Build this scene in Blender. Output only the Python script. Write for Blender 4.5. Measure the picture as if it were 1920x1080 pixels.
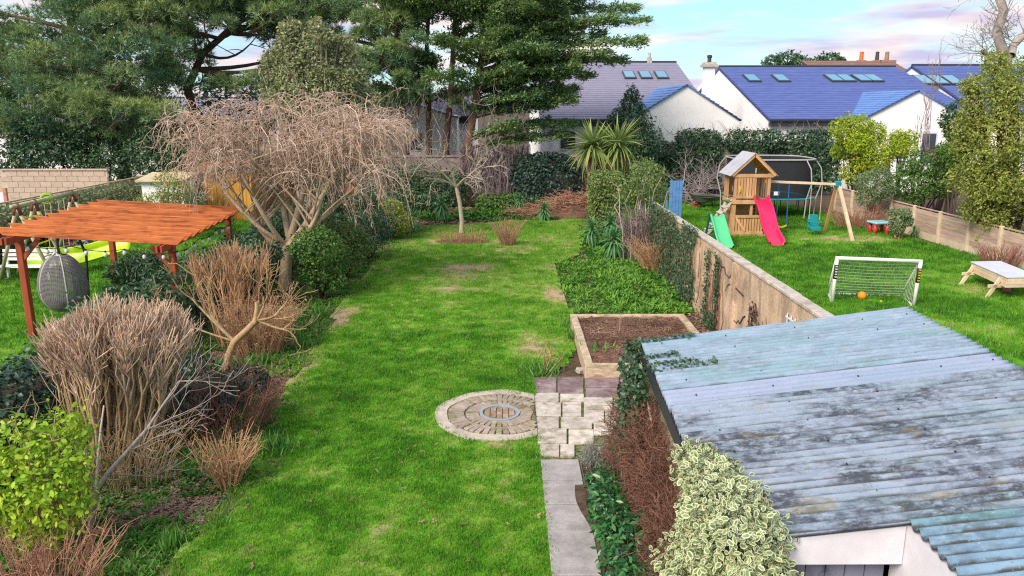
import bpy, bmesh, math, random
import numpy as np
from mathutils import Vector, Matrix

for o in list(bpy.data.objects):
    bpy.data.objects.remove(o)
SC = bpy.context.scene
COL = SC.collection
R = math.radians
RNG = np.random.default_rng(11)
random.seed(5)

# ------------------------------------------------------------------ camera
FPX, CAM_H = 1450.0, 4.8                     # focal length in photo pixels, eye height in metres
PITCH = math.atan(340 / FPX)
YAW = math.atan(10 / FPX * math.cos(PITCH))
cam_d = bpy.data.cameras.new('camera')
cam_d.sensor_width = 36
cam_d.lens = 36 * FPX / 1920
cam_d.clip_start = 0.1
cam_d.clip_end = 3000
cam = bpy.data.objects.new('camera', cam_d)
COL.objects.link(cam)
cam.location = (0, 0, CAM_H)
cam.rotation_euler = (math.pi / 2 - PITCH, 0, -YAW)
SC.camera = cam

# ------------------------------------------------------------------ sky and sun
SUN_EL, SUN_AZ = R(40), R(222)               # azimuth clockwise from +Y: behind the viewer, to the left
world = bpy.data.worlds.new('World')
SC.world = world
world.use_nodes = True
wn, wl = world.node_tree.nodes, world.node_tree.links
wn.clear()
w_out = wn.new('ShaderNodeOutputWorld')
w_bg = wn.new('ShaderNodeBackground')
w_bg.inputs['Strength'].default_value = 0.15
w_sky = wn.new('ShaderNodeTexSky')
w_sky.sky_type = 'NISHITA'
w_sky.sun_disc = False
w_sky.sun_elevation = SUN_EL
w_sky.sun_rotation = SUN_AZ
w_sky.air_density = 1.0
w_sky.dust_density = 0.6
w_sky.ozone_density = 0.7
w_tc = wn.new('ShaderNodeTexCoord')
w_map = wn.new('ShaderNodeMapping')
w_map.inputs['Scale'].default_value = (1.0, 1.0, 6.5)
w_map.inputs['Location'].default_value = (0.35, 0.2, 0.12)
wl.new(w_tc.outputs['Generated'], w_map.inputs['Vector'])
def wnoise(scale, detail, rough, dist=0.0):
    n = wn.new('ShaderNodeTexNoise')
    n.inputs['Scale'].default_value = scale
    n.inputs['Detail'].default_value = detail
    n.inputs['Roughness'].default_value = rough
    n.inputs['Distortion'].default_value = dist
    wl.new(w_map.outputs['Vector'], n.inputs['Vector'])
    return n
cn = wnoise(4.2, 8, 0.56, 0.2)
w_r = wn.new('ShaderNodeValToRGB')
w_r.color_ramp.elements[0].position = 0.42
w_r.color_ramp.elements[0].color = (0, 0, 0, 1)
w_r.color_ramp.elements[1].position = 0.58
w_r.color_ramp.elements[1].color = (1, 1, 1, 1)
wl.new(cn.outputs['Fac'], w_r.inputs['Fac'])
cn2 = wnoise(6.5, 6, 0.55)
w_c = wn.new('ShaderNodeValToRGB')           # cloud colour: lilac bellies, cream and pink tops
w_c.color_ramp.elements[0].position = 0.38
w_c.color_ramp.elements[0].color = (2.2, 2.1, 2.95, 1)
w_c.color_ramp.elements[1].position = 0.60
w_c.color_ramp.elements[1].color = (4.0, 3.3, 2.95, 1)
wl.new(cn2.outputs['Fac'], w_c.inputs['Fac'])
w_tint = wn.new('ShaderNodeMix')             # thin high veil lifts the clear sky to a pale cyan
w_tint.data_type = 'RGBA'
w_tint.inputs[0].default_value = 0.75
w_tint.inputs[7].default_value = (1.05, 2.45, 2.9, 1)
wl.new(w_sky.outputs['Color'], w_tint.inputs[6])
w_mix = wn.new('ShaderNodeMix')
w_mix.data_type = 'RGBA'
wl.new(w_r.outputs['Color'], w_mix.inputs[0])
wl.new(w_tint.outputs[2], w_mix.inputs[6])
wl.new(w_c.outputs['Color'], w_mix.inputs[7])
wl.new(w_mix.outputs[2], w_bg.inputs['Color'])
wl.new(w_bg.outputs['Background'], w_out.inputs['Surface'])

sun_d = bpy.data.lights.new('sun', 'SUN')
sun_d.energy = 2.6
sun_d.angle = R(28)
sun_d.color = (1.0, 0.88, 0.74)
sun = bpy.data.objects.new('sun', sun_d)
COL.objects.link(sun)
_sd = Vector((math.sin(SUN_AZ) * math.cos(SUN_EL), math.cos(SUN_AZ) * math.cos(SUN_EL), math.sin(SUN_EL)))
sun.rotation_euler = _sd.to_track_quat('Z', 'Y').to_euler()
sun.location = (-20, -20, 30)

SC.view_settings.view_transform = 'Standard'
SC.view_settings.look = 'None'
SC.view_settings.gamma = 1.0
SC.view_settings.exposure = 1.0
SC.view_settings.use_curve_mapping = False
SC.cycles.max_bounces = 6
SC.cycles.use_denoising = False
SC.cycles.filter_width = 1.2
SC.cycles.transparent_max_bounces = 12

# ------------------------------------------------------------------ survey helpers (photo measurement -> metres)
def ray(px, py):
    x, y = px - 960, 540 - py
    Y = FPX * math.cos(PITCH) + y * math.sin(PITCH)
    Z = y * math.cos(PITCH) - FPX * math.sin(PITCH)
    c, s = math.cos(YAW), math.sin(YAW)
    return x * c + Y * s, -x * s + Y * c, Z
def at(px, py, z=0.0):
    r = ray(px, py)
    t = (z - CAM_H) / r[2]
    return (r[0] * t, r[1] * t, z)
def dep(px, py, Y):
    r = ray(px, py)
    t = Y / r[1]
    return (r[0] * t, Y, CAM_H + r[2] * t)

# ------------------------------------------------------------------ materials
def new_mat(name):
    m = bpy.data.materials.new(name)
    m.use_nodes = True
    n, l = m.node_tree.nodes, m.node_tree.links
    n.clear()
    out = n.new('ShaderNodeOutputMaterial')
    b = n.new('ShaderNodeBsdfPrincipled')
    l.new(b.outputs['BSDF'], out.inputs['Surface'])
    return m, n, l, b, out
def tex_noise(n, l, vec, scale, detail=4, rough=0.55, dist=0.0):
    t = n.new('ShaderNodeTexNoise')
    t.inputs['Scale'].default_value = scale
    t.inputs['Detail'].default_value = detail
    t.inputs['Roughness'].default_value = rough
    t.inputs['Distortion'].default_value = dist
    if vec is not None:
        l.new(vec, t.inputs['Vector'])
    return t.outputs['Fac']
def ramp(n, l, fac, stops):
    r = n.new('ShaderNodeValToRGB')
    e = r.color_ramp.elements
    e[0].position, e[1].position = stops[0][0], stops[-1][0]
    def c4(c):
        return (c, c, c, 1) if isinstance(c, (int, float)) else (*c, 1)
    e[0].color, e[1].color = c4(stops[0][1]), c4(stops[-1][1])
    for p, c in stops[1:-1]:
        k = e.new(p)
        k.color = c4(c)
    l.new(fac, r.inputs['Fac'])
    return r.outputs['Color']
def mixc(n, l, fac, a, b, mode='MIX'):
    m = n.new('ShaderNodeMix')
    m.data_type = 'RGBA'
    m.blend_type = mode
    for s, v in ((0, fac), (6, a), (7, b)):
        if hasattr(v, 'is_output'):
            l.new(v, m.inputs[s])
        elif s == 0:
            m.inputs[0].default_value = v
        else:
            m.inputs[s].default_value = (*v, 1)
    return m.outputs[2]
def mapped(n, l, kind='Object', scale=(1, 1, 1), rot=(0, 0, 0)):
    tc = n.new('ShaderNodeTexCoord')
    mp = n.new('ShaderNodeMapping')
    mp.inputs['Scale'].default_value = scale
    mp.inputs['Rotation'].default_value = rot
    l.new(tc.outputs[kind], mp.inputs['Vector'])
    return mp.outputs['Vector']
def worldpos(n, l, scale=(1, 1, 1)):
    g = n.new('ShaderNodeNewGeometry')
    mp = n.new('ShaderNodeMapping')
    mp.inputs['Scale'].default_value = scale
    l.new(g.outputs['Position'], mp.inputs['Vector'])
    return mp.outputs['Vector']
def add_bump(n, l, b, h, strength=0.3, dist=0.02):
    bp = n.new('ShaderNodeBump')
    bp.inputs['Strength'].default_value = strength
    bp.inputs['Distance'].default_value = dist
    l.new(h, bp.inputs['Height'])
    l.new(bp.outputs['Normal'], b.inputs['Normal'])

def surf(name, a, b_, scale=6.0, rough=0.8, bump=0.25, stretch=(1, 1, 1), stain=None, stain_scale=1.2, stain_amt=0.5, metallic=0.0, spec=0.3, fine=None, island=0.0):
    """two-tone noise surface, optional larger stains, fine speckle and a tone that differs from piece to piece"""
    m, n, l, b, out = new_mat(name)
    v = worldpos(n, l, stretch)
    f = tex_noise(n, l, v, scale, 6, 0.62)
    c = ramp(n, l, f, [(0.32, a), (0.68, b_)])
    if stain is not None:
        s = tex_noise(n, l, v, stain_scale, 6, 0.65, 0.4)
        sf = ramp(n, l, s, [(0.50, 0.0), (0.64, stain_amt)])
        c = mixc(n, l, sf, c, stain)
    if fine:
        sp = tex_noise(n, l, v, fine, 3, 0.7)
        c = mixc(n, l, 0.55, c, ramp(n, l, sp, [(0.35, 0.25), (0.65, 0.8)]), 'OVERLAY')
    if island:
        oi = n.new('ShaderNodeObjectInfo')
        k = ramp(n, l, oi.outputs['Random'], [(0.0, 1.0 - island), (1.0, 1.0 + island * 0.6)])
        c = mixc(n, l, 1.0, c, k, 'MULTIPLY')
    l.new(c, b.inputs['Base Color'])
    b.inputs['Roughness'].default_value = rough
    b.inputs['Metallic'].default_value = metallic
    b.inputs['Specular IOR Level'].default_value = spec
    if bump:
        add_bump(n, l, b, f, bump)
    return m

def leaf_mat(name, dark, mid, light, rough=0.55, trans=0.25, clump=0.9, clump_amt=0.5, spec=0.35, tip=None, attr_type='GEOMETRY'):
    """each leaf has its own tone (attribute tone); broad clumps differ in hue"""
    m, n, l, b, out = new_mat(name)
    at_ = n.new('ShaderNodeAttribute')
    at_.attribute_type = attr_type
    at_.attribute_name = 'tone'
    c = ramp(n, l, at_.outputs['Fac'], [(0.0, dark), (0.5, mid), (1.0, light)])
    v = worldpos(n, l)
    f = tex_noise(n, l, v, clump, 3, 0.5)
    k = ramp(n, l, f, [(0.35, 0.0), (0.65, clump_amt)])
    c = mixc(n, l, k, c, light)
    if tip is not None:
        e = n.new('ShaderNodeAttribute')
        e.attribute_name = 'edge'
        ef = ramp(n, l, e.outputs['Fac'], [(0.45, 0.0), (0.70, 1.0)])
        c = mixc(n, l, ef, c, tip)
    l.new(c, b.inputs['Base Color'])
    b.inputs['Roughness'].default_value = rough
    b.inputs['Specular IOR Level'].default_value = spec
    t = n.new('ShaderNodeBsdfTranslucent')
    l.new(c, t.inputs['Color'])
    mx = n.new('ShaderNodeMixShader')
    mx.inputs['Fac'].default_value = trans
    l.new(b.outputs['BSDF'], mx.inputs[1])
    l.new(t.outputs['BSDF'], mx.inputs[2])
    l.new(mx.outputs['Shader'], out.inputs['Surface'])
    return m

def twig_mat(name, a, b_, rough=0.8, scale=4.0, lichen=None):
    m, n, l, b, out = new_mat(name)
    at_ = n.new('ShaderNodeAttribute')
    at_.attribute_name = 'tone'
    c = ramp(n, l, at_.outputs['Fac'], [(0.0, a), (1.0, b_)])
    v = worldpos(n, l, (1, 1, 0.5))
    f = tex_noise(n, l, v, scale * 5, 4, 0.6)
    c = mixc(n, l, 0.5, c, ramp(n, l, f, [(0.3, 0.25), (0.7, 0.75)]), 'OVERLAY')
    if lichen is not None:
        s = tex_noise(n, l, v, scale, 4, 0.6)
        c = mixc(n, l, ramp(n, l, s, [(0.5, 0.0), (0.62, 0.7)]), c, lichen)
    l.new(c, b.inputs['Base Color'])
    b.inputs['Roughness'].default_value = rough
    b.inputs['Specular IOR Level'].default_value = 0.2
    add_bump(n, l, b, f, 0.5, 0.02)
    return m

def plain(name, c, rough=0.5, spec=0.4, metallic=0.0, wear=0.12):
    d = tuple(x * (1 - wear) for x in c)
    return surf(name, d, c, 5.0, rough, 0.04, metallic=metallic, spec=spec)

M = {}
# ------------------------------------------------------------------ mesh helpers
WL = {}                                        # world location of each Empty / parent (they are only translated)
def tag(o, label=None, cat=None, group=None, kind=None):
    if label: o['label'] = label
    if cat: o['category'] = cat
    if group: o['group'] = group
    if kind: o['kind'] = kind
    return o
def thing(name, label, cat, loc, group=None):
    o = bpy.data.objects.new(name, None)
    o.empty_display_size = 0.2
    COL.objects.link(o)
    o.location = loc
    WL[o.name] = Vector(loc)
    return tag(o, label, cat, group)
def origin_of(parent):
    return WL.get(parent.name, Vector((0, 0, 0))) if parent is not None else Vector((0, 0, 0))
def raw_mesh(name, V, loops, starts, smooth=False, attrs=None):
    me = bpy.data.meshes.new(name)
    V = np.asarray(V, dtype=np.float32)
    me.vertices.add(len(V))
    me.vertices.foreach_set('co', V.ravel())
    me.loops.add(len(loops))
    me.loops.foreach_set('vertex_index', np.asarray(loops, dtype=np.int32))
    me.polygons.add(len(starts))
    me.polygons.foreach_set('loop_start', np.asarray(starts, dtype=np.int32))
    if smooth:
        me.polygons.foreach_set('use_smooth', np.ones(len(starts), dtype=bool))
    if attrs:
        for k, a in attrs.items():
            t = me.attributes.new(k, 'FLOAT', 'POINT')
            t.data.foreach_set('value', np.asarray(a, dtype=np.float32))
    me.update(calc_edges=True)
    return me
def link(name, me, mat, parent=None, loc=None):
    o = bpy.data.objects.new(name, me)
    COL.objects.link(o)
    if mat is not None and not me.materials:
        me.materials.append(mat)
    if parent is not None:
        o.parent = parent
    if loc is not None:
        o.location = loc
    WL[o.name] = origin_of(parent) + (Vector(loc) if loc is not None else Vector((0, 0, 0)))
    return o
def array_obj(name, V, F, mat, parent=None, smooth=False, attrs=None, loc=None):
    """V world coordinates, F (n,3) or (n,4) array"""
    F = np.asarray(F)
    org = origin_of(parent) + (Vector(loc) if loc is not None else Vector((0, 0, 0)))
    V = np.asarray(V, dtype=np.float64) - np.array(org)
    k = F.shape[1]
    me = raw_mesh(name, V, F.ravel(), np.arange(0, F.size, k), smooth, attrs)
    return link(name, me, mat, parent, loc)

class MB:
    """collects shapes in world coordinates; build() links them as one mesh object"""
    def __init__(s):
        s.v, s.f = [], []
    def _add(s, vs, fs):
        k = len(s.v)
        s.v += [tuple(v) for v in vs]
        s.f += [tuple(i + k for i in f) for f in fs]
        return s
    def box(s, c, size, rz=0.0, ry=0.0, rx=0.0):
        m = Matrix.Rotation(rz, 3, 'Z') @ Matrix.Rotation(ry, 3, 'Y') @ Matrix.Rotation(rx, 3, 'X')
        hx, hy, hz = (d / 2 for d in size)
        vs = [Vector(c) + m @ Vector((x, y, z)) for z in (-hz, hz) for x, y in ((-hx, -hy), (hx, -hy), (hx, hy), (-hx, hy))]
        return s._add(vs, [(3, 2, 1, 0), (4, 5, 6, 7), (0, 1, 5, 4), (1, 2, 6, 5), (2, 3, 7, 6), (3, 0, 4, 7)])
    def bar(s, p, q, w, h, up=(0, 0, 1)):
        """box from p to q, w sideways, h along up"""
        p, q = Vector(p), Vector(q)
        d = (q - p).normalized()
        u = Vector(up)
        u = (u - d * u.dot(d)).normalized()
        n = d.cross(u)
        vs = [e + n * (a * w / 2) + u * (b * h / 2) for e in (p, q) for a, b in ((-1, -1), (1, -1), (1, 1), (-1, 1))]
        return s._add(vs, [(0, 1, 2, 3), (7, 6, 5, 4), (0, 4, 5, 1), (1, 5, 6, 2), (2, 6, 7, 3), (3, 7, 4, 0)])
    def tube(s, pts, r, n=8):
        pts = [Vector(p) for p in pts]
        rs = r if isinstance(r, (list, tuple)) else [r] * len(pts)
        k = len(s.v)
        ref = None
        for i, p in enumerate(pts):
            d = (pts[min(i + 1, len(pts) - 1)] - pts[max(i - 1, 0)]).normalized()
            if ref is None:
                ref = Vector((0, 0, 1)) if abs(d.z) < 0.9 else Vector((1, 0, 0))
            a = (ref - d * ref.dot(d)).normalized()
            ref = a
            b = d.cross(a)
            s.v += [tuple(p + (a * math.cos(t) + b * math.sin(t)) * rs[i]) for t in (2 * math.pi * j / n for j in range(n))]
        for i in range(len(pts) - 1):
            for j in range(n):
                s.f.append((k + i * n + j, k + i * n + (j + 1) % n, k + (i + 1) * n + (j + 1) % n, k + (i + 1) * n + j))
        s.f.append(tuple(k + j for j in reversed(range(n))))
        s.f.append(tuple(k + (len(pts) - 1) * n + j for j in range(n)))
        return s
    def lathe(s, prof, c, n=20):
        """profile of (radius, height) about the vertical through c"""
        k = len(s.v)
        for r, z in prof:
            s.v += [(c[0] + r * math.cos(2 * math.pi * j / n), c[1] + r * math.sin(2 * math.pi * j / n), c[2] + z) for j in range(n)]
        for i in range(len(prof) - 1):
            for j in range(n):
                s.f.append((k + i * n + j, k + i * n + (j + 1) % n, k + (i + 1) * n + (j + 1) % n, k + (i + 1) * n + j))
        s.f.append(tuple(k + j for j in reversed(range(n))))
        s.f.append(tuple(k + (len(prof) - 1) * n + j for j in range(n)))
        return s
    def prism(s, poly, off):
        """polygon of 3-D points swept by the vector off"""
        n = len(poly)
        o = Vector(off)
        vs = [Vector(p) for p in poly] + [Vector(p) + o for p in poly]
        fs = [tuple(reversed(range(n))), tuple(range(n, 2 * n))]
        fs += [(i, (i + 1) % n, n + (i + 1) % n, n + i) for i in range(n)]
        return s._add(vs, fs)
    def ball(s, c, r, n=20, m=12):
        pr = [(max(0.001, r * math.sin(math.pi * i / m)), -r * math.cos(math.pi * i / m)) for i in range(m + 1)]
        return s.lathe(pr, c, n)
    def build(s, name, mat, parent=None, smooth=False, bevel=0.0, loc=None):
        org = origin_of(parent) + (Vector(loc) if loc is not None else Vector((0, 0, 0)))
        V = np.array(s.v, dtype=np.float64) - np.array(org)
        me = bpy.data.meshes.new(name)
        me.from_pydata(V.tolist(), [], s.f)
        if smooth:
            me.polygons.foreach_set('use_smooth', np.ones(len(me.polygons), dtype=bool))
        bm = bmesh.new()
        bm.from_mesh(me)
        bmesh.ops.recalc_face_normals(bm, faces=bm.faces)
        if bevel:
            es = [e for e in bm.edges if len(e.link_faces) == 2 and e.calc_face_angle(0) > 0.6]
            bmesh.ops.bevel(bm, geom=es, offset=bevel, segments=1, affect='EDGES')
        bm.to_mesh(me)
        bm.free()
        me.update()
        return link(name, me, mat, parent, loc)

def nrm(a):
    return a / np.maximum(np.linalg.norm(a, axis=-1, keepdims=True), 1e-9)
def unit(n, rng=RNG):
    return nrm(rng.normal(size=(n, 3)))

def tubes(P, Rd, sides=4):
    """P (n,k,3) polylines, Rd (n,k) radii -> V, F(quads), per-vertex polyline index"""
    n, k, _ = P.shape
    D = np.empty_like(P)
    D[:, 1:-1] = P[:, 2:] - P[:, :-2]
    D[:, 0] = P[:, 1] - P[:, 0]
    D[:, -1] = P[:, -1] - P[:, -2]
    D = nrm(D)
    ref = np.where(np.abs(D[:, :1, 2:3]) < 0.85, np.array([0, 0, 1.0]), np.array([1.0, 0, 0]))
    A = nrm(np.cross(D, np.broadcast_to(ref, D.shape)))
    B = np.cross(D, A)
    t = np.arange(sides) * 2 * np.pi / sides
    V = P[:, :, None] + Rd[:, :, None, None] * (A[:, :, None] * np.cos(t)[None, None, :, None] + B[:, :, None] * np.sin(t)[None, None, :, None])
    idx = np.arange(n * k * sides).reshape(n, k, sides)
    a, b = idx[:, :-1], idx[:, 1:]
    F = np.stack([a, np.roll(a, -1, 2), np.roll(b, -1, 2), b], -1).reshape(-1, 4)
    return V.reshape(-1, 3), F, np.repeat(np.arange(n), k * sides)
class Twigs:
    """bundle of tapered polylines that becomes one mesh"""
    def __init__(s):
        s.V, s.F, s.T, s.k = [], [], [], 0
    def add(s, P, Rd, sides=4, tone=None):
        P = np.asarray(P, dtype=float)
        Rd = np.asarray(Rd, dtype=float)
        if P.ndim == 2:
            P, Rd = P[None], Rd[None]
        V, F, i = tubes(P, Rd, sides)
        t = RNG.random(len(P)) if tone is None else np.full(len(P), tone)
        s.V.append(V); s.F.append(F + s.k); s.T.append(t[i]); s.k += len(V)
        return s
    def build(s, name, mat, parent):
        return array_obj(name, np.concatenate(s.V), np.concatenate(s.F), mat, parent, True, {'tone': np.concatenate(s.T)})

LEAF4 = (np.array([[0, 0, 0], [0.42, 0.5, 0.12], [1, 0, -0.06], [0.42, -0.5, 0.12]]), np.array([[0, 1, 2], [0, 2, 3]]), np.array([0, 1, 0.6, 1]))
LEAF8 = (np.array([[0, 0, 0], [0.22, 0.40, .08], [0.62, 0.46, .08], [1, 0, -0.10], [0.62, -0.46, .08], [0.22, -0.40, .08], [0.3, 0, 0], [0.68, 0, -0.02]]),
         np.array([[0, 6, 1], [1, 6, 7], [1, 7, 2], [2, 7, 3], [3, 7, 4], [4, 7, 6], [4, 6, 5], [5, 6, 0]]), np.array([0.75, 1, 1, 1, 1, 1, 0, 0]))
TRI = (np.array([[0, 0.5, 0], [1, 0, 0], [0, -0.5, 0]]), np.array([[0, 1, 2]]), np.array([0, 0, 0]))
def place(template, C, A, N, L, W):
    """copies of a leaf template: origin C, axis A, normal N, length L, width W"""
    tv, tf, te = template
    A = nrm(A)
    S = nrm(np.cross(N, A))
    N = np.cross(A, S)
    L, W = np.asarray(L).reshape(-1, 1, 1), np.asarray(W).reshape(-1, 1, 1)
    V = C[:, None] + A[:, None] * tv[None, :, :1] * L + S[:, None] * tv[None, :, 1:2] * W + N[:, None] * tv[None, :, 2:] * W
    n, k = len(C), len(tv)
    F = (tf[None] + (np.arange(n) * k)[:, None, None]).reshape(-1, tf.shape[1])
    return V.reshape(-1, 3), F, np.tile(te, n)
def leaves(name, C, A, N, L, W, mat, parent, template=LEAF4, tone=None, kind=None):
    V, F, e = place(template, C, A, N, L, W)
    t = RNG.random(len(C)) if tone is None else tone
    o = array_obj(name, V, F, mat, parent, False, {'tone': np.repeat(t, len(template[0])), 'edge': e})
    if kind: o['kind'] = kind
    return o
def blob_cloud(blobs, n, shell=0.35, lump=0.16, cut=0.72, rng=RNG, up=0.0):
    """points and outward normals through the outer shell of a union of ellipsoids"""
    B = np.asarray(blobs, dtype=float)
    ar = (B[:, 3] * B[:, 4] + B[:, 4] * B[:, 5] + B[:, 3] * B[:, 5])
    i = rng.choice(len(B), n, p=ar / ar.sum())
    u = unit(n, rng)
    if up:
        u[:, 2] += up * rng.random(n)
        u = nrm(u)
    c, r = B[i, :3], B[i, 3:6]
    f = 1 - shell * rng.random(n) ** 1.6
    ph = i * 1.7
    f *= 1 + lump * (np.sin(u[:, 0] * 6 + ph) * np.sin(u[:, 1] * 7 + ph * 2) + 0.6 * np.sin(u[:, 2] * 9 + ph * 3) * np.sin(u[:, 0] * 11))
    P = c + u * r * f[:, None]
    Nn = nrm(u / r)
    keep = np.ones(n, bool)
    for b in range(len(B)):
        q = ((P - B[b, :3]) / (B[b, 3:6] * cut))
        keep &= (i == b) | ((q * q).sum(1) > 1)
    keep &= P[:, 2] > 0.02
    return P[keep], Nn[keep]
def foliage(name, blobs, n, L, W, mat, parent, template=LEAF4, shell=0.35, lump=0.16, flat=0.9, droop=0.2, up=0.0, kind=None):
    P, Nn = blob_cloud(blobs, n, shell, lump, up=up)
    k = len(P)
    N = nrm(Nn + flat * unit(k) + np.array([0, 0, 0.25]))
    A = nrm(np.cross(N, unit(k)) + 0.35 * Nn + np.array([0, 0, -droop]))
    s = 0.7 + 0.6 * RNG.random(k)
    return leaves(name, P, A, N, L * s, W * s, mat, parent, template, kind=kind)

def struct(o, label=None):
    o['kind'] = 'structure'
    if label: o['label'] = label
    return o

def bezier(p0, p1, p2, k):
    t = np.linspace(0, 1, k)[:, None]
    p0, p1, p2 = (np.asarray(p, float) for p in (p0, p1, p2))
    return (1 - t) ** 2 * p0 + 2 * t * (1 - t) * p1 + t ** 2 * p2

def grow(tw, p, d, length, r, level, rng, spread=0.7, kids=4, up=0.1, wiggle=0.12, taper=0.55, tips=None, sides=(8, 6, 5, 4, 3, 3), minr=0.004, lratio=0.62, k=6):
    """recursive bare branches; collects tip points"""
    P = [np.array(p, float)]
    dd = np.array(d, float); dd /= np.linalg.norm(dd)
    for i in range(k - 1):
        dd = dd + rng.normal(size=3) * wiggle + np.array([0, 0, up * 0.2])
        dd /= np.linalg.norm(dd)
        P.append(P[-1] + dd * length / (k - 1))
    P = np.array(P)
    rr = np.maximum(np.linspace(r, r * taper, k), minr)
    tw.add(P, rr, sides[min(len(sides) - 1, max(0, 5 - level))])
    if level <= 0:
        if tips is not None:
            tips.append((P[-1], dd))
        return
    for j in range(kids):
        t = 0.35 + 0.65 * (j + rng.random()) / kids
        i = min(k - 1, int(t * (k - 1) + 0.5))
        nd = dd + rng.normal(size=3) * spread + np.array([0, 0, up])
        grow(tw, P[i], nd, length * lratio * (0.7 + 0.6 * rng.random()), rr[i] * 0.68, level - 1, rng, spread, kids, up, wiggle, taper, tips, sides, minr, lratio, k)
def copy_tree(o, parent=None):
    c = o.copy()
    COL.objects.link(c)
    c.parent = parent
    for ch in list(o.children):
        copy_tree(ch, c)
    return c

def scatter(name, pts, rot, scl, tone, sources, mat, label, cat, normal_up=True):
    """stuff: many small tufts on points (geometry nodes)"""
    me = bpy.data.meshes.new(name)
    pts = np.asarray(pts, np.float32)
    me.vertices.add(len(pts))
    me.vertices.foreach_set('co', pts.ravel())
    a = me.attributes.new('turn', 'FLOAT_VECTOR', 'POINT'); a.data.foreach_set('vector', np.asarray(rot, np.float32).ravel())
    a = me.attributes.new('size', 'FLOAT', 'POINT'); a.data.foreach_set('value', np.asarray(scl, np.float32))
    a = me.attributes.new('tone', 'FLOAT', 'POINT'); a.data.foreach_set('value', np.asarray(tone, np.float32))
    me.materials.append(mat)
    o = link(name, me, None)
    src = bpy.data.collections.new(name + '_source')
    for i, (V, F) in enumerate(sources):
        sm = raw_mesh(name + '_tuft', V, np.asarray(F).ravel(), np.arange(0, np.asarray(F).size, np.asarray(F).shape[1]))
        sm.materials.append(mat)
        so = bpy.data.objects.new(name + '_tuft', sm)
        src.objects.link(so)
    g = bpy.data.node_groups.new(name + '_nodes', 'GeometryNodeTree')
    g.interface.new_socket('Geometry', in_out='INPUT', socket_type='NodeSocketGeometry')
    g.interface.new_socket('Geometry', in_out='OUTPUT', socket_type='NodeSocketGeometry')
    N, L = g.nodes, g.links
    gi, go = N.new('NodeGroupInput'), N.new('NodeGroupOutput')
    ci = N.new('GeometryNodeCollectionInfo')
    ci.inputs['Collection'].default_value = src
    ci.inputs['Separate Children'].default_value = True
    ci.inputs['Reset Children'].default_value = True
    ip = N.new('GeometryNodeInstanceOnPoints')
    ip.inputs['Pick Instance'].default_value = True
    def named(nm, ty):
        x = N.new('GeometryNodeInputNamedAttribute')
        x.data_type = ty
        x.inputs['Name'].default_value = nm
        return [s for s in x.outputs if s.enabled and s.name == 'Attribute'][0]
    L.new(gi.outputs[0], ip.inputs['Points'])
    L.new(ci.outputs[0], ip.inputs['Instance'])
    L.new(named('turn', 'FLOAT_VECTOR'), ip.inputs['Rotation'])
    L.new(named('size', 'FLOAT'), ip.inputs['Scale'])
    L.new(ip.outputs[0], go.inputs[0])
    md = o.modifiers.new('scatter', 'NODES')
    md.node_group = g
    return tag(o, label, cat, None, 'stuff')

def inside(poly, X, Y):
    r = np.zeros(len(X), bool)
    n = len(poly)
    for i in range(n):
        x1, y1 = poly[i][:2]; x2, y2 = poly[(i + 1) % n][:2]
        if y1 == y2: continue
        c = ((y1 > Y) != (y2 > Y)) & (X < (x2 - x1) * (Y - y1) / (y2 - y1) + x1)
        r ^= c
    return r
def vnoise(X, Y, s, seed=0):
    """smooth value noise in the range 0..1"""
    rg = np.random.default_rng(seed)
    g = rg.random((64, 64))
    x, y = X * s + 100, Y * s + 100
    xi, yi = np.floor(x).astype(int), np.floor(y).astype(int)
    fx, fy = x - xi, y - yi
    fx, fy = fx * fx * (3 - 2 * fx), fy * fy * (3 - 2 * fy)
    a, b = g[xi % 64, yi % 64], g[(xi + 1) % 64, yi % 64]
    c, d = g[xi % 64, (yi + 1) % 64], g[(xi + 1) % 64, (yi + 1) % 64]
    return (a * (1 - fx) + b * fx) * (1 - fy) + (c * (1 - fx) + d * fx) * fy
# ------------------------------------------------------------------ shared materials
M['soil'] = surf('soil', (0.045, 0.028, 0.02), (0.13, 0.085, 0.06), 9, 0.95, 0.8, stain=(0.05, 0.07, 0.02), stain_scale=0.9, stain_amt=0.5)
M['bark_mulch'] = surf('bark_mulch', (0.07, 0.03, 0.022), (0.22, 0.11, 0.08), 22, 0.95, 0.9, stain=(0.10, 0.10, 0.04), stain_scale=1.6, stain_amt=0.5)
M['slab'] = surf('paving_slab', (0.38, 0.33, 0.29), (0.62, 0.55, 0.50), 7, 0.9, 0.3, stain=(0.19, 0.17, 0.11), stain_scale=4.2, stain_amt=0.7, fine=120, island=0.16)
M['slab_path'] = surf('path_slab', (0.25, 0.23, 0.24), (0.40, 0.37, 0.37), 5, 0.9, 0.25, stain=(0.13, 0.12, 0.12), stain_scale=1.5, stain_amt=0.35, fine=130, island=0.12)
M['slab_muddy'] = surf('muddy_slab', (0.13, 0.08, 0.09), (0.27, 0.19, 0.20), 6, 0.9, 0.3, stain=(0.42, 0.36, 0.35), stain_scale=2.2, stain_amt=0.5, fine=90, island=0.15)
M['moss_joint'] = surf('mossy_joint', (0.11, 0.09, 0.06), (0.22, 0.21, 0.08), 14, 0.95, 0.6)
M['concrete'] = surf('concrete', (0.34, 0.29, 0.25), (0.52, 0.45, 0.39), 6, 0.9, 0.3, stain=(0.24, 0.19, 0.16), stain_scale=1.4, stain_amt=0.4, fine=90)
M['brick'] = surf('paver_brick', (0.27, 0.21, 0.17), (0.43, 0.36, 0.31), 20, 0.9, 0.5, stain=(0.16, 0.16, 0.05), stain_scale=5.0, stain_amt=0.75, island=0.22)
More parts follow.
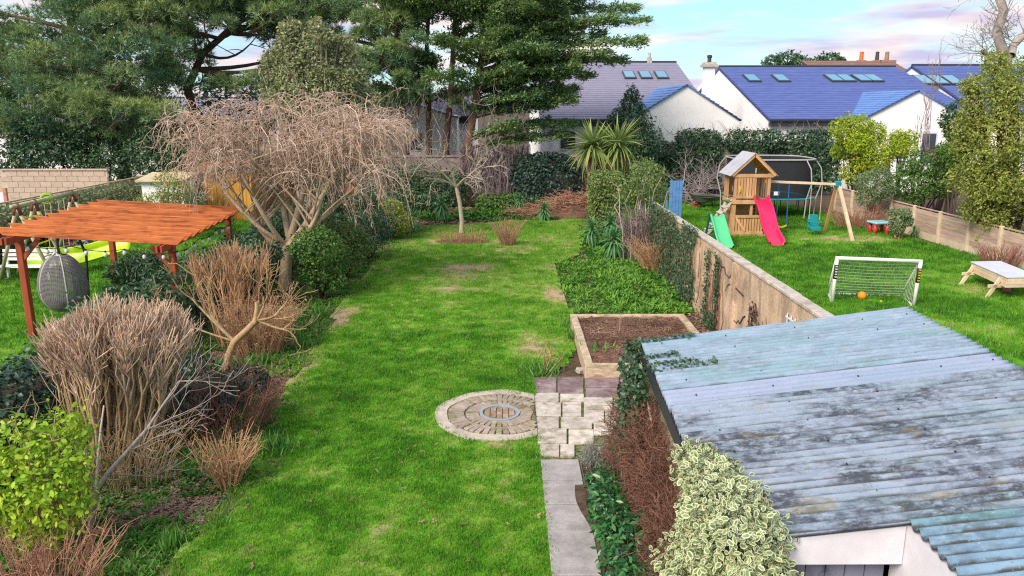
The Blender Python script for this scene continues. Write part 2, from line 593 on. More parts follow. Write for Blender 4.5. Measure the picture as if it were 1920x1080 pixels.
M['blue_glaze'] = surf('blue_glaze', (0.20, 0.24, 0.30), (0.40, 0.42, 0.44), 40, 0.4, 0.2)
M['sleeper'] = surf('weathered_sleeper', (0.34, 0.25, 0.17), (0.60, 0.48, 0.35), 7, 0.85, 0.5, stretch=(1, 1, 3), stain=(0.15, 0.14, 0.08), stain_scale=2.4, stain_amt=0.6, fine=60)
M['render_white'] = surf('white_render', (0.82, 0.79, 0.80), (0.88, 0.85, 0.86), 3, 0.9, 0.06, stain=(0.70, 0.67, 0.67), stain_scale=0.5, stain_amt=0.25)
M['wall_render'] = surf('wall_render', (0.36, 0.25, 0.17), (0.62, 0.46, 0.33), 4, 0.95, 0.9, stretch=(1, 1, 0.45), stain=(0.24, 0.18, 0.14), stain_scale=2.2, stain_amt=0.7, fine=45)
M['coping'] = surf('wall_coping', (0.34, 0.29, 0.26), (0.56, 0.49, 0.45), 9, 0.95, 0.5, stain=(0.18, 0.17, 0.10), stain_scale=1.8, stain_amt=0.5, fine=80)
M['block'] = surf('concrete_block', (0.44, 0.34, 0.27), (0.57, 0.45, 0.36), 9, 0.95, 0.3, island=0.06)
M['mortar'] = surf('mortar', (0.50, 0.41, 0.34), (0.60, 0.50, 0.42), 12, 0.95, 0.2)
M['slate'] = surf('roof_slate', (0.065, 0.095, 0.29), (0.10, 0.14, 0.37), 1.2, 0.55, 0.1, stretch=(1, 3, 3), spec=0.4)
M['slate_grey'] = surf('grey_slate', (0.19, 0.18, 0.27), (0.25, 0.24, 0.34), 2.2, 0.6, 0.1, stretch=(1, 3, 3), spec=0.35)
M['slate_bright'] = surf('blue_slate', (0.09, 0.18, 0.46), (0.13, 0.25, 0.56), 1.5, 0.5, 0.1, spec=0.45)
M['gutter'] = plain('dark_gutter', (0.03, 0.03, 0.04), 0.5)
M['glass'] = plain('window_glass', (0.05, 0.06, 0.08), 0.08, 0.8)
M['sky_glass'] = plain('rooflight_glass', (0.10, 0.30, 0.46), 0.06, 1.0)
M['frame_dark'] = plain('dark_frame', (0.05, 0.05, 0.06), 0.5)
M['brown_roof'] = surf('brown_roof', (0.16, 0.09, 0.08), (0.24, 0.14, 0.12), 2, 0.8, 0.2)
M['terracotta'] = plain('terracotta', (0.55, 0.16, 0.06), 0.7)
M['brick_chimney'] = surf('chimney_brick', (0.26, 0.14, 0.10), (0.38, 0.22, 0.16), 6, 0.9, 0.3)

# ------------------------------------------------------------------ ground sheet
g = MB()
g._add([(-600, -60, 0), (600, -60, 0), (600, 900, 0), (-600, 900, 0)], [(0, 1, 2, 3)])
struct(g.build('ground', M['soil']), 'bare soil and leaf litter of the borders, running on under hedges and houses')

GRASS_STOPS = [(0.0, (0.045, 0.085, 0.022)), (0.22, (0.058, 0.20, 0.016)), (0.42, (0.115, 0.325, 0.022)), (0.60, (0.205, 0.41, 0.040)), (0.74, (0.31, 0.40, 0.10)), (0.84, (0.40, 0.35, 0.18)), (1.0, (0.46, 0.34, 0.22))]
def turf_mat():
    m, n, l, b, out = new_mat('lawn_turf')
    a = n.new('ShaderNodeAttribute'); a.attribute_name = 'tone'
    v = worldpos(n, l)
    f = tex_noise(n, l, v, 26, 5, 0.7)
    ad = n.new('ShaderNodeMath'); ad.operation = 'MULTIPLY_ADD'
    l.new(f, ad.inputs[0]); ad.inputs[1].default_value = 0.34
    sb = n.new('ShaderNodeMath'); sb.operation = 'SUBTRACT'
    l.new(a.outputs['Fac'], sb.inputs[0]); sb.inputs[1].default_value = 0.20
    l.new(sb.outputs[0], ad.inputs[2])
    c = ramp(n, l, ad.outputs[0], GRASS_STOPS)
    l.new(c, b.inputs['Base Color'])
    b.inputs['Roughness'].default_value = 0.9
    b.inputs['Specular IOR Level'].default_value = 0.1
    add_bump(n, l, b, f, 0.8, 0.04)
    return m
M['turf'] = turf_mat()
def blade_mat():
    m, n, l, b, out = new_mat('grass_blades')
    a = n.new('ShaderNodeAttribute'); a.attribute_type = 'INSTANCER'; a.attribute_name = 'tone'
    c = ramp(n, l, a.outputs['Fac'], GRASS_STOPS)
    l.new(c, b.inputs['Base Color'])
    b.inputs['Roughness'].default_value = 0.6
    b.inputs['Specular IOR Level'].default_value = 0.2
    t = n.new('ShaderNodeBsdfTranslucent'); l.new(c, t.inputs['Color'])
    mx = n.new('ShaderNodeMixShader'); mx.inputs['Fac'].default_value = 0.35
    l.new(b.outputs['BSDF'], mx.inputs[1]); l.new(t.outputs['BSDF'], mx.inputs[2])
    l.new(mx.outputs['Shader'], out.inputs['Surface'])
    return m
M['blades'] = blade_mat()

def P2(*pts):
    return [at(*p)[:2] for p in pts]
LAWN = [(-3.4, 3.5), (-3.45, 6.6)] + P2((330, 1050), (400, 980), (470, 895), (500, 830), (520, 780), (560, 700), (600, 640), (640, 575), (690, 512), (730, 470), (765, 445), (800, 428), (850, 424), (930, 419), (985, 409), (1050, 408), (1100, 414), (1098, 432), (1090, 455), (1085, 480), (1040, 497), (1052, 540), (1072, 588), (1085, 640), (1060, 690), (1000, 712)) + [(0.49, 13.2), (0.485, 3.5)]
RIGHT_LAWN = [(4.75, 3), (4.75, 24), (5.0, 40.5), (13.5, 41), (14.9, 34), (15.0, 29), (15.42, 24), (15.42, 3)]
LEFT_LAWN = [(-15.7, 10), (-15.7, 33), (-8.4, 33), (-8.2, 22), (-7.6, 16), (-7.3, 10)]
DRY = [(*at(880, 505)[:2], 1.0, 0.45, 0.55), (*at(845, 545)[:2], 0.9, 0.3, 0.35), (*at(905, 522)[:2], 1.2, 0.6, 0.25), (*at(1080, 503)[:2], 0.7, 0.35, 0.7), (*at(1045, 560)[:2], 0.3, 0.9, 0.5),
       (*at(1010, 655)[:2], 0.5, 0.7, 0.55), (*at(1000, 415)[:2], 1.2, 0.3, 0.6), (*at(880, 420)[:2], 1.2, 0.35, 0.7), (*at(640, 600)[:2], 0.35, 0.9, 0.45), (*at(610, 880)[:2], 0.5, 0.4, 0.22),
       (*at(560, 700)[:2], 0.25, 1.0, 0.3), (*at(640, 900)[:2], 0.2, 0.2, 0.3), (*at(480, 900)[:2], 0.25, 0.8, 0.25), (*at(930, 838)[:2], 0.14, 0.1, 0.8), (*at(700, 1000)[:2], 0.4, 0.25, 0.16), (*at(865, 455)[:2], 1.3, 0.5, 0.4), (*at(960, 470)[:2], 0.8, 0.6, 0.3),
       (*at(1560, 450)[:2], 1.6, 1.2, 0.38), (*at(1640, 450)[:2], 1.0, 0.8, 0.4), (*at(1830, 545)[:2], 1.6, 1.0, 0.28), (*at(1800, 620)[:2], 1.4, 1.0, 0.26), (*at(1760, 520)[:2], 1.0, 1.0, 0.2)]
EDGE_Y, EDGE_X = [p[1] for p in LAWN[:14]], [p[0] for p in LAWN[:14]]
def lawn_tone(X, Y):
    t = 0.44 + 0.20 * (vnoise(X, Y, 0.7, 1) - 0.5) + 0.24 * (vnoise(X, Y, 2.3, 2) - 0.5) + 0.30 * (vnoise(X, Y, 5.3, 3) - 0.5) + 0.30 * (vnoise(X, Y, 13.0, 6) - 0.5)
    sp = vnoise(X, Y, 7.7, 14) * vnoise(X, Y, 1.1, 15)
    t = t + 0.75 * np.clip(sp - 0.42, 0, 0.5)
    xl = np.interp(Y, EDGE_Y, EDGE_X)
    t = t + (np.abs(X) < 4.6) * 0.26 * np.exp(-np.clip(X - xl, 0, 9) / 0.22) * vnoise(X, Y, 3.1, 16) * 1.4
    for x, y, rx, ry, a in DRY:
        d = ((X - x) / rx) ** 2 + ((Y - y) / ry) ** 2
        t = t + a * np.exp(-d * 0.9) * (0.30 + 1.5 * vnoise(X, Y, 4.7, 4))
    t = t + 0.17 * np.clip((Y - 13) / 8, 0, 1) * (X > -4.5) * (X < 4.6)
    t = t - 0.10 * (X > 4.6) - 0.02 * (X < -6.5)
    return t
def lawn_z(X, Y):
    return 0.025 + 0.03 * vnoise(X, Y, 0.5, 8) + 0.012 * vnoise(X, Y, 1.9, 9)
def lawn(name, poly, step, label):
    xs, ys = [p[0] for p in poly], [p[1] for p in poly]
    gx, gy = np.arange(min(xs), max(xs) + step, step), np.arange(min(ys), max(ys) + step, step)
    X, Y = np.meshgrid(gx, gy, indexing='ij')
    idx = np.arange(X.size).reshape(X.shape)
    q = np.stack([idx[:-1, :-1], idx[1:, :-1], idx[1:, 1:], idx[:-1, 1:]], -1).reshape(-1, 4)
    cx, cy = X.ravel()[q].mean(1), Y.ravel()[q].mean(1)
    q = q[inside(poly, cx + 0.5 * (vnoise(cx, cy, 1.7, 71) - 0.5) * (cx < 0) * (np.abs(cx) < 5) , cy) & ((cx + 0.12) ** 2 + (cy - 11.5) ** 2 > 1.0)]
    used, inv = np.unique(q, return_inverse=True)
    X, Y = X.ravel()[used], Y.ravel()[used]
    o = array_obj(name, np.stack([X, Y, lawn_z(X, Y)], 1), inv.reshape(-1, 4), M['turf'], None, True, {'tone': lawn_tone(X, Y)})
    return struct(o, label)
lawn('lawn', LAWN, 0.10, 'bright green mown lawn running down the middle garden')
lawn('neighbour_lawn', RIGHT_LAWN, 0.22, 'green lawn of the right-hand garden with the play tower')
lawn('neighbour_lawn', LEFT_LAWN, 0.22, 'green lawn of the left-hand garden under the pergola')

def tuft(seed, n, h, spread, w, lean=0.5):
    rg = np.random.default_rng(seed)
    V, F = [], []
    for i in range(n):
        a, rr = rg.random() * 6.283, spread * math.sqrt(rg.random())
        b = np.array([rr * math.cos(a), rr * math.sin(a), 0])
        d = rg.random() * 6.283
        s = np.array([math.cos(d), math.sin(d), 0]) * w
        hh = h * (0.6 + 0.6 * rg.random())
        o = np.array([-math.sin(d), math.cos(d), 0]) * hh * lean * (rg.random() * 1.6 - 0.3)
        m_, t_ = b + o * 0.4 + [0, 0, hh * 0.55], b + o + [0, 0, hh]
        k = len(V)
        V += [b - s, b + s, m_ + s * 0.8, m_ - s * 0.8, t_]
        F += [(k, k + 1, k + 2), (k, k + 2, k + 3), (k + 3, k + 2, k + 4)]
    return np.array(V), np.array(F)
def lawn_points(poly, dens, ylo, yhi, keep=None):
    xs = [p[0] for p in poly]
    n = int((max(xs) - min(xs)) * (yhi - ylo) * dens)
    X, Y = RNG.uniform(min(xs), max(xs), n), RNG.uniform(ylo, yhi, n)
    m = inside(poly, X, Y)
    d = ((X + 0.12) / 1.0) ** 2 + ((Y - 11.5) / 1.0) ** 2
    m &= d > 1
    return X[m], Y[m]
def grass(name, poly, bands, label, seed):
    Xs, Ys, Ss = [], [], []
    for dens, lo, hi, sc in bands:
        X, Y = lawn_points(poly, dens, lo, hi)
        Xs.append(X); Ys.append(Y); Ss.append(np.full(len(X), sc))
    X, Y, S = np.concatenate(Xs), np.concatenate(Ys), np.concatenate(Ss)
    n = len(X)
    t = lawn_tone(X, Y) + RNG.normal(size=n) * 0.13 + (RNG.random(n) < 0.07) * RNG.uniform(0.1, 0.45, n)
    X = X - np.abs(RNG.normal(size=n)) * 0.14 * (RNG.random(n) < 0.35)
    S = S * (0.7 + 0.6 * RNG.random(n)) * np.clip(1.2 - 1.3 * np.clip(t - 0.5, 0, 1), 0.35, 1.3)
    rot = np.stack([RNG.normal(size=n) * 0.15, RNG.normal(size=n) * 0.15, RNG.random(n) * 6.283], 1)
    src = [tuft(seed + i, 13, 0.040, 0.075, 0.0030) for i in range(5)]
    scatter(name, np.stack([X, Y, lawn_z(X, Y) - 0.004], 1), rot, S, np.clip(t, 0, 1), src, M['blades'], label, 'grass')
grass('grass', LAWN, [(760, 5.8, 9, 0.85), (520, 9, 14, 0.95), (260, 14, 21, 1.15), (130, 21, 34, 1.5)], 'short vivid green grass blades of the middle lawn', 100)
grass('grass', RIGHT_LAWN, [(110, 14, 24, 1.6), (60, 24, 41, 2.0)], 'short grass blades of the lawn round the play tower', 200)
grass('grass', LEFT_LAWN, [(110, 13, 22, 1.6), (50, 22, 33, 2.0)], 'short grass blades of the lawn beside the white bench', 300)

# ------------------------------------------------------------------ garden path and paved area
base = MB()
base.prism([(0.44, 3.2, -0.02), (1.02, 3.2, -0.02), (1.02, 9.8, -0.02), (2.3, 9.8, -0.02), (2.3, 13.3, -0.02), (0.44, 13.3, -0.02)], (0, 0, 0.045))
path = struct(base.build('path', M['moss_joint']), 'garden path of concrete slabs widening into a paved patch')
def slab(poly, z, mat, name='slab'):
    m = MB()
    cx, cy = sum(p[0] for p in poly) / len(poly), sum(p[1] for p in poly) / len(poly)
    q = [(cx + (p[0] - cx) * 0.997, cy + (p[1] - cy) * 0.997, -0.01) for p in poly]
    m.prism(q, (0, 0, z + 0.01))
    o = m.build(name, mat, path, bevel=0.006)
    return o
ys = [at(1050, y)[1] for y in (1080, 1005, 953, 907, 868)]
ys = [ys[0] - 1.35, ys[0] - 0.72, ys[0] - 0.08] + ys[1:]
for i in range(len(ys) - 1):
    slab([(0.462, ys[i] + 0.008), (0.985, ys[i] + 0.008), (0.985, ys[i + 1] - 0.008), (0.462, ys[i + 1] - 0.008)], 0.052 + 0.004 * (i % 3), M['slab_path'])
def zq(x0, y0, x1, y1):                          # rectangle measured on a 3x enlargement of the paved patch
    f_ = lambda x, y: at(780 + x / 3, 660 + y / 3)[:2]
    a, c = f_(x0, y1), f_(x1, y0)
    b, d = f_(x1, y1), f_(x0, y0)
    lo, hi = (a[1] + b[1]) / 2, (c[1] + d[1]) / 2
    return [(a[0], lo), (b[0], lo), (c[0], hi), (d[0], hi)]
for i, r_ in enumerate([(662, 158, 790, 238), (798, 160, 942, 246), (950, 150, 1196, 212), (955, 216, 1196, 266)]):
    slab(zq(*r_), 0.05 + 0.004 * (i % 3), M['slab_muddy'])
for i, r_ in enumerate([(660, 243, 803, 292), (812, 250, 945, 292), (945, 272, 1106, 338), (1112, 272, 1200, 338), (664, 298, 816, 374), (824, 298, 930, 378), (945, 343, 1058, 414), (1064, 343, 1190, 414),
                        (674, 380, 804, 444), (816, 382, 990, 446), (1000, 420, 1180, 480), (684, 450, 848, 530), (858, 452, 1000, 532), (698, 536, 806, 600), (812, 538, 892, 604)]):
    slab(zq(*r_), 0.05 + 0.004 * (i % 4), M['slab'])

# round brick feature set into the lawn
RC = (-0.12, 11.5)
rp = thing('round_patio', 'round brick patio set in the lawn with pale concrete rim and blue glazed centre ring', 'patio', (RC[0], RC[1], 0))
def clipx(x):
    return min(x, 0.452)
def ring(name, r0, r1, z0, z1, mat, n=56, parent=rp):
    m = MB()
    vs, fs = [], []
    for i in range(n):
        a = 2 * math.pi * i / n
        for r_, z in ((r0, z0), (r0, z1), (r1, z1), (r1, z0)):
            w = 1 + 0.012 * math.sin(a * 5) + 0.01 * math.sin(a * 9 + 1)
            vs.append((clipx(RC[0] + r_ * w * math.cos(a)), RC[1] + r_ * w * math.sin(a), z))
    for i in range(n):
        for j in range(4):
            a, b = i * 4 + j, i * 4 + (j + 1) % 4
            c, d = ((i + 1) % n) * 4 + (j + 1) % 4, ((i + 1) % n) * 4 + j
            fs.append((a, b, c, d))
    m._add(vs, fs)
    return m.build(name, mat, parent)
ring('rim', 0.84, 1.03, 0.0, 0.066, M['concrete'])
ring('mortar_bed', 0.02, 0.842, 0.0, 0.050, M['moss_joint'])
for r0, r1, cnt in ((0.56, 0.83, 46), (0.33, 0.545, 34)):
    for i in range(cnt):
        a = 2 * math.pi * (i + 0.5) / cnt
        if RC[0] + r1 * math.cos(a) > 0.44:
            if RC[0] + r0 * math.cos(a) > 0.34: continue
        m = MB()
        rr1 = r1 - random.random() * 0.03
        if RC[0] + rr1 * math.cos(a) > 0.44: rr1 = (0.44 - RC[0]) / math.cos(a)
        w = 2 * math.pi * (r0 + r1) / 2 / cnt * 0.88
        mid = (r0 + rr1) / 2
        m.box((RC[0] + mid * math.cos(a), RC[1] + mid * math.sin(a), 0.045 + random.random() * 0.007), (rr1 - r0, w, 0.05), a + random.uniform(-0.05, 0.05), random.uniform(-0.03, 0.03))
        m.build('brick', M['brick'], rp, bevel=0.005)
ring('glazed_ring', 0.27, 0.325, 0.0, 0.082, M['blue_glaze'], 40)
for i in range(-2, 3):
    for j in range(-1, 2):
        if (i * 0.1) ** 2 + (j * 0.14) ** 2 < 0.06:
            m = MB(); m.box((RC[0] + i * 0.098, RC[1] + j * 0.14 + (0.03 if i % 2 else 0), 0.043), (0.085, 0.125, 0.05), random.uniform(-.06, .06))
            m.build('centre_brick', M['brick_chimney'] if (i + j) % 2 else M['brick'], rp, bevel=0.005)

# ------------------------------------------------------------------ raised bed
rb = thing('raised_bed', 'raised vegetable bed of weathered timber sleepers filled with brown soil', 'raised bed', (2.6, 14.9, 0))
BX0, BX1, BY0, BY1, BZ = 1.40, 3.95, 13.15, 16.65, 0.30
for x, y0, y1 in ((BX0 + .08, BY0 + 0.12, 14.9), (BX0 + .08, 14.912, BY1 - 0.12), (BX1 - .08, BY0 + 0.12, 14.9), (BX1 - .08, 14.912, BY1 - 0.12)):
    m = MB(); m.box((x, (y0 + y1) / 2, BZ / 2), (0.15, y1 - y0, BZ + random.uniform(-.01, .015)), random.uniform(-.006, .006)); m.build('sleeper', M['sleeper'], rb, bevel=0.012)
for y in (BY0 + 0.06, BY1 - 0.06):
    m = MB(); m.box(((BX0 + BX1) / 2, y, BZ / 2 + 0.003), (BX1 - BX0, 0.11, BZ), 0); m.build('sleeper', M['sleeper'], rb, bevel=0.012)
gx, gy = np.meshgrid(np.linspace(BX0 + .15, BX1 - .15, 60), np.linspace(BY0 + .1, BY1 - .1, 80), indexing='ij')
gz = 0.19 + 0.05 * vnoise(gx, gy, 2.2, 21) + 0.035 * vnoise(gx, gy, 7, 22) + 0.025 * vnoise(gx, gy, 17, 23)
idx = np.arange(gx.size).reshape(gx.shape)
q = np.stack([idx[:-1, :-1], idx[1:, :-1], idx[1:, 1:], idx[:-1, 1:]], -1).reshape(-1, 4)
array_obj('soil', np.stack([gx, gy, gz], -1).reshape(-1, 3), q, M['bark_mulch'], rb, True)
m = MB(); m.tube([(2.35, 15.5, 0.2), (2.36, 15.52, 0.62)], 0.008, 5)
tag(m.build('cane', M['sleeper']), 'thin bamboo cane standing upright in the raised bed', 'cane')

# ------------------------------------------------------------------ shed with corrugated roof
def roof_mat(name, a, b_, teal, dark, dark_amt, moss_amt, seed):
    m, n, l, b, out = new_mat(name)
    v = worldpos(n, l, (1, 1, 1))
    off = n.new('ShaderNodeVectorMath'); off.operation = 'ADD'; off.inputs[1].default_value = (seed * 3.1, seed * 1.7, 0)
    l.new(v, off.inputs[0]); v = off.outputs[0]
    st = n.new('ShaderNodeMapping'); st.inputs['Scale'].default_value = (0.45, 1.3, 1); l.new(v, st.inputs['Vector'])
    f = tex_noise(n, l, v, 3.0, 6, 0.65)
    c = ramp(n, l, f, [(0.3, a), (0.7, b_)])
    t = tex_noise(n, l, st.outputs[0], 1.6, 5, 0.6, 0.5)
    c = mixc(n, l, ramp(n, l, t, [(0.48, 0.0), (0.66, 0.75)]), c, teal)
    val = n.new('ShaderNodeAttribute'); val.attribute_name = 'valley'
    d = tex_noise(n, l, st.outputs[0], 20.0, 6, 0.72)
    big = tex_noise(n, l, v, 0.7, 3, 0.5)
    dsum = n.new('ShaderNodeMath'); dsum.operation = 'ADD'; l.new(d, dsum.inputs[0])
    bm_ = n.new('ShaderNodeMath'); bm_.operation = 'MULTIPLY_ADD'; l.new(big, bm_.inputs[0]); bm_.inputs[1].default_value = 0.75; bm_.inputs[2].default_value = -0.375
    l.new(bm_.outputs[0], dsum.inputs[1])
    big2 = tex_noise(n, l, st.outputs[0], 2.2, 5, 0.65, 0.2)
    mk = n.new('ShaderNodeMath'); mk.operation = 'MULTIPLY'
    l.new(ramp(n, l, d, [(0.36, 0.0), (0.56, 1.0)]), mk.inputs[0]); l.new(ramp(n, l, big2, [(0.44, 0.10), (0.58, dark_amt)]), mk.inputs[1])
    c = mixc(n, l, mk.outputs[0], c, dark)
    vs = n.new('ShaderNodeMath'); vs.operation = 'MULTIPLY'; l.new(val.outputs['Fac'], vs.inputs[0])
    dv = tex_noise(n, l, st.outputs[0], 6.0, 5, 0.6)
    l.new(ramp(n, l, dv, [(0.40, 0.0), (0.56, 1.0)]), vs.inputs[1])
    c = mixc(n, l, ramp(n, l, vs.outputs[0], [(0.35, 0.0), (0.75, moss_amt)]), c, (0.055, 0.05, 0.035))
    c = mixc(n, l, ramp(n, l, val.outputs['Fac'], [(0.66, 0.0), (0.97, 0.9)]), c, (0.045, 0.05, 0.06))  # valley grime, deepened so the colour also carries the soft ridge shading
    sp = tex_noise(n, l, v, 55, 3, 0.75)
    c = mixc(n, l, ramp(n, l, sp, [(0.60, 0.0), (0.68, 0.65)]), c, (0.10, 0.11, 0.10))
    lc = tex_noise(n, l, v, 38, 2, 0.6)
    c = mixc(n, l, ramp(n, l, lc, [(0.67, 0.0), (0.76, 0.4)]), c, (0.55, 0.58, 0.56))
    oc = tex_noise(n, l, st.outputs[0], 3.2, 5, 0.7)
    c = mixc(n, l, ramp(n, l, oc, [(0.60, 0.0), (0.70, 0.45)]), c, (0.30, 0.24, 0.12))
    l.new(c, b.inputs['Base Color'])
    b.inputs['Roughness'].default_value = 0.75
    b.inputs['Specular IOR Level'].default_value = 0.35
    add_bump(n, l, b, sp, 0.25, 0.01)
    return m
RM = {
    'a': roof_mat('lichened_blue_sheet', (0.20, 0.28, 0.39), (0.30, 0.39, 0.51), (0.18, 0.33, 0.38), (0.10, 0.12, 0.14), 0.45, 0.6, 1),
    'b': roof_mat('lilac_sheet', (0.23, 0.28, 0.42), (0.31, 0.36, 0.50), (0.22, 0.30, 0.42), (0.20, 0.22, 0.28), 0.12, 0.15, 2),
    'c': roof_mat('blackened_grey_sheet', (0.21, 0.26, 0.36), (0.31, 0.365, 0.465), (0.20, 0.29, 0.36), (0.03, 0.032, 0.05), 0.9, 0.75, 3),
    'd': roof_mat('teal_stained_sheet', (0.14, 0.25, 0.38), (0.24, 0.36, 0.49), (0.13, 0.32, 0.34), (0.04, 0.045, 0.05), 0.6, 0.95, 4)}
shed = thing('shed', 'garden shed with blue-grey corrugated roof, white lintel and peeling board door', 'shed', (3.2, 6.8, 0))
def roof_z(x):
    return 2.0 + (x - 1.6) * 0.123
def left_x(y):
    return 1.63 - 0.04 * (9.07 - y)
PITCH_C = 0.106
def sheet(y0, y1, x0f, x1f, mat, lift, seed, tilt=0.0):
    ny, nx = int((y1 - y0) / PITCH_C * 8) + 1, 46
    Y = np.linspace(y0, y1, ny)
    U = np.linspace(0, 1, nx)
    YY, UU = np.meshgrid(Y, U, indexing='ij')
    xl = np.array([x0f(y) for y in Y])[:, None]
    xr = np.array([x1f(y) for y in Y])[:, None]
    jag = 0.012 * (vnoise(YY, YY * 0, 6.0, seed) - 0.5)
    XX = xl + (xr - xl) * UU + jag
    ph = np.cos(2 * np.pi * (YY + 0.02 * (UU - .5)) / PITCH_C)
    Z = roof_z(XX) + 0.025 * ph + lift + 0.02 * (vnoise(XX, YY, 0.9, seed) - 0.5) - tilt * (YY - y0)
    idx = np.arange(YY.size).reshape(YY.shape)
    q = np.stack([idx[:-1, :-1], idx[:-1, 1:], idx[1:, 1:], idx[1:, :-1]], -1).reshape(-1, 4)
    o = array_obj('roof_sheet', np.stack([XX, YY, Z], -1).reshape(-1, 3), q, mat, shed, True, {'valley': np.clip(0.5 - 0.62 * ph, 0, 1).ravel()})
    md = o.modifiers.new('thickness', 'SOLIDIFY'); md.thickness = 0.007; md.offset = -1
    return o
rx = lambda y: 4.9 - 0.03 * (9.14 - y)
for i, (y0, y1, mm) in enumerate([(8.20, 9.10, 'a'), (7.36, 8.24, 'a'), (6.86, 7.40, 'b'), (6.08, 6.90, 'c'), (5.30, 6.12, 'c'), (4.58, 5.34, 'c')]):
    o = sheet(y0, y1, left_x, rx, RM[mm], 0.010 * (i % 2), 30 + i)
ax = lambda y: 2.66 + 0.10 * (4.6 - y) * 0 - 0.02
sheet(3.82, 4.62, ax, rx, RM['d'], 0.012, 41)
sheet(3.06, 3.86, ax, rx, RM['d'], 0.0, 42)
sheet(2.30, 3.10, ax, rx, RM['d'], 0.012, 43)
bolts = MB()
for xb in (1.85, 2.6, 3.4, 4.2, 4.72):
    k = 0
    for y_ in np.arange(4.68, 9.05, PITCH_C):
        k += 1
        yc = round(y_ / PITCH_C) * PITCH_C
        if k % 4 == 0 and yc > 4.62:
            bolts.lathe([(0.009, -0.004), (0.009, 0.003), (0.005, 0.004), (0.005, 0.010)], (xb + random.uniform(-.02, .02), yc, roof_z(xb) + 0.030), 7)
bolts.build('roof_bolts', M['gutter'], shed)['kind'] = 'stuff'
M['shed_wall'] = surf('shed_wall_render', (0.42, 0.34, 0.26), (0.62, 0.52, 0.42), 4, 0.9, 0.4, stain=(0.20, 0.20, 0.10), stain_scale=1.6, stain_amt=0.6)
M['lintel'] = surf('lintel_paint', (0.64, 0.62, 0.68), (0.74, 0.72, 0.78), 4, 0.8, 0.15, stain=(0.46, 0.42, 0.42), stain_scale=1.4, stain_amt=0.3)
M['door_paint'] = surf('peeling_paint', (0.17, 0.18, 0.25), (0.24, 0.25, 0.33), 3, 0.7, 0.2, stain=(0.05, 0.06, 0.07), stain_scale=3.2, stain_amt=1.0, stretch=(1, 1, 0.5))
m = MB()
m.prism([(1.70, 4.72, 0), (1.80, 4.72, 0), (1.92, 8.95, 0), (1.82, 8.95, 0)], (0, 0, 1.96)); m.build('side_wall', M['shed_wall'], shed)
m = MB(); m._add([(1.82, 8.85, 0), (4.7, 8.85, 0), (4.7, 8.95, 0), (1.82, 8.95, 0), (1.82, 8.85, 1.99), (4.7, 8.85, 2.345), (4.7, 8.95, 2.345), (1.82, 8.95, 1.99)], [(3, 2, 1, 0), (4, 5, 6, 7), (0, 1, 5, 4), (1, 2, 6, 5), (2, 3, 7, 6), (3, 0, 4, 7)]); m.build('back_wall', M['shed_wall'], shed)
m = MB(); m.box((4.72, 5.6, 1.15), (0.12, 6.5, 2.3)); m.build('far_wall', M['shed_wall'], shed)
m = MB(); m._add([(1.80, 4.62, 1.80), (2.655, 4.62, 1.80), (2.655, 4.74, 1.80), (1.80, 4.74, 1.80), (1.80, 4.62, 1.985), (2.655, 4.62, 2.085), (2.655, 4.74, 2.085), (1.80, 4.74, 1.985)], [(3, 2, 1, 0), (4, 5, 6, 7), (0, 1, 5, 4), (1, 2, 6, 5), (2, 3, 7, 6), (3, 0, 4, 7)]); m.build('lintel', M['lintel'], shed, bevel=0.006)
for i in range(6):
    m = MB(); m.box((1.87 + i * 0.138, 4.80, 0.9), (0.132, 0.03, 1.79)); m.build('door_board', M['door_paint'], shed, bevel=0.004)
m = MB(); m.tube([(2.30, 4.74, 1.45), (2.30, 4.72, 1.45), (2.30, 4.72, 1.62), (2.30, 4.74, 1.62)], 0.011, 6); m.build('door_handle', M['lintel'], shed)
m = MB(); m.prism([(2.658, 2.4, 0), (2.658, 4.78, 0), (2.658, 4.78, 2.09), (2.658, 2.4, 2.09)], (0.10, 0, 0)); m.build('annex_wall', M['lintel'], shed)
m = MB(); m.bar((left_x(9.0) + 0.02, 9.0, 1.885), (left_x(4.62) + 0.02, 4.62, 1.885), 0.05, 0.15); m.build('barge_board', M['gutter'], shed)

# ------------------------------------------------------------------ garden wall on the right boundary
wall = thing('garden_wall', 'ochre rendered boundary wall with rough grey coping, right of the weedy bed', 'wall', (4.62, 16, 0))
segs = [(9.0, 12.0), (12.0, 15.0), (15.0, 18.0), (18.0, 21.0), (21.0, 24.5)]
for i, (a, b_) in enumerate(segs):
    m = MB(); m.box((4.63, (a + b_) / 2, 0.90), (0.16 - 0.004 * (i % 2), b_ - a - 0.012, 1.80)); m.build('wall_panel', M['wall_render'], wall)
    for k in range(3):
        y0 = a + (b_ - a) * k / 3; y1 = a + (b_ - a) * (k + 1) / 3
        m = MB(); m.box((4.63, (y0 + y1) / 2, 1.835 + random.uniform(-.006, .006)), (0.21, y1 - y0 - 0.012, 0.065), 0, random.uniform(-.02, .02)); m.build('coping_stone', M['coping'], wall, bevel=0.012)
for y in (15.0, 18.0):
    m = MB(); m.box((4.55, y, 0.89), (0.12, 0.22, 1.78)); m.build('pilaster', M['wall_render'], wall)
m = MB(); m.box((4.86, 12.9, 0.85), (0.26, 0.55, 1.70)); m.build('pier', M['coping'], wall, bevel=0.015)
tr = thing('trellis', 'small pale wooden trellis fixed to the ochre wall near the shed roof', 'trellis', (4.52, 11.6, 1.0))
for i in range(7):
    m = MB(); m.box((4.525, 11.0 + i * 0.17, 1.25), (0.012, 0.028, 0.62)); m.build('upright_slat', M['lintel'], tr)
for i in range(4):
    m = MB(); m.box((4.511, 11.5, 1.02 + i * 0.16), (0.012, 1.1, 0.028)); m.build('cross_slat', M['lintel'], tr)
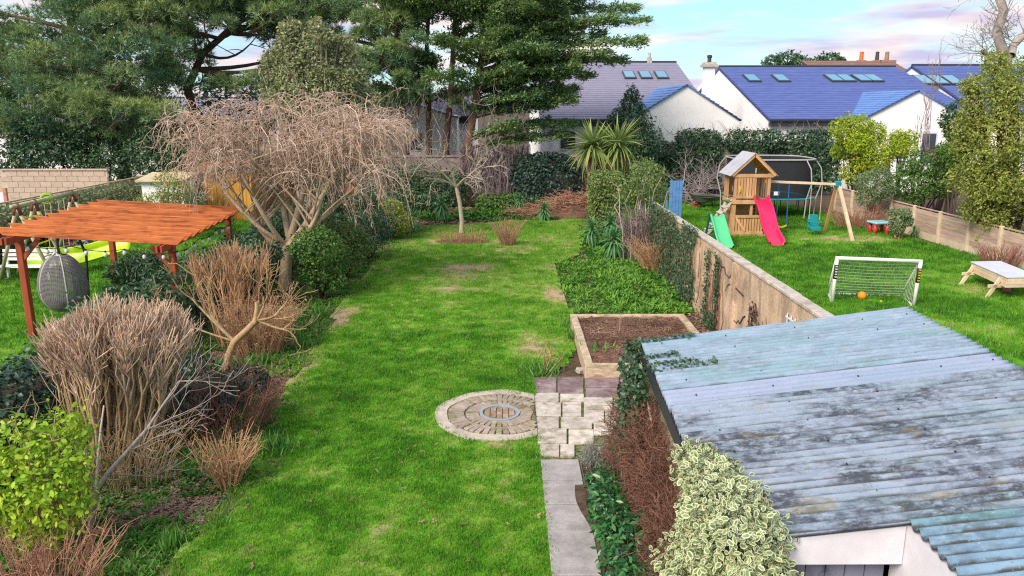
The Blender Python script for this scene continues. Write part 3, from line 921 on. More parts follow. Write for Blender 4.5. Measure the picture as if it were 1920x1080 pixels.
# ------------------------------------------------------------------ timber fence of the right-hand garden
M['fence_wood'] = surf('fence_board', (0.38, 0.25, 0.20), (0.62, 0.45, 0.36), 3, 0.85, 0.4, stretch=(1, 0.5, 6), stain=(0.40, 0.36, 0.34), stain_scale=1.2, stain_amt=0.5, island=0.18)
M['fence_post'] = surf('concrete_post', (0.52, 0.42, 0.30), (0.64, 0.53, 0.40), 5, 0.9, 0.2)
fence = thing('panel_fence', 'low timber board fence with pale concrete posts at the right edge of the play lawn', 'fence', (15.5, 29, 0))
FY = [22.2, 23.9, 25.6, 27.4, 29.2, 31.0, 32.8, 34.6, 36.4]
for y in FY:
    m = MB(); m.box((15.50, y, 0.58), (0.11, 0.12, 1.16)); m.build('post', M['fence_post'], fence, bevel=0.01)
for a, b_ in zip(FY[:-1], FY[1:]):
    m = MB(); m.box((15.53, (a + b_) / 2, 0.13), (0.04, b_ - a - 0.12, 0.26)); m.build('gravel_board', M['fence_post'], fence)
    for k in range(5):
        m = MB(); m.box((15.53 + 0.006 * (k % 2), (a + b_) / 2, 0.345 + k * 0.158), (0.022, b_ - a - 0.125, 0.154), 0, random.uniform(-.03, .03)); m.build('board', M['fence_wood'], fence)
    m = MB(); m.box((15.53, (a + b_) / 2, 1.125), (0.07, b_ - a - 0.122, 0.03)); m.build('cap_rail', M['fence_wood'], fence)

# ------------------------------------------------------------------ far-left fence and block wall
M['left_fence'] = surf('left_fence_wood', (0.42, 0.33, 0.20), (0.60, 0.50, 0.33), 3, 0.85, 0.3, stretch=(1, 0.5, 5), island=0.12)
lf = thing('garden_fence', 'long pale timber fence with a straight top rail beyond the swing frame', 'fence', (-15.9, 27, 0))
y = 19.0
while y < 34.6:
    m = MB(); m.box((-15.95, y, 0.92), (0.08, 0.09, 1.84)); m.build('post', M['left_fence'], lf)
    for k in range(7):
        m = MB(); m.box((-15.9 + 0.004 * (k % 2), y + 0.95, 0.16 + k * 0.25), (0.02, 1.80, 0.24)); m.build('board', M['left_fence'], lf)
    m = MB(); m.box((-15.9, y + 0.95, 1.84), (0.09, 1.89, 0.05)); m.build('top_rail', M['left_fence'], lf)
    y += 1.9
bw = thing('block_wall', 'sunlit concrete block wall under the pines at the left edge', 'wall', (-18.6, 32, 0))
m = MB(); m.box((-18.55, 32.08, 1.13), (4.36, 0.10, 2.26)); m.build('mortar', M['mortar'], bw)
for c in range(10):
    for k in range(10):
        x0 = -20.72 + k * 0.45 + (0.225 if c % 2 else 0)
        x1 = min(x0 + 0.436, -16.38)
        x0 = max(x0, -20.72)
        if x1 - x0 < 0.1: continue
        m = MB(); m.box(((x0 + x1) / 2, 32.03, 0.112 + c * 0.225), (x1 - x0, 0.05, 0.212)); m.build('block', M['block'], bw, bevel=0.004)
for k in range(5):
    m = MB(); m.box((-20.25 + k * 0.87, 32.06, 2.29), (0.86, 0.2, 0.06)); m.build('coping_stone', M['block'], bw, bevel=0.006)
lw = thing('low_block_wall', 'lower grey block wall running off the left edge behind the garden gate', 'wall', (-23.4, 32.3, 0))
m = MB(); m.box((-23.9, 32.35, 1.0), (6.3, 0.12, 2.0)); m.build('wall_face', M['block'], lw)
m = MB(); m.box((-23.9, 32.35, 2.03), (6.3, 0.2, 0.06)); m.build('coping', M['mortar'], lw)
M['gate_wood'] = surf('gate_wood', (0.30, 0.12, 0.08), (0.46, 0.24, 0.17), 5, 0.8, 0.3, island=0.3)
gt = thing('garden_gate', 'small brown and white slatted gate at the far left edge before the block wall', 'gate', (-18.9, 27.5, 0))
for i in range(6):
    m = MB(); m.box((-19.1 + i * 0.24, 27.5, 0.98), (0.20, 0.03, 1.75)); m.build('slat', M['gate_wood'] if i % 2 == 0 else M['lintel'], gt)
for z in (0.5, 1.75):
    m = MB(); m.box((-18.5, 27.53, z), (1.45, 0.03, 0.1)); m.build('rail', M['gate_wood'], gt)
m = MB(); m.box((-17.72, 27.5, 1.0), (0.1, 0.1, 2.0)); m.build('gate_post', M['gate_wood'], gt)

# boundary kerb / low fence piece at the left, under the pruned shrub
m = MB(); m.bar((-7.25, 9.6, 1.0), (-6.15, 10.9, 1.0), 0.05, 0.16)
lb = thing('boundary_rail', 'short weathered timber rail at the left edge beside the pruned shrub', 'fence', (-6.6, 10.2, 0))
m.build('rail', M['sleeper'], lb, bevel=0.006)
for p in ((-7.1, 9.78), (-6.3, 10.72)):
    m = MB(); m.box((p[0] + .05, p[1] - .05, 0.52), (0.08, 0.08, 1.04)); m.build('post', M['sleeper'], lb)

# ------------------------------------------------------------------ back wall of the middle garden
M['back_wall'] = surf('back_wall_render', (0.22, 0.16, 0.16), (0.36, 0.28, 0.27), 3, 0.95, 0.3, stain=(0.14, 0.10, 0.11), stain_scale=1.0, stain_amt=0.6)
m = MB()
m.box((-1.0, 38.6, 1.2), (10.6, 0.2, 2.4)); m.box((-1.0, 38.6, 2.43), (10.6, 0.3, 0.08))
tag(m.build('rear_wall', M['back_wall']), 'dull mauve wall at the far end of the middle garden behind the bare tree', 'wall')
m = MB()
m.box((11.2, 43.5, 1.4), (13.8, 0.25, 2.8)); m.box((11.2, 43.5, 2.85), (13.8, 0.35, 0.1))
tag(m.build('rear_wall', M['coping']), 'grey stone wall under the ivy at the far end of the play lawn', 'wall')
m = MB()
for i in range(9):
    m.box((-12.2 + i * 0.6, 36.2, 0.95), (0.56, 0.05, 1.9))
m.box((-9.8, 36.15, 1.92), (5.5, 0.08, 0.06))
tag(m.build('rear_fence', M['gate_wood']), 'dark brown board fence behind the weeping tree at the end of the left garden', 'fence')

# ------------------------------------------------------------------ houses
def roof_slab(name, p0, p1, p2, p3, mat, parent, courses=26, t=0.18):
    """sloping roof face eave p0-p1, ridge p3-p2, with stepped slate courses"""
    p0, p1, p2, p3 = (np.array(p, float) for p in (p0, p1, p2, p3))
    nrm_ = np.cross(p1 - p0, p3 - p0); nrm_ /= np.linalg.norm(nrm_)
    if nrm_[2] < 0: nrm_ = -nrm_
    V, F = [], []
    for i in range(courses):
        a, b = i / courses, (i + 1) / courses
        e0, e1 = p0 + (p3 - p0) * a + nrm_ * 0.035, p1 + (p2 - p1) * a + nrm_ * 0.035
        r0, r1 = p0 + (p3 - p0) * b, p1 + (p2 - p1) * b
        b0, b1 = p0 + (p3 - p0) * a, p1 + (p2 - p1) * a
        k = len(V)
        V += [e0, e1, r1, r0, b0, b1]
        F += [(k, k + 1, k + 2, k + 3), (k + 4, k + 5, k + 1, k)]
    k = len(V)
    V += [p - nrm_ * t for p in (p0, p1, p2, p3)] + [p0, p1, p2, p3]
    F += [(k + 3, k + 2, k + 1, k), (k, k + 1, k + 5, k + 4), (k + 1, k + 2, k + 6, k + 5), (k + 2, k + 3, k + 7, k + 6), (k + 3, k, k + 4, k + 7)]
    return array_obj(name, np.array(V), np.array(F), mat, parent)
def house(name, label, x0, x1, ye, yr, ze, zr, mat_roof, gable=None, lights=(), mat_ext=None, windows=(), gwin=()):
    """long house, eave at ye facing the viewer, ridge at yr; gable = (apex x, y, apex z, half width, eave z)"""
    h = thing(name, label, 'house', ((x0 + x1) / 2, (ye + yr) / 2, 0), 'white rendered houses beyond the gardens')
    yb = 2 * yr - ye
    m = MB()
    m.prism([(x0, ye + .3, 0), (x0, yb - .3, 0), (x0, yb - .3, ze), (x0, yr, zr - 0.12), (x0, ye + .3, ze)], (x1 - x0, 0, 0)); m.build('wall', M['render_white'], h)
    o = 0.06
    rf = roof_slab('roof', (x0 - o, ye, ze - 0.02), (x1 + o, ye, ze - 0.02), (x1 + o, yr, zr), (x0 - o, yr, zr), mat_roof, h, 30)
    roof_slab('rear_roof', (x1 + o, yb, ze - 0.02), (x0 - o, yb, ze - 0.02), (x0 - o, yr, zr), (x1 + o, yr, zr), mat_roof, h, 4)
    m = MB(); m.tube([(x0 - o, yr, zr + 0.03), (x1 + o, yr, zr + 0.03)], 0.09, 6); m.build('ridge_tile', M['gutter'], h)
    m = MB(); m.box(((x0 + x1) / 2, ye - 0.07, ze - 0.10), (x1 - x0 + 0.2, 0.12, 0.12)); m.build('gutter', M['gutter'], h)
    m = MB(); m.box(((x0 + x1) / 2, ye + 0.1, ze - 0.30), (x1 - x0 + 0.1, 0.3, 0.22)); m.build('fascia', M['gutter'], h)
    m = MB(); m.tube([(x0 + 0.5, ye + 0.22, ze - 0.2), (x0 + 0.5, ye + 0.22, 0.1)], 0.05, 6); m.build('downpipe', M['lintel'], h)
    n = np.array([0, -(zr - ze), yr - ye]); n = n / np.linalg.norm(n)
    s = np.array([0, yr - ye, zr - ze]); s = s / np.linalg.norm(s)
    for lx, t, w, hh in lights:
        c = np.array([lx, ye + (yr - ye) * t, ze + (zr - ze) * t]) + n * 0.07
        f_ = MB(); f_.bar(c - s * hh / 2, c + s * hh / 2, w, 0.12, n); fo = f_.build('rooflight', M['frame_dark'], h)
        f_ = MB(); f_.bar(c + n * 0.07 - s * hh * 0.42, c + n * 0.07 + s * hh * 0.42, w * 0.82, 0.02, n); f_.build('pane', M['sky_glass'], fo)
    for wx, wz, w, hh in windows:
        f_ = MB(); f_.box((wx, ye + 0.29, wz), (w, 0.10, hh)); fo = f_.build('window', M['lintel'], h)
        f_ = MB(); f_.box((wx, ye + 0.235, wz), (w * 0.86, 0.02, hh * 0.86)); f_.build('pane', M['glass'], fo)
    if gable:
        gx, gy, gz, hw, gze = gable
        ym = ye + (yr - ye) * (gz - ze) / (zr - ze)
        m = MB(); m.prism([(gx - hw, gy + .12, 0), (gx + hw, gy + .12, 0), (gx + hw, gy + .12, gze), (gx, gy + .12, gz - 0.10), (gx - hw, gy + .12, gze)], (0, ye + 0.9 - gy, 0)); m.build('extension_wall', M['render_white'], h)
        me_ = mat_ext or mat_roof
        yl = ye + (yr - ye) * max(0.0, (gze - ze) / (zr - ze))
        roof_slab('extension_roof', (gx - hw - .1, yl + .6, gze - .05), (gx - hw - .1, gy, gze - .05), (gx, gy, gz), (gx, ym, gz), me_, h, 12, 0.06)
        roof_slab('extension_roof', (gx + hw + .1, gy, gze - .05), (gx + hw + .1, yl + .6, gze - .05), (gx, ym, gz), (gx, gy, gz), me_, h, 12, 0.06)
        for wx, wz, w, hh in gwin:
            f_ = MB(); f_.box((wx, gy + 0.11, wz), (w, 0.10, hh)); fo = f_.build('window', M['lintel'], h)
            f_ = MB(); f_.box((wx, gy + 0.05, wz), (w * 0.86, 0.02, hh * 0.86)); f_.build('pane', M['glass'], fo)
    return h
def lx(px, Y):
    return dep(px, 200, Y)[0]
LY = 54.5
house('house', 'white house with lilac-grey slate roof and three pale rooflights behind the cypress tree', 2.0, 12.2, 46, 58, 4.10, 7.9, M['slate_grey'],
      gable=(9.85, 43.5, 6.0, 3.0, 4.12), lights=[(lx(p, LY), 0.72, 0.78, 1.7) for p in (1055, 1178, 1208, 1238)], mat_ext=M['slate_bright'],
      windows=[(3.6, 2.9, 1.0, 1.2), (5.6, 2.9, 0.9, 1.2)])
house('house', 'white house with long blue slate roof and six rooflights, right of the white chimney', 15.4, 28.1, 46, 58, 4.12, 7.6, M['slate'],
      gable=(23.1, 44.5, 5.72, 2.9, 4.2), lights=[(lx(p, LY), 0.72, 0.85, 1.8) for p in (1407, 1461, 1560, 1582, 1612, 1633)], mat_ext=M['slate_bright'],
      windows=[(18.1, 3.0, 1.0, 1.2)], gwin=[(22.2, 2.6, 0.9, 1.6), (24.0, 2.5, 0.9, 1.9)])
house('house', 'rightmost white house with blue slate roof, half hidden by the leafy tree', 30.4, 46, 50, 60, 4.2, 7.8, M['slate'],
      gable=(35.0, 48, 6.0, 3.2, 4.3), lights=[(lx(p, 56.5), 0.66, 0.95, 2.0) for p in (1727, 1753, 1780)])
h0 = house('house', 'white gabled house seen in glimpses between the conifer trunks', -11.0, -2.0, 45.0, 50, 4.3, 5.5, M['slate_grey'],
      gable=(-6.3, 42.6, 5.35, 3.6, 4.3), gwin=[(-7.0, 2.95, 0.9, 1.0), (-5.9, 2.95, 0.8, 1.0), (-4.9, 2.95, 0.7, 1.0), (-7.0, 1.4, 1.0, 1.2)])
house('house', 'leftmost pale house barely visible through the pines', -36, -15.5, 52, 60, 3.9, 5.4, M['slate_grey'], windows=[(-18, 2.8, 1.3, 1.3), (-22, 2.8, 1.3, 1.3)])
ch = thing('chimney', 'white rendered chimney with dark cap between the grey and the blue roof', 'chimney', (12.55, 50, 0))
m = MB(); m.box((12.62, 50, 3.6), (0.62, 0.62, 7.2)); m.build('stack', M['render_white'], ch)
m = MB(); m.box((12.62, 50, 7.28), (0.9, 0.9, 0.16)); m.box((12.62, 50, 7.42), (0.72, 0.72, 0.12)); m.build('cap', M['coping'], ch)
m = MB(); m.lathe([(0.13, 0), (0.12, 0.25), (0.16, 0.30), (0.16, 0.42), (0.1, 0.45)], (12.62, 50, 7.48), 10); m.build('pot', M['frame_dark'], ch)
m = MB(); m.box((10.3, 58.0, 7.95), (0.34, 0.34, 0.6)); m.lathe([(0.10, 0), (0.09, 0.25), (0.12, 0.28)], (10.3, 58, 8.25), 8)
tag(m.build('chimney', M['coping']), 'tiny chimney stub on the ridge of the lilac-grey roof', 'chimney')
fh = thing('far_house', 'distant house with low brown roof showing over the blue ridge', 'house', (30, 76, 0))
m = MB(); m.prism([(20.0, 72, 0), (20, 84, 0), (20, 84, 6.6), (20, 78, 8.3), (20, 72, 6.6)], (17.2, 0, 0)); m.build('wall', M['render_white'], fh)
roof_slab('roof', (28.6, 71.6, 7.2), (37.4, 71.6, 7.2), (37.4, 78, 9.15), (28.6, 78, 9.15), M['brown_roof'], fh, 8)
roof_slab('roof', (19.6, 71.6, 7.0), (28.6, 71.6, 7.0), (28.6, 78, 8.6), (19.6, 78, 8.6), M['brown_roof'], fh, 8)
for px, w, mt, pot in ((1606, 0.5, 'terracotta', 1), (1635, 0.4, 'frame_dark', 1), (1653, 1.2, 'brick_chimney', 0)):
    x_ = lx(px, 78)
    c_ = thing('chimney', {1606: 'orange clay chimney pots on the distant brown roof', 1635: 'dark metal chimney cowl on the distant brown roof', 1653: 'squat brick chimney at the right end of the distant roof'}[px], 'chimney', (x_, 78, 8.2))
    m = MB(); m.box((x_, 78, 8.7), (w * 1.3, 0.8, 1.0)); m.build('stack', M['brick_chimney'], c_)
    w = min(w, 0.45)
    m = MB(); m.lathe([(w * 0.5, -0.1), (w * 0.42, 0.55), (w * 0.5, 0.6), (w * 0.3, 0.7)], (x_, 78, 9.3), 8); m.build('pot', M[mt], c_)
# ------------------------------------------------------------------ play tower
M['tower_wood'] = surf('play_timber', (0.46, 0.25, 0.12), (0.66, 0.40, 0.21), 4, 0.75, 0.3, stretch=(1, 1, 0.4), island=0.14, stain=(0.36, 0.20, 0.11), stain_scale=2.0, stain_amt=0.4)
M['pale_wood'] = surf('pale_timber', (0.58, 0.43, 0.30), (0.74, 0.60, 0.45), 4, 0.8, 0.25, island=0.1, stain=(0.42, 0.32, 0.24), stain_scale=2.0, stain_amt=0.4)
M['grey_board'] = surf('grey_roof_board', (0.36, 0.36, 0.42), (0.48, 0.48, 0.55), 4, 0.7, 0.2, island=0.08)
M['pink'] = plain('pink_plastic', (0.78, 0.015, 0.10), 0.3, 0.5, wear=0.06)
M['green_plastic'] = plain('green_plastic', (0.09, 0.52, 0.24), 0.35, 0.5)
M['dark_green_plastic'] = plain('dark_green_plastic', (0.01, 0.16, 0.13), 0.4, 0.5)
M['teal'] = plain('teal_plastic', (0.01, 0.25, 0.29), 0.4, 0.5)
M['yellow'] = plain('yellow_plastic', (0.85, 0.62, 0.02), 0.35, 0.5)
M['blue_rope'] = plain('blue_rope', (0.02, 0.12, 0.36), 0.8)
M['rope'] = plain('pale_rope', (0.55, 0.46, 0.34), 0.9)
M['steel'] = plain('grey_steel', (0.42, 0.41, 0.42), 0.4, 0.5)
M['white_paint'] = plain('white_plastic', (0.80, 0.79, 0.78), 0.4, 0.5, wear=0.05)
M['black'] = plain('black_rubber', (0.02, 0.02, 0.022), 0.6)
def one(name, mat, parent, fn, bevel=0.0, smooth=False):
    m = MB(); fn(m)
    return m.build(name, mat, parent, smooth=smooth, bevel=bevel)
TX0, TX1, TY0, TY1, TD, TR = 8.55, 9.80, 28.95, 30.25, 1.38, 2.38
tw_ = thing('play_tower', 'wooden play tower with grey pitched roof, railings and clad lower den', 'play tower', (9.17, 29.6, 0))
for x in (TX0, TX1):
    for y in (TY0, TY1):
        one('post', M['tower_wood'], tw_, lambda m: m.box((x, y, TR / 2), (0.10, 0.10, TR)), 0.006)
for i in range(8):
    one('deck_board', M['tower_wood'], tw_, lambda m: m.box((9.175, TY0 + 0.08 + i * 0.163, TD), (1.22, 0.155, 0.035)))
one('deck_beam', M['tower_wood'], tw_, lambda m: m.box((9.175, TY0 - 0.07, TD - 0.06), (1.42, 0.04, 0.15)), 0.004)
one('deck_beam', M['tower_wood'], tw_, lambda m: m.box((TX0 - 0.07, 29.6, TD - 0.06), (0.04, 1.42, 0.15)), 0.004)
one('deck_beam', M['tower_wood'], tw_, lambda m: m.box((TX1 + 0.07, 29.6, TD - 0.06), (0.04, 1.42, 0.15)), 0.004)
one('front_rail', M['tower_wood'], tw_, lambda m: m.box((9.175, TY0 - 0.065, 2.30), (1.50, 0.04, 0.13)), 0.004)
one('front_rail', M['tower_wood'], tw_, lambda m: m.box((8.90, TY0 - 0.075, TD + 0.12), (0.66, 0.03, 0.09)), 0.004)
for i in range(6):
    one('railing_slat', M['tower_wood'], tw_, lambda m: m.box((8.66 + i * 0.108, TY0 - 0.06, 1.83), (0.085, 0.02, 0.80)))
one('middle_post', M['tower_wood'], tw_, lambda m: m.box((9.27, TY0, 1.85), (0.09, 0.09, 0.95)), 0.005)
one('rear_middle_post', M['tower_wood'], tw_, lambda m: m.box((9.2, TY0 + 0.02, 0.66), (0.09, 0.09, 1.3)), 0.005)
for i in range(10):
    one('railing_slat', M['tower_wood'], tw_, lambda m: m.box((8.66 + i * 0.115, TY1 + 0.06, 1.85), (0.09, 0.02, 0.85)))
for i in range(4):
    one('railing_slat', M['tower_wood'], tw_, lambda m: m.box((TX0 - 0.06, 29.7 + i * 0.14, 1.85), (0.02, 0.11, 0.85)))
    one('railing_slat', M['tower_wood'], tw_, lambda m: m.box((TX1 + 0.06, 29.2 + i * 0.25, 1.85), (0.02, 0.11, 0.85)))
# lower den
for k in range(8):
    one('cladding_board', M['tower_wood'], tw_, lambda m: m.box((TX0 - 0.055, 29.6, 0.10 + k * 0.145), (0.022, 1.2, 0.138)))
    one('cladding_board', M['tower_wood'], tw_, lambda m: m.box((9.175, TY1 + 0.055, 0.10 + k * 0.145), (1.25, 0.022, 0.138)))
for z in (0.16, 0.78):
    one('den_rail', M['tower_wood'], tw_, lambda m: m.box((9.12, TY0 - 0.07, z), (1.10, 0.035, 0.10)))
for i in range(10):
    one('den_slat', M['tower_wood'], tw_, lambda m: m.box((8.66 + i * 0.105, TY0 - 0.04, 0.47), (0.075, 0.02, 0.58)))
one('den_brace', M['tower_wood'], tw_, lambda m: m.bar((8.62, TY0 - 0.10, 0.72), (8.98, TY0 - 0.10, 0.22), 0.02, 0.085, (1, 0, 1)))
one('ground_beam', M['tower_wood'], tw_, lambda m: m.box((9.175, TY0 - 0.08, 0.05), (1.42, 0.06, 0.10)))
# roof
RX, RZ, RE = 9.175, 3.12, 2.30
for s in (-1, 1):
    for k in range(6):
        t0, t1 = k / 6, (k + 1) / 6
        a = (RX + s * (0.02 + 0.86 * t0), 0, RZ - (RZ - RE) * t0)
        b_ = (RX + s * (0.02 + 0.86 * t1), 0, RZ - (RZ - RE) * t1)
        c_ = ((a[0] + b_[0]) / 2, 29.6, (a[2] + b_[2]) / 2)
        one('roof_board', M['grey_board'] if s < 0 else M['tower_wood'], tw_, lambda m: m.box(c_, (0.215, 1.62, 0.022), 0, s * math.atan2(RZ - RE, 0.86) + s * 0.02))
    for y in (TY0 - 0.12, TY1 + 0.12):
        one('gable_beam', M['tower_wood'], tw_, lambda m: m.bar((RX, y, RZ - 0.06), (RX + s * 0.80, y, RE + 0.0), 0.035, 0.09, (-s * 0.7, 0, 0.7)))
one('ridge_beam', M['tower_wood'], tw_, lambda m: m.box((RX, 29.6, RZ - 0.09), (0.05, 1.5, 0.10)))
# ladder with grips on the left
for y in (29.05, 29.55):
    one('ladder_rail', M['pale_wood'], tw_, lambda m: m.bar((TX0 - 0.05, y, TD), (7.55, y - 0.1, 0.0), 0.045, 0.09))
for k in range(6):
    t = (k + 0.6) / 6.4
    one('ladder_rung', M['grey_board'] if k % 3 else M['dark_green_plastic'], tw_, lambda m: m.box((TX0 - 0.05 + (7.55 - TX0 + 0.05) * t, 29.30 - 0.1 * t, TD * (1 - t) + 0.07), (0.17, 0.56, 0.035), 0, -0.3), 0.006)
one('steering_wheel', M['yellow'], tw_, lambda m: m.tube([(TX0 + 0.14, 29.0 + 0.18 * math.cos(a), 1.78 + 0.18 * math.sin(a)) for a in np.linspace(0, 6.283, 17)], 0.018, 6))
# pink slide
sl = thing('slide', 'wavy bright pink plastic slide running down from the play tower', 'slide', (9.5, 27.6, 0))
def slide_mesh(x, y0, y1, z0, w, rim, wave, n=28, dx=0.0):
    prof = [(-w / 2 - 0.035, rim - 0.03), (-w / 2 - 0.03, rim), (-w / 2, rim), (-w / 2 + 0.03, 0.03), (-w / 2 + 0.09, 0), (w / 2 - 0.09, 0), (w / 2 - 0.03, 0.03), (w / 2, rim), (w / 2 + 0.03, rim), (w / 2 + 0.035, rim - 0.03)]
    V, F = [], []
    for i in range(n + 1):
        t = i / n
        y = y0 + (y1 - y0) * t
        z = z0 * (1 - t) ** 1.15 + wave * math.sin(2 * math.pi * t * 1.25 - 0.4) * math.sin(math.pi * t) + 0.08 * t
        if t > 0.9: z = max(z, 0.07)
        V += [(x + dx * t + a, y, z + b) for a, b in prof]
    k = len(prof)
    for i in range(n):
        for j in range(k - 1):
            F.append((i * k + j, i * k + j + 1, (i + 1) * k + j + 1, (i + 1) * k + j))
    return np.array(V), np.array(F)
V, F = slide_mesh(9.52, 28.9, 26.45, 1.42, 0.50, 0.15, 0.10, dx=-0.12)
o = array_obj('chute', V, F, M['pink'], sl, True)
md = o.modifiers.new('thickness', 'SOLIDIFY'); md.thickness = 0.02
one('foot', M['pale_wood'], sl, lambda m: m.box((9.40, 26.75, 0.04), (0.6, 0.06, 0.08)))
# little green slide
gs = thing('slide', 'small green plastic toddler slide with dark steps beside the wall', 'slide', (7.5, 26.8, 0))
V, F = slide_mesh(7.50, 27.4, 25.95, 0.98, 0.42, 0.10, 0.02)
o = array_obj('chute', V, F, M['green_plastic'], gs, True)
md = o.modifiers.new('thickness', 'SOLIDIFY'); md.thickness = 0.02
for s in (-1, 1):
    one('ladder_side', M['dark_green_plastic'], gs, lambda m: m.bar((7.50 + s * 0.25, 27.42, 1.12), (7.50 + s * 0.25, 27.95, 0.0), 0.05, 0.12))
for k in range(3):
    one('step', M['dark_green_plastic'], gs, lambda m: m.box((7.5, 27.5 + k * 0.15, 0.78 - k * 0.26), (0.46, 0.12, 0.04)), 0.008)
# swing frame
sw = thing('timber_swing', 'timber swing beam with splayed legs joined to the right of the play tower', 'swing', (12.3, 28.7, 0))
B0, B1 = Vector((9.86, 29.62, 2.02)), Vector((12.25, 28.70, 2.00))
one('beam', M['pale_wood'], sw, lambda m: m.bar(B0, B1, 0.09, 0.09), 0.006)
one('leg', M['pale_wood'], sw, lambda m: m.bar(B1 + Vector((0.05, -0.05, -0.03)), (12.55, 27.59, 0), 0.10, 0.10), 0.008)
one('leg', M['tower_wood'], sw, lambda m: m.bar(B1 + Vector((0.0, 0.08, -0.03)), (12.37, 29.77, 0), 0.10, 0.10), 0.008)
one('joint_cap', M['teal'], sw, lambda m: m.box((12.27, 28.70, 2.01), (0.19, 0.24, 0.22)), 0.03)
one('joint_cap', M['teal'], sw, lambda m: m.box((9.93, 29.60, 2.02), (0.12, 0.14, 0.14)), 0.02)
def on_beam(t): return B0 + (B1 - B0) * t
s1 = thing('yellow_swing', 'yellow curved swing seat on blue ropes', 'swing seat', tuple(on_beam(0.26) + Vector((0, 0, -1.65))))
a, b_ = on_beam(0.20), on_beam(0.345)
for p in (a, b_):
    one('rope', M['blue_rope'], s1, lambda m: m.tube([p + Vector((0, 0, -0.04)), p + Vector((0, -0.02, -0.9)), p + Vector((0, -0.04, -1.62))], 0.02, 6))
pts = [a.lerp(b_, t) + Vector((0, -0.04, -1.62 - 0.09 * math.sin(math.pi * t))) for t in np.linspace(0, 1, 9)]
m = MB()
for i in range(8): m.bar(pts[i], pts[i + 1] + (pts[i + 1] - pts[i]) * 0.06, 0.16, 0.05)
m.build('seat', M['yellow'], s1)
s2 = thing('bucket_swing', 'green plastic bucket swing seat on pale ropes', 'swing seat', tuple(on_beam(0.72) + Vector((0, 0, -1.7))))
a, b_ = on_beam(0.655), on_beam(0.80)
for p in (a, b_):
    one('rope', M['rope'], s2, lambda m: m.tube([p + Vector((0, 0, -0.04)), p + Vector((0, -0.03, -1.35))], 0.012, 6))
c_ = (a + b_) / 2
one('seat', M['teal'], s2, lambda m: m.prism([c_ + Vector(v) for v in ((-0.2, 0.05, -1.68), (-0.16, 0.05, -1.76), (0.16, 0.05, -1.76), (0.2, 0.05, -1.68), (0.2, 0.05, -1.60), (-0.2, 0.05, -1.60))], (0, -0.32, 0)), 0.02)
one('backrest', M['teal'], s2, lambda m: m.prism([c_ + Vector(v) for v in ((-0.2, 0.09, -1.62), (0.2, 0.09, -1.62), (0.19, 0.12, -1.22), (0.13, 0.12, -1.17), (-0.13, 0.12, -1.17), (-0.19, 0.12, -1.22))], (0, -0.05, 0)), 0.015)
one('guard_bar', M['teal'], s2, lambda m: m.tube([c_ + Vector(v) for v in ((-0.2, 0.05, -1.45), (-0.19, -0.25, -1.43), (0.19, -0.25, -1.43), (0.2, 0.05, -1.45))], 0.025, 6))

# ------------------------------------------------------------------ trampoline
tp = thing('trampoline', 'trampoline with turquoise pad and tall black safety net behind the play tower', 'trampoline', (11.7, 34.8, 0))
TC, TRX, TRY = (11.75, 34.9), 1.85, 1.75
def ell(t, k=1.0, z=0.9, e=0.55):
    c, s = math.cos(t), math.sin(t)
    return (TC[0] + TRX * k * math.copysign(abs(c) ** e, c), TC[1] + TRY * k * math.copysign(abs(s) ** e, s), z)
T = np.linspace(0, 2 * math.pi, 49)[:-1]
V = [ell(t, 1.0, 0.88) for t in T] + [ell(t, 1.0, 0.93) for t in T] + [ell(t, 0.84, 0.93) for t in T] + [ell(t, 0.84, 0.88) for t in T]
F = [(a * 48 + i, a * 48 + (i + 1) % 48, ((a + 1) % 4) * 48 + (i + 1) % 48, ((a + 1) % 4) * 48 + i) for a in range(4) for i in range(48)]
array_obj('pad', np.array(V), np.array(F), M['teal'], tp)
m = MB(); m._add([ell(t, 0.85, 0.885) for t in T], [tuple(range(48))]); m.build('mat', M['black'], tp)
def net_mat(name, c, see):
    m, n, l, b, out = new_mat(name)
    b.inputs['Base Color'].default_value = (*c, 1); b.inputs['Roughness'].default_value = 0.8
    t = n.new('ShaderNodeBsdfTransparent'); mx = n.new('ShaderNodeMixShader'); mx.inputs['Fac'].default_value = see
    l.new(b.outputs['BSDF'], mx.inputs[1]); l.new(t.outputs['BSDF'], mx.inputs[2]); l.new(mx.outputs['Shader'], out.inputs['Surface'])
    return m
M['net'] = net_mat('safety_net', (0.018, 0.020, 0.028), 0.14)
V = [ell(t, 0.86, 0.93) for t in T] + [ell(t, 0.90, 1.7) for t in T] + [ell(t, 0.93, 2.56) for t in T]
F = [(a * 48 + i, a * 48 + (i + 1) % 48, (a + 1) * 48 + (i + 1) % 48, (a + 1) * 48 + i) for a in range(2) for i in range(48)]
array_obj('safety_net', np.array(V), np.array(F), M['net'], tp, True)
m = MB(); m.tube([ell(t, 0.95, 2.58) for t in list(T) + [T[0]]], 0.032, 6); m.build('top_ring', M['steel'], tp)
for t in np.linspace(0.4, 6.7, 9)[:-1]:
    m = MB(); m.tube([ell(t, 1.0, 0.0), ell(t, 1.02, 0.9), ell(t, 1.12, 1.6), ell(t, 1.08, 2.2), ell(t, 0.95, 2.58)], 0.026, 6); m.build('pole', M['steel'], tp)
for t in np.linspace(0.0, 6.283, 7)[:-1]:
    m = MB(); m.tube([ell(t, 0.95, 0.9), ell(t, 0.93, 0.03), ell(t + 0.2, 0.93, 0.03), ell(t + 0.2, 0.95, 0.9)], 0.02, 6); m.build('leg', M['black'], tp)
one('label_card', M['white_paint'], tp, lambda m: m.box((11.55, 33.10, 1.18), (0.22, 0.01, 0.16)))

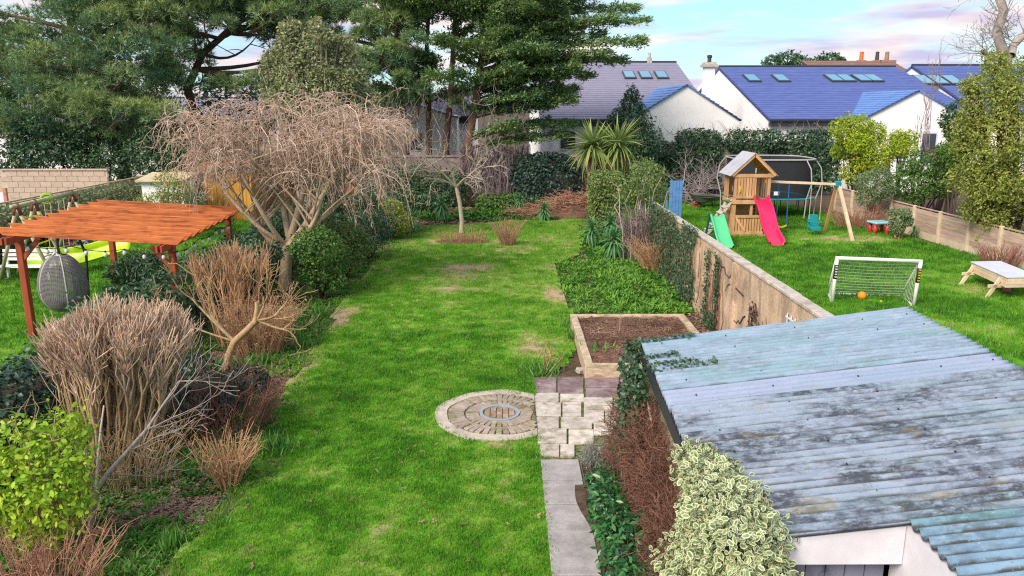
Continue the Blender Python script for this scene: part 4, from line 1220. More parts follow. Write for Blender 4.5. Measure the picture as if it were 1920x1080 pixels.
# ------------------------------------------------------------------ goal and balls
gl = thing('football_goal', 'small white football goal with white net on the right-hand lawn', 'goal', (9.1, 18.9, 0))
GL, GR = Vector((8.12, 18.67, 0)), Vector((9.93, 18.23, 0))
GLT, GRT = Vector((8.14, 18.67, 1.17)), Vector((9.98, 18.23, 1.17))
GBL, GBR = Vector((*at(1553, 553)[:2], 0.04)), Vector((*at(1690, 559)[:2], 0.04))
M['net_cord'] = plain('net_cord', (0.62, 0.66, 0.55), 0.8)
for p, q in ((GL, GLT), (GR, GRT)):
    one('post', M['white_paint'], gl, lambda m: m.tube([p, q], 0.045, 10), smooth=True)
one('crossbar', M['white_paint'], gl, lambda m: m.tube([GLT + Vector((-.04, 0, 0)), GRT + Vector((.04, 0, 0))], 0.045, 10), smooth=True)
one('back_bar', M['white_paint'], gl, lambda m: m.tube([GBL, GBR], 0.036, 8), smooth=True)
for p, b_, t in ((GL, GBL, GLT), (GR, GBR, GRT)):
    one('base_bar', M['white_paint'], gl, lambda m: m.tube([p + Vector((0, 0, .04)), b_], 0.036, 8), smooth=True)
    one('stay', M['white_paint'], gl, lambda m: m.tube([b_, b_.lerp(t, 0.35) + Vector((0, .06, 0)), t + Vector((0, 0.04, 0))], 0.024, 8), smooth=True)
tn = Twigs()
def sagp(u, v):
    p = GLT.lerp(GRT, u).lerp(GBL.lerp(GBR, u), v)
    return np.array(p) + np.array([0, 0.10, -0.05]) * math.sin(math.pi * v) * (0.6 + 0.4 * math.sin(math.pi * u)) + np.array([0, 0, -0.03 * math.sin(math.pi * u) * (1 - v)])
for i in range(17):
    tn.add(np.array([sagp(i / 16, v) for v in np.linspace(0, 1, 9)]), np.full(9, 0.0055), 3)
for j in range(1, 12):
    tn.add(np.array([sagp(u, j / 12) for u in np.linspace(0, 1, 9)]), np.full(9, 0.0055), 3)
for p, t, b_ in ((GL, GLT, GBL), (GR, GRT, GBR)):
    for k in range(1, 9):
        u = k / 9
        a0 = p.lerp(t, u); a1 = b_.lerp(t, u)
        tn.add(np.array([np.array(a0), np.array(a1)]), np.full(2, 0.005), 3)
        a0 = p.lerp(b_, u); a1 = t
        top = p.lerp(b_, u) + (t - p) * (1 - u)
        tn.add(np.array([np.array(a0), np.array(top)]), np.full(2, 0.005), 3)
o = tn.build('net', M['net_cord'], gl); o['kind'] = 'stuff'
for p, t, mt in ((GL, GLT, 'white_paint'), (GR, GRT, 'yellow')):
    d = (t - p)
    lo, hi = p + d * 0.55, p + d * 0.86
    st = one('sticker', M['black'], gl, lambda m: m.tube([lo, hi], 0.0475, 10), smooth=True)
    m = MB()
    for k in range(5):
        c_ = lo.lerp(hi, 0.14 + k * 0.18) + Vector((-0.006, -0.047, 0))
        m.box(c_, (0.05, 0.008, 0.014)); m.box(c_ + Vector((-0.02, 0, 0.010)), (0.012, 0.008, 0.028)); m.box(c_ + Vector((0.012, 0, 0.016)), (0.026, 0.008, 0.011))
    m.build('lettering', M[mt], st)
M['orange'] = plain('orange_ball', (0.90, 0.26, 0.01), 0.4, 0.4)
M['lime_ball'] = plain('tennis_ball', (0.62, 0.72, 0.05), 0.9, 0.1)
M['pink_ball'] = plain('pink_ball', (0.80, 0.16, 0.26), 0.4, 0.4)
def ball(x, y, r, mat, label, seam):
    b = thing('ball', label, 'ball', (x, y, 0.045))
    m = MB(); m.ball((x, y, 0.045 + r), r, 20, 14); m.build('shell', mat, b, smooth=True)
    m = MB(); m.tube([(x + r * 1.002 * math.cos(t), y + r * 1.002 * math.sin(t) * 0.8, 0.045 + r + r * 1.002 * math.sin(t) * 0.6) for t in np.linspace(0, 6.283, 25)], r * 0.03, 5); m.build('seam', seam, b)
M['seam'] = plain('ball_seam', (0.45, 0.12, 0.02), 0.6)
bx, by, _ = at(1615, 565)
ball(bx, by, 0.105, M['orange'], 'orange football in front of the white goal', M['seam'])
bx, by, _ = at(1651, 571)
ball(bx, by, 0.034, M['lime_ball'], 'tiny yellow tennis ball on the grass before the goal', M['lintel'])

# ------------------------------------------------------------------ picnic table with covered sandbox, plastic table
A_, B_, C_ = (Vector(at(*p, 0.62)) for p in ((1822, 492), (1889, 521), (1875, 491)))
D_ = B_ + (C_ - A_) * 1.0
pt = thing('picnic_table', 'small wooden picnic table with pale grey top at the right edge of the lawn', 'table', tuple(((A_ + D_) / 2).to_2d()) + (0,))
ab, ac = (B_ - A_), (C_ - A_)
ua, uc = ab.normalized(), ac.normalized()
M['table_top'] = surf('table_top', (0.50, 0.52, 0.66), (0.60, 0.62, 0.74), 4, 0.6, 0.08)
one('top', M['table_top'], pt, lambda m: m.prism([A_ - ua * .03 - uc * .03, B_ + ua * .03 - uc * .03, D_ + ua * .03 + uc * .03, C_ - ua * .03 + uc * .03], (0, 0, 0.022)), 0.004)
for k in range(3):
    for p, q in ((A_, B_), (C_, D_)):
        one('side_board', M['pale_wood'], pt, lambda m: m.bar(p + Vector((0, 0, -0.045 - k * 0.085)), q + Vector((0, 0, -0.045 - k * 0.085)), 0.025, 0.08), 0.004)
    for p, q in ((A_, C_), (B_, D_)):
        one('end_board', M['pale_wood'], pt, lambda m: m.bar(p + Vector((0, 0, -0.045 - k * 0.085)) + uc * .02, q + Vector((0, 0, -0.045 - k * 0.085)) - uc * .02, 0.025, 0.08), 0.004)
for f in (0.10, 0.86):
    p, q = A_ + ab * f, C_ + ab * f
    for s, t in ((p, q), (q, p)):
        d = (t - s).normalized()
        one('leg', M['pale_wood'], pt, lambda m: m.bar(s - d * 0.03 + Vector((0, 0, -0.06)), Vector((*(s - d * 0.36).to_2d(), 0.0)), 0.04, 0.10), 0.005)
    one('cross_beam', M['pale_wood'], pt, lambda m: m.bar(p - uc * 0.34 + Vector((0, 0, -0.27)), q + uc * 0.34 + Vector((0, 0, -0.27)), 0.04, 0.085), 0.005)
for s in (-1, 1):
    o0 = (A_ if s < 0 else C_) + uc * s * 0.26 + Vector((0, 0, -0.21))
    if s > 0:
        one('bench_seat', M['pale_wood'], pt, lambda m: m.bar(o0 - ua * 0.05, o0 + ab + ua * 0.05, 0.16, 0.03), 0.005)
bx, by, _ = at(1885, 553)
ball(bx + 0.05, by + 0.05, 0.095, M['pink_ball'], 'pink ball lying under the picnic table', M['pink'])
tx, ty, _ = at(1646, 441)
kt = thing('play_table', 'small plastic play table with pale blue top and red legs by the fence', 'table', (tx, ty, 0))
M['red_plastic'] = plain('red_plastic', (0.62, 0.03, 0.06), 0.4)
M['pale_blue'] = plain('pale_blue_plastic', (0.28, 0.52, 0.60), 0.4)
one('top', M['pale_blue'], kt, lambda m: m.box((tx, ty, 0.50), (0.70, 0.62, 0.09), 0.2), 0.03)
for s in (-1, 1):
    for t in (-1, 1):
        one('leg', M['red_plastic'], kt, lambda m: m.tube([(tx + s * .23, ty + t * .20, 0), (tx + s * .23, ty + t * .20, 0.46)], [0.075, 0.06], 10), smooth=True)

# ------------------------------------------------------------------ wheelbarrow, blue gate
wb = thing('wheelbarrow', 'dull grey metal wheelbarrow in front of the branch pile', 'wheelbarrow', (9.7, 37.2, 0))
m = MB(); m._add([(9.1, 36.9, 0.35), (9.1, 37.5, 0.35), (10.0, 37.5, 0.40), (10.0, 36.9, 0.40), (8.85, 36.7, 0.72), (8.85, 37.7, 0.72), (10.35, 37.7, 0.62), (10.35, 36.7, 0.62)], [(0, 1, 2, 3), (0, 4, 5, 1), (1, 5, 6, 2), (2, 6, 7, 3), (3, 7, 4, 0)])
M['tray'] = plain('galvanised_tray', (0.12, 0.12, 0.13), 0.6)
o = m.build('tray', M['tray'], wb); md = o.modifiers.new('thickness', 'SOLIDIFY'); md.thickness = 0.02
for s in (-1, 1):
    one('handle', M['black'], wb, lambda m: m.tube([(9.2, 37.2 + s * .12, 0.24), (9.6, 37.2 + s * .25, 0.36), (10.9, 37.2 + s * .33, 0.62)], 0.022, 6))
    one('leg', M['black'], wb, lambda m: m.tube([(9.95, 37.2 + s * .27, 0.42), (10.02, 37.2 + s * .27, 0.0)], 0.02, 6))
one('wheel', M['red_plastic'], wb, lambda m: m.tube([(9.15 + 0.15 * math.cos(t), 37.2, 0.2 + 0.15 * math.sin(t)) for t in np.linspace(0, 6.283, 19)], 0.05, 8), smooth=True)
one('axle', M['black'], wb, lambda m: m.tube([(9.15, 37.05, 0.2), (9.15, 37.35, 0.2)], 0.03, 6))
one('load', M['soil'], wb, lambda m: m.lathe([(0.55, 0), (0.42, 0.06), (0.2, 0.11), (0.02, 0.13)], (9.6, 37.2, 0.58), 14))
M['blue_paint'] = surf('blue_paint', (0.07, 0.19, 0.46), (0.12, 0.28, 0.58), 4, 0.6, 0.2, island=0.1)
bgx = dep(1267, 370, 33)[0]
bg = thing('blue_gate', 'narrow blue painted board gate behind the shrubs at the wall end', 'gate', (bgx, 33, 0))
for i in range(4):
    one('board', M['blue_paint'], bg, lambda m: m.box((bgx - 0.21 + i * 0.14, 33, 0.88), (0.13, 0.03, 1.72)), 0.004)
for z in (0.4, 1.4):
    one('rail', M['blue_paint'], bg, lambda m: m.box((bgx, 33.035, z), (0.58, 0.03, 0.1)))
one('post', M['blue_paint'], bg, lambda m: m.box((bgx - 0.38, 33.02, 0.7), (0.08, 0.08, 1.4)))

# ------------------------------------------------------------------ pergola
M['pergola'] = surf('orange_stained_timber', (0.44, 0.11, 0.03), (0.60, 0.18, 0.055), 3, 0.65, 0.3, stretch=(0.5, 1, 4), stain=(0.20, 0.035, 0.014), stain_scale=4.5, stain_amt=0.75, island=0.16, spec=0.35)
M['pergola_dark'] = surf('stained_post', (0.26, 0.05, 0.025), (0.36, 0.08, 0.035), 4, 0.6, 0.2, stretch=(3, 3, 0.5))
pg = thing('pergola', 'orange stained timber pergola with parallel rafters over the left-hand lawn', 'pergola', (-8.4, 17.9, 0))
PXL, PXR = -10.35, -6.45
NRA = 10
for i in range(NRA):
    y = 15.55 + i * (4.75 / (NRA - 1))
    dx = -0.085 * (y - 15.55)
    p, q = Vector((PXL + dx, y, 2.36)), Vector((PXR + dx, y - 0.18, 2.17))
    m = MB()
    d = (q - p).normalized(); up = Vector((0, 0, 1)); n_ = d.cross(up).normalized()
    w = 0.045
    poly = [p + up * 0.08, p + d * 0.16 - up * 0.085 , q - d * 0.16 - up * 0.085, q + up * 0.08]
    poly = [v - n_ * w / 2 for v in poly]
    m.prism(poly, n_ * w)
    m.build('rafter', M['pergola'], pg, bevel=0.005)
for x0, zz in ((-10.0, 2.245), (-6.95, 2.085)):
    for off in (0, 0.09):
        one('beam', M['pergola_dark'], pg, lambda m: m.bar((x0 + off, 15.15, zz - 0.05), (x0 - 0.42 + off, 20.55, zz - 0.05), 0.045, 0.14), 0.005)
for x, y, h in ((-10.06, 15.75, 2.18), (-10.46, 20.2, 2.18), (-6.95, 15.75, 2.02), (-7.36, 20.2, 2.02)):
    one('post', M['pergola_dark'], pg, lambda m: m.box((x + 0.045, y, h / 2), (0.13, 0.13, h)), 0.008)
for x, y, h, s in ((-10.02, 15.75, 2.15, 1), (-6.9, 15.75, 1.98, -1)):
    one('brace', M['pergola_dark'], pg, lambda m: m.bar((x + s * 0.04, y - .02, h - 0.42), (x + s * 0.42, y - .02, h + 0.02), 0.05, 0.09), 0.005)
sg = thing('string_lights', 'string of clear glass bulbs hung under the pergola edge', 'string lights', (-8.4, 15.6, 2.0))
M['bulb'] = plain('bulb_glass', (0.62, 0.62, 0.66), 0.08, 0.8)
cpts = [(-9.95 + 3.2 * t, 15.68 - .1 * t, 2.07 - 0.16 * t - 0.07 * abs(math.sin(t * math.pi * 3))) for t in np.linspace(0, 1, 25)] + [(-6.78 - 0.38 * t, 15.6 + 4.6 * t, 1.92 - 0.08 * abs(math.sin(t * math.pi * 3))) for t in np.linspace(0.03, 1, 25)]
one('cable', M['black'], sg, lambda m: m.tube(cpts, 0.008, 5))
for i in range(1, 50, 3):
    p = cpts[i]
    b_ = one('bulb', M['bulb'], sg, lambda m: m.lathe([(0.006, -0.125), (0.030, -0.110), (0.042, -0.08), (0.036, -0.05), (0.016, -0.02)], p, 10), smooth=True)
    one('socket', M['black'], b_, lambda m: m.lathe([(0.018, -0.025), (0.018, 0.01), (0.006, 0.015)], p, 8))

# ------------------------------------------------------------------ egg chair
ec = thing('hanging_chair', 'grey wicker egg-shaped hanging chair under the pergola', 'chair', (-10.2, 17.2, 0))
ECx, ECy, ECz = -10.12, 17.25, 0.90
M['wicker'] = plain('grey_wicker', (0.20, 0.18, 0.20), 0.6)
M['wicker_light'] = plain('pale_wicker', (0.46, 0.44, 0.42), 0.6)
def egg(u, v):            # u around 0..2pi, v 0 (bottom) .. 1 (top)
    z = -0.68 + 1.36 * v
    r = 0.52 * math.sqrt(max(0, 1 - ((z + 0.14) / (0.82 if z > -0.14 else 0.54)) ** 2)) 
    return np.array([ECx + r * math.cos(u), ECy + 0.9 * r * math.sin(u), ECz + z])
shell, frame = Twigs(), Twigs()
for k in range(64):
    u0 = 0.35 + 5.0 * k / 63 + 2.4
    shell.add(np.array([egg(u0 + 0.25 * v, 0.03 + 0.94 * v) for v in np.linspace(0, 1, 14)]), np.full(14, 0.008), 4)
for k in range(44):
    v = 0.05 + 0.9 * k / 43
    shell.add(np.array([egg(u, v) for u in np.linspace(2.75, 7.9, 28)]), np.full(28, 0.0085), 4)
o = shell.build('woven_shell', M['wicker'], ec); o['kind'] = 'stuff'
for u in (2.72, 7.92, 4.1, 5.3):
    frame.add(np.array([egg(u, v) for v in np.linspace(0.02, 0.98, 20)]), np.full(20, 0.017), 6, tone=1)
frame.build('frame', M['wicker_light'], ec)
one('cushion', M['grey_board'], ec, lambda m: m.lathe([(0.02, -0.05), (0.30, -0.05), (0.36, 0.02), (0.32, 0.10), (0.05, 0.14)], (ECx, ECy, ECz - 0.50), 18), smooth=True)
one('stand', M['black'], ec, lambda m: m.tube([(ECx, ECy, ECz + 0.66), (ECx, ECy, 1.95), (ECx + .06, ECy + .2, 2.05), (ECx + 0.15, ECy + 0.55, 1.95), (ECx + 0.2, ECy + 0.75, 1.4), (ECx + 0.15, ECy + 0.7, 0.3), (ECx, ECy + 0.5, 0.03), (ECx - .5, ECy + .2, 0.03)], 0.03, 8))
one('base_ring', M['black'], ec, lambda m: m.tube([(ECx + 0.55 * math.cos(t), ECy + 0.1 + 0.55 * math.sin(t), 0.03) for t in np.linspace(0, 6.283, 25)], 0.022, 6))

# ------------------------------------------------------------------ white bench, lime slide, bicycle, swing set on the left
be = thing('garden_bench', 'white slatted garden bench on the left-hand lawn', 'bench', (-13.6, 21.4, 0))
bxa, bxb, byy = -14.35, -12.75, 21.3
for k in range(3):
    one('back_slat', M['white_paint'], be, lambda m: m.box(((bxa + bxb) / 2, byy + 0.42 + k * 0.02, 0.58 + k * 0.115), (bxb - bxa, 0.025, 0.085), 0, 0, -0.15), 0.005)
for k in range(4):
    one('seat_slat', M['white_paint'], be, lambda m: m.box(((bxa + bxb) / 2, byy + 0.02 + k * 0.11, 0.42), (bxb - bxa, 0.095, 0.025)), 0.005)
for x in (bxa + 0.12, bxb - 0.12):
    one('leg', M['white_paint'], be, lambda m: m.box((x, byy + 0.02, 0.21), (0.07, 0.06, 0.42)), 0.005)
    one('rear_leg', M['white_paint'], be, lambda m: m.bar((x, byy + 0.36, 0.0), (x, byy + 0.47, 0.86), 0.06, 0.07, (0, 1, 0)), 0.005)
    one('foot', M['white_paint'], be, lambda m: m.box((x, byy + 0.18, 0.025), (0.06, 0.6, 0.05)))
ls = thing('toy_slide', 'lime green plastic slide trough lying tilted behind the white bench', 'slide', (-12.9, 22.7, 0))
M['lime'] = plain('lime_plastic', (0.46, 0.66, 0.015), 0.35, 0.5)
V, F = [], []
prof = [(-0.34, 0.22), (-0.30, 0.24), (-0.26, 0.06), (-0.18, 0.0), (0.18, 0.0), (0.26, 0.06), (0.30, 0.24), (0.34, 0.22)]
for i in range(21):
    t = i / 20
    c_ = np.array([-14.5 + 3.35 * t, 22.7, 0.16 + 0.5 * t ** 2.2 + 0.03 * math.sin(t * 9)])
    for a, b_ in prof:
        V.append(c_ + np.array([0, -0.35 * b_ * 2 + a * 0.62, a * 0.70 + b_ * 0.5 + 0.16]))
for i in range(20):
    for j in range(7):
        F.append((i * 8 + j, i * 8 + j + 1, (i + 1) * 8 + j + 1, (i + 1) * 8 + j))
o = array_obj('trough', np.array(V), np.array(F), M['lime'], ls, True); md = o.modifiers.new('thickness', 'SOLIDIFY'); md.thickness = 0.02
for x in (-13.9, -11.8):
    one('prop', M['black'], ls, lambda m: m.bar((x, 22.9, 0.3), (x + 0.2, 22.6, 0.0), 0.05, 0.06))
def bicycle(cx, cy, ang, lean, label, fm, tyre):
    b = thing('bicycle', label, 'bicycle', (cx, cy, 0))
    d = Vector((math.cos(ang), math.sin(ang), 0)); u = Vector((-d.y * lean, d.x * lean, 1)).normalized()
    O = Vector((cx, cy, 0))
    def pnt(a, h): return O + d * a + u * h
    r = 0.25
    for a in (-0.42, 0.42):
        w = one('wheel', tyre, b, lambda m: m.tube([pnt(a + r * math.cos(t), r + 0.02 + r * math.sin(t)) for t in np.linspace(0, 6.283, 25)], 0.024, 6))
        one('spokes', M['steel'], w, lambda m: [m.tube([pnt(a, r + .02), pnt(a + r * math.cos(t), r + .02 + r * math.sin(t))], 0.004, 3) for t in np.linspace(0, 6.283, 11)[:-1]])
    segs_ = [((-0.42, 0.27), (-0.08, 0.27)), ((-0.08, 0.27), (-0.18, 0.62)), ((-0.18, 0.6), (0.28, 0.62)), ((-0.08, 0.27), (0.28, 0.58)), ((-0.42, 0.27), (-0.17, 0.56)), ((0.42, 0.27), (0.27, 0.72))]
    one('frame', fm, b, lambda m: [m.tube([pnt(*p), pnt(*q)], 0.022, 6) for p, q in segs_])
    one('saddle', M['black'], b, lambda m: m.bar(pnt(-0.30, 0.66), pnt(-0.06, 0.67), 0.10, 0.05), 0.012)
    s = d.cross(u)
    one('handlebar', M['black'], b, lambda m: m.tube([pnt(0.24, 0.78) - s * 0.25, pnt(0.28, 0.74), pnt(0.24, 0.78) + s * 0.25], 0.016, 6))
bicycle(*at(176, 478)[:2], 0.35, 0.2, "child's blue bicycle with dark tyres under the pergola's far edge", M['blue_rope'], M['black'])
bicycle(*at(158, 484)[:2], -0.25, -0.25, "child's bicycle with red tyres beside the lime slide", M['steel'], M['red_plastic'])
ss = thing('swing_set', 'round-log swing set with maroon joints along the left fence', 'swing set', (-14.2, 23.8, 0))
M['log'] = surf('log_pole', (0.38, 0.32, 0.20), (0.56, 0.50, 0.36), 4, 0.8, 0.3, stretch=(1, 1, 0.4), stain=(0.22, 0.26, 0.14), stain_scale=2, stain_amt=0.5)
M['maroon'] = plain('maroon_joint', (0.22, 0.05, 0.05), 0.6)
S0, S1 = Vector(at(27, 387, 2.15)), Vector(at(138, 362, 2.15))
sd = (S1 - S0).normalized(); sp_ = Vector((-sd.y, sd.x, 0))
one('beam', M['log'], ss, lambda m: m.tube([S0 - sd * 0.15, S1 + sd * 0.15], 0.06, 8), smooth=True)
for t in (0.03, 0.30, 0.97):
    c_ = S0.lerp(S1, t)
    for s in (-1, 1):
        f_ = c_ + sp_ * s * 0.75
        f_.z = 0
        one('leg', M['log'], ss, lambda m: m.tube([c_ + Vector((0, 0, -.03)), f_], 0.05, 8), smooth=True)
        one('joint', M['maroon'], ss, lambda m: m.tube([c_ + Vector((0, 0, .06)), c_.lerp(f_, 0.12)], 0.058, 8), smooth=True)
for k in range(5):
    z = 0.35 + k * 0.36
    a, b_ = (S0.lerp(S1, t_) + sp_ * -0.75 * (1 - z / 2.15) for t_ in (0.03, 0.30))
    one('rung', M['log'] if k % 2 else M['yellow'], ss, lambda m: m.tube([Vector((a.x, a.y, z)), Vector((b_.x, b_.y, z))], 0.022, 6))
for t in (0.46, 0.56, 0.70, 0.80):
    c_ = S0.lerp(S1, t)
    one('rope', M['rope'], ss, lambda m: m.tube([c_, c_ + Vector((0, 0, -1.55))], 0.013, 5))
for t0, t1 in ((0.46, 0.56), (0.70, 0.80)):
    a, b_ = S0.lerp(S1, t0), S0.lerp(S1, t1)
    one('swing_board', M['dark_green_plastic'], ss, lambda m: m.bar(a + Vector((0, 0, -1.55)), b_ + Vector((0, 0, -1.55)), 0.18, 0.03))
dc = S0.lerp(S1, 0.60) + sp_ * 0.1
dk = thing('climbing_disc', 'round lime green disc hung up on the log swing beam', 'disc', tuple(dc + Vector((0.05, -0.15, -0.05))))
m = MB(); m.tube([dc + Vector((0.0, -0.10, 0)), dc + Vector((0.03, -0.16, 0))], [0.17, 0.17], 18); m.build('plate', M['lime'], dk, bevel=0.01)
m = MB(); m.tube([dc + Vector((0.032, -0.165, 0)) + Vector((0.10 * math.cos(t), 0.05 * math.cos(t), 0.10 * math.sin(t))) for t in np.linspace(0.6, 5.6, 14)], 0.012, 5); m.build('groove', M['dark_green_plastic'], dk)
# white shed wall, green water butt and amber panel at the end of the left garden
ws = thing('white_shed', 'small white shed half hidden by shoots at the end of the left garden', 'shed', (-13.9, 31.2, 0))
one('wall', M['render_white'], ws, lambda m: m.box((-13.65, 31.4, 0.95), (1.6, 1.2, 1.9)))
one('roof', M['left_fence'], ws, lambda m: m.prism([(-14.6, 30.6, 1.92), (-12.7, 30.6, 1.92), (-12.7, 32.2, 2.12), (-14.6, 32.2, 2.12)], (0, 0, 0.06)))
one('door', M['lintel'], ws, lambda m: m.box((-13.4, 30.785, 0.85), (0.7, 0.03, 1.6)))
wbt = thing('water_butt', 'dark green plastic water butt beside the white shed', 'water butt', (-12.0, 30.2, 0))
one('barrel', M['dark_green_plastic'], wbt, lambda m: m.lathe([(0.30, 0), (0.36, 0.35), (0.36, 0.8), (0.30, 1.15), (0.31, 1.18)], (-12.0, 30.2, 0), 18), smooth=True)
one('lid', M['black'], wbt, lambda m: m.lathe([(0.33, 0), (0.33, 0.05), (0.1, 0.09)], (-12.0, 30.2, 1.17), 18))
M['amber'] = surf('amber_boards', (0.48, 0.20, 0.02), (0.62, 0.32, 0.06), 4, 0.7, 0.3, stretch=(4, 1, 1), island=0.2)
am = thing('timber_shed', 'amber boarded shed showing through the weeping tree', 'shed', (-11.6, 33.5, 0))
for i in range(8):
    one('board', M['amber'], am, lambda m: m.box((-12.7 + i * 0.25, 33.0, 1.15), (0.24, 0.03, 2.3)), 0.004)
one('side_wall', M['amber'], am, lambda m: m.box((-11.8, 33.9, 1.13), (1.9, 1.7, 2.26)))
one('roof', M['terracotta'], am, lambda m: m.prism([(-12.95, 32.8, 2.30), (-10.6, 32.8, 2.30), (-10.6, 34.9, 2.55), (-12.95, 34.9, 2.55)], (0, 0, 0.06)))
# ================================================================== vegetation
V3 = lambda *a: np.array(a, float)
BARK = {
    'pine': twig_mat('pine_bark', (0.09, 0.055, 0.045), (0.20, 0.12, 0.09)),
    'cypress': twig_mat('cypress_bark', (0.12, 0.065, 0.05), (0.26, 0.14, 0.10)),
    'dark': twig_mat('dark_bark', (0.05, 0.035, 0.03), (0.12, 0.085, 0.07)),
    'weep': twig_mat('weeping_bark', (0.32, 0.22, 0.15), (0.54, 0.40, 0.29), lichen=(0.42, 0.38, 0.24)),
    'weep_twig': twig_mat('weeping_twig', (0.35, 0.235, 0.18), (0.70, 0.53, 0.43)),
    'pink_twig': twig_mat('cut_twig', (0.38, 0.26, 0.18), (0.72, 0.53, 0.41)),
    'tan_stem': twig_mat('tan_stem', (0.26, 0.18, 0.10), (0.44, 0.32, 0.19)),
    'orange_stem': twig_mat('orange_stem', (0.34, 0.19, 0.10), (0.58, 0.36, 0.21)),
    'yellow_wood': twig_mat('yellow_wood', (0.30, 0.19, 0.10), (0.46, 0.32, 0.18)),
    'grey_twig': twig_mat('grey_twig', (0.22, 0.18, 0.17), (0.44, 0.38, 0.34)),
    'pale_twig': twig_mat('lichened_twig', (0.30, 0.23, 0.19), (0.48, 0.40, 0.33), lichen=(0.42, 0.40, 0.30)),
    'red_twig': twig_mat('red_brown_twig', (0.16, 0.06, 0.05), (0.34, 0.15, 0.11)),
    'heather': twig_mat('dry_heather', (0.11, 0.05, 0.038), (0.29, 0.15, 0.11)),
    'bramble': twig_mat('dead_bramble', (0.30, 0.14, 0.09), (0.52, 0.30, 0.21)),
    'purple': twig_mat('dead_branch', (0.22, 0.17, 0.19), (0.42, 0.34, 0.35)),
}
LF = {
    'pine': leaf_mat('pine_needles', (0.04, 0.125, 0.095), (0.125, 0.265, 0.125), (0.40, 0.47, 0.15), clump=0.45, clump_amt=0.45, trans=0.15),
    'cypress': leaf_mat('cypress_sprays', (0.035, 0.105, 0.07), (0.10, 0.22, 0.095), (0.33, 0.43, 0.14), clump=0.5, clump_amt=0.5, trans=0.2),
    'laurel': leaf_mat('dark_laurel', (0.016, 0.048, 0.038), (0.034, 0.095, 0.055), (0.10, 0.18, 0.06), clump=0.5, clump_amt=0.5, spec=0.5, rough=0.4),
    'ivy': leaf_mat('ivy_leaves', (0.016, 0.05, 0.036), (0.038, 0.10, 0.055), (0.11, 0.19, 0.085), clump=1.1, clump_amt=0.45, spec=0.5, rough=0.42),
    'ivy_blue': leaf_mat('blue_ivy_leaves', (0.008, 0.026, 0.028), (0.018, 0.052, 0.045), (0.05, 0.10, 0.06), clump=1.1, clump_amt=0.4, spec=0.5, rough=0.42),
    'silver': leaf_mat('silvery_leaves', (0.08, 0.12, 0.05), (0.20, 0.24, 0.11), (0.46, 0.46, 0.24), clump=0.9, clump_amt=0.45, trans=0.25),
    'clipped': leaf_mat('clipped_leaves', (0.05, 0.11, 0.03), (0.12, 0.20, 0.05), (0.28, 0.35, 0.11), clump=1.5, clump_amt=0.4),
    'lime': leaf_mat('lime_leaves', (0.09, 0.20, 0.012), (0.24, 0.38, 0.02), (0.50, 0.55, 0.03), clump=0.9, clump_amt=0.45, trans=0.3),
    'bright': leaf_mat('bright_leaves', (0.09, 0.26, 0.012), (0.26, 0.48, 0.022), (0.52, 0.62, 0.06), clump=2.2, clump_amt=0.35, trans=0.35),
    'olive': leaf_mat('olive_leaves', (0.09, 0.14, 0.03), (0.20, 0.27, 0.06), (0.44, 0.45, 0.09), clump=0.7, clump_amt=0.5, trans=0.3),
    'grey_green': leaf_mat('grey_green_leaves', (0.07, 0.13, 0.06), (0.15, 0.22, 0.10), (0.28, 0.35, 0.17), clump=1.0, clump_amt=0.4),
    'green': leaf_mat('mid_green_leaves', (0.025, 0.085, 0.018), (0.06, 0.16, 0.028), (0.15, 0.26, 0.05), clump=1.2, clump_amt=0.45),
    'purple_leaf': leaf_mat('purple_leaves', (0.05, 0.03, 0.035), (0.10, 0.06, 0.06), (0.17, 0.11, 0.09), clump=1.2, clump_amt=0.4),
    'glossy': leaf_mat('glossy_leaves', (0.010, 0.062, 0.028), (0.024, 0.125, 0.045), (0.09, 0.26, 0.06), clump=2.0, clump_amt=0.35, spec=0.6, rough=0.32),
    'sword': leaf_mat('sword_leaves', (0.09, 0.17, 0.05), (0.20, 0.30, 0.08), (0.44, 0.48, 0.17), clump=3, clump_amt=0.3, trans=0.25),
    'dead_sword': leaf_mat('dead_sword_leaves', (0.20, 0.12, 0.06), (0.34, 0.22, 0.10), (0.46, 0.32, 0.15), clump=3, clump_amt=0.3),
    'echium': leaf_mat('echium_leaves', (0.03, 0.12, 0.05), (0.07, 0.22, 0.085), (0.19, 0.40, 0.15), clump=3, clump_amt=0.3, trans=0.2),
    'variegated': leaf_mat('variegated_leaves', (0.07, 0.15, 0.055), (0.14, 0.24, 0.09), (0.27, 0.36, 0.13), clump=2.5, clump_amt=0.3, tip=(0.66, 0.65, 0.42), spec=0.5, rough=0.4, trans=0.2),
    'dry': leaf_mat('dry_leaves', (0.18, 0.09, 0.06), (0.34, 0.19, 0.13), (0.52, 0.33, 0.22), clump=3, clump_amt=0.3),
    'lavender': leaf_mat('lavender_leaves', (0.16, 0.20, 0.17), (0.28, 0.33, 0.29), (0.42, 0.46, 0.42), clump=5, clump_amt=0.3),
    'strap': leaf_mat('strap_leaves', (0.04, 0.15, 0.03), (0.09, 0.25, 0.04), (0.20, 0.40, 0.08), clump=4, clump_amt=0.3, trans=0.3),
    'cover': leaf_mat('ground_cover_leaves', (0.018, 0.075, 0.016), (0.05, 0.18, 0.02), (0.17, 0.36, 0.045), clump=0.9, clump_amt=0.25, attr_type='INSTANCER'),
    'litter': leaf_mat('leaf_litter', (0.08, 0.04, 0.03), (0.22, 0.12, 0.09), (0.45, 0.30, 0.22), clump=1.2, clump_amt=0.3, attr_type='INSTANCER', trans=0.05),
}

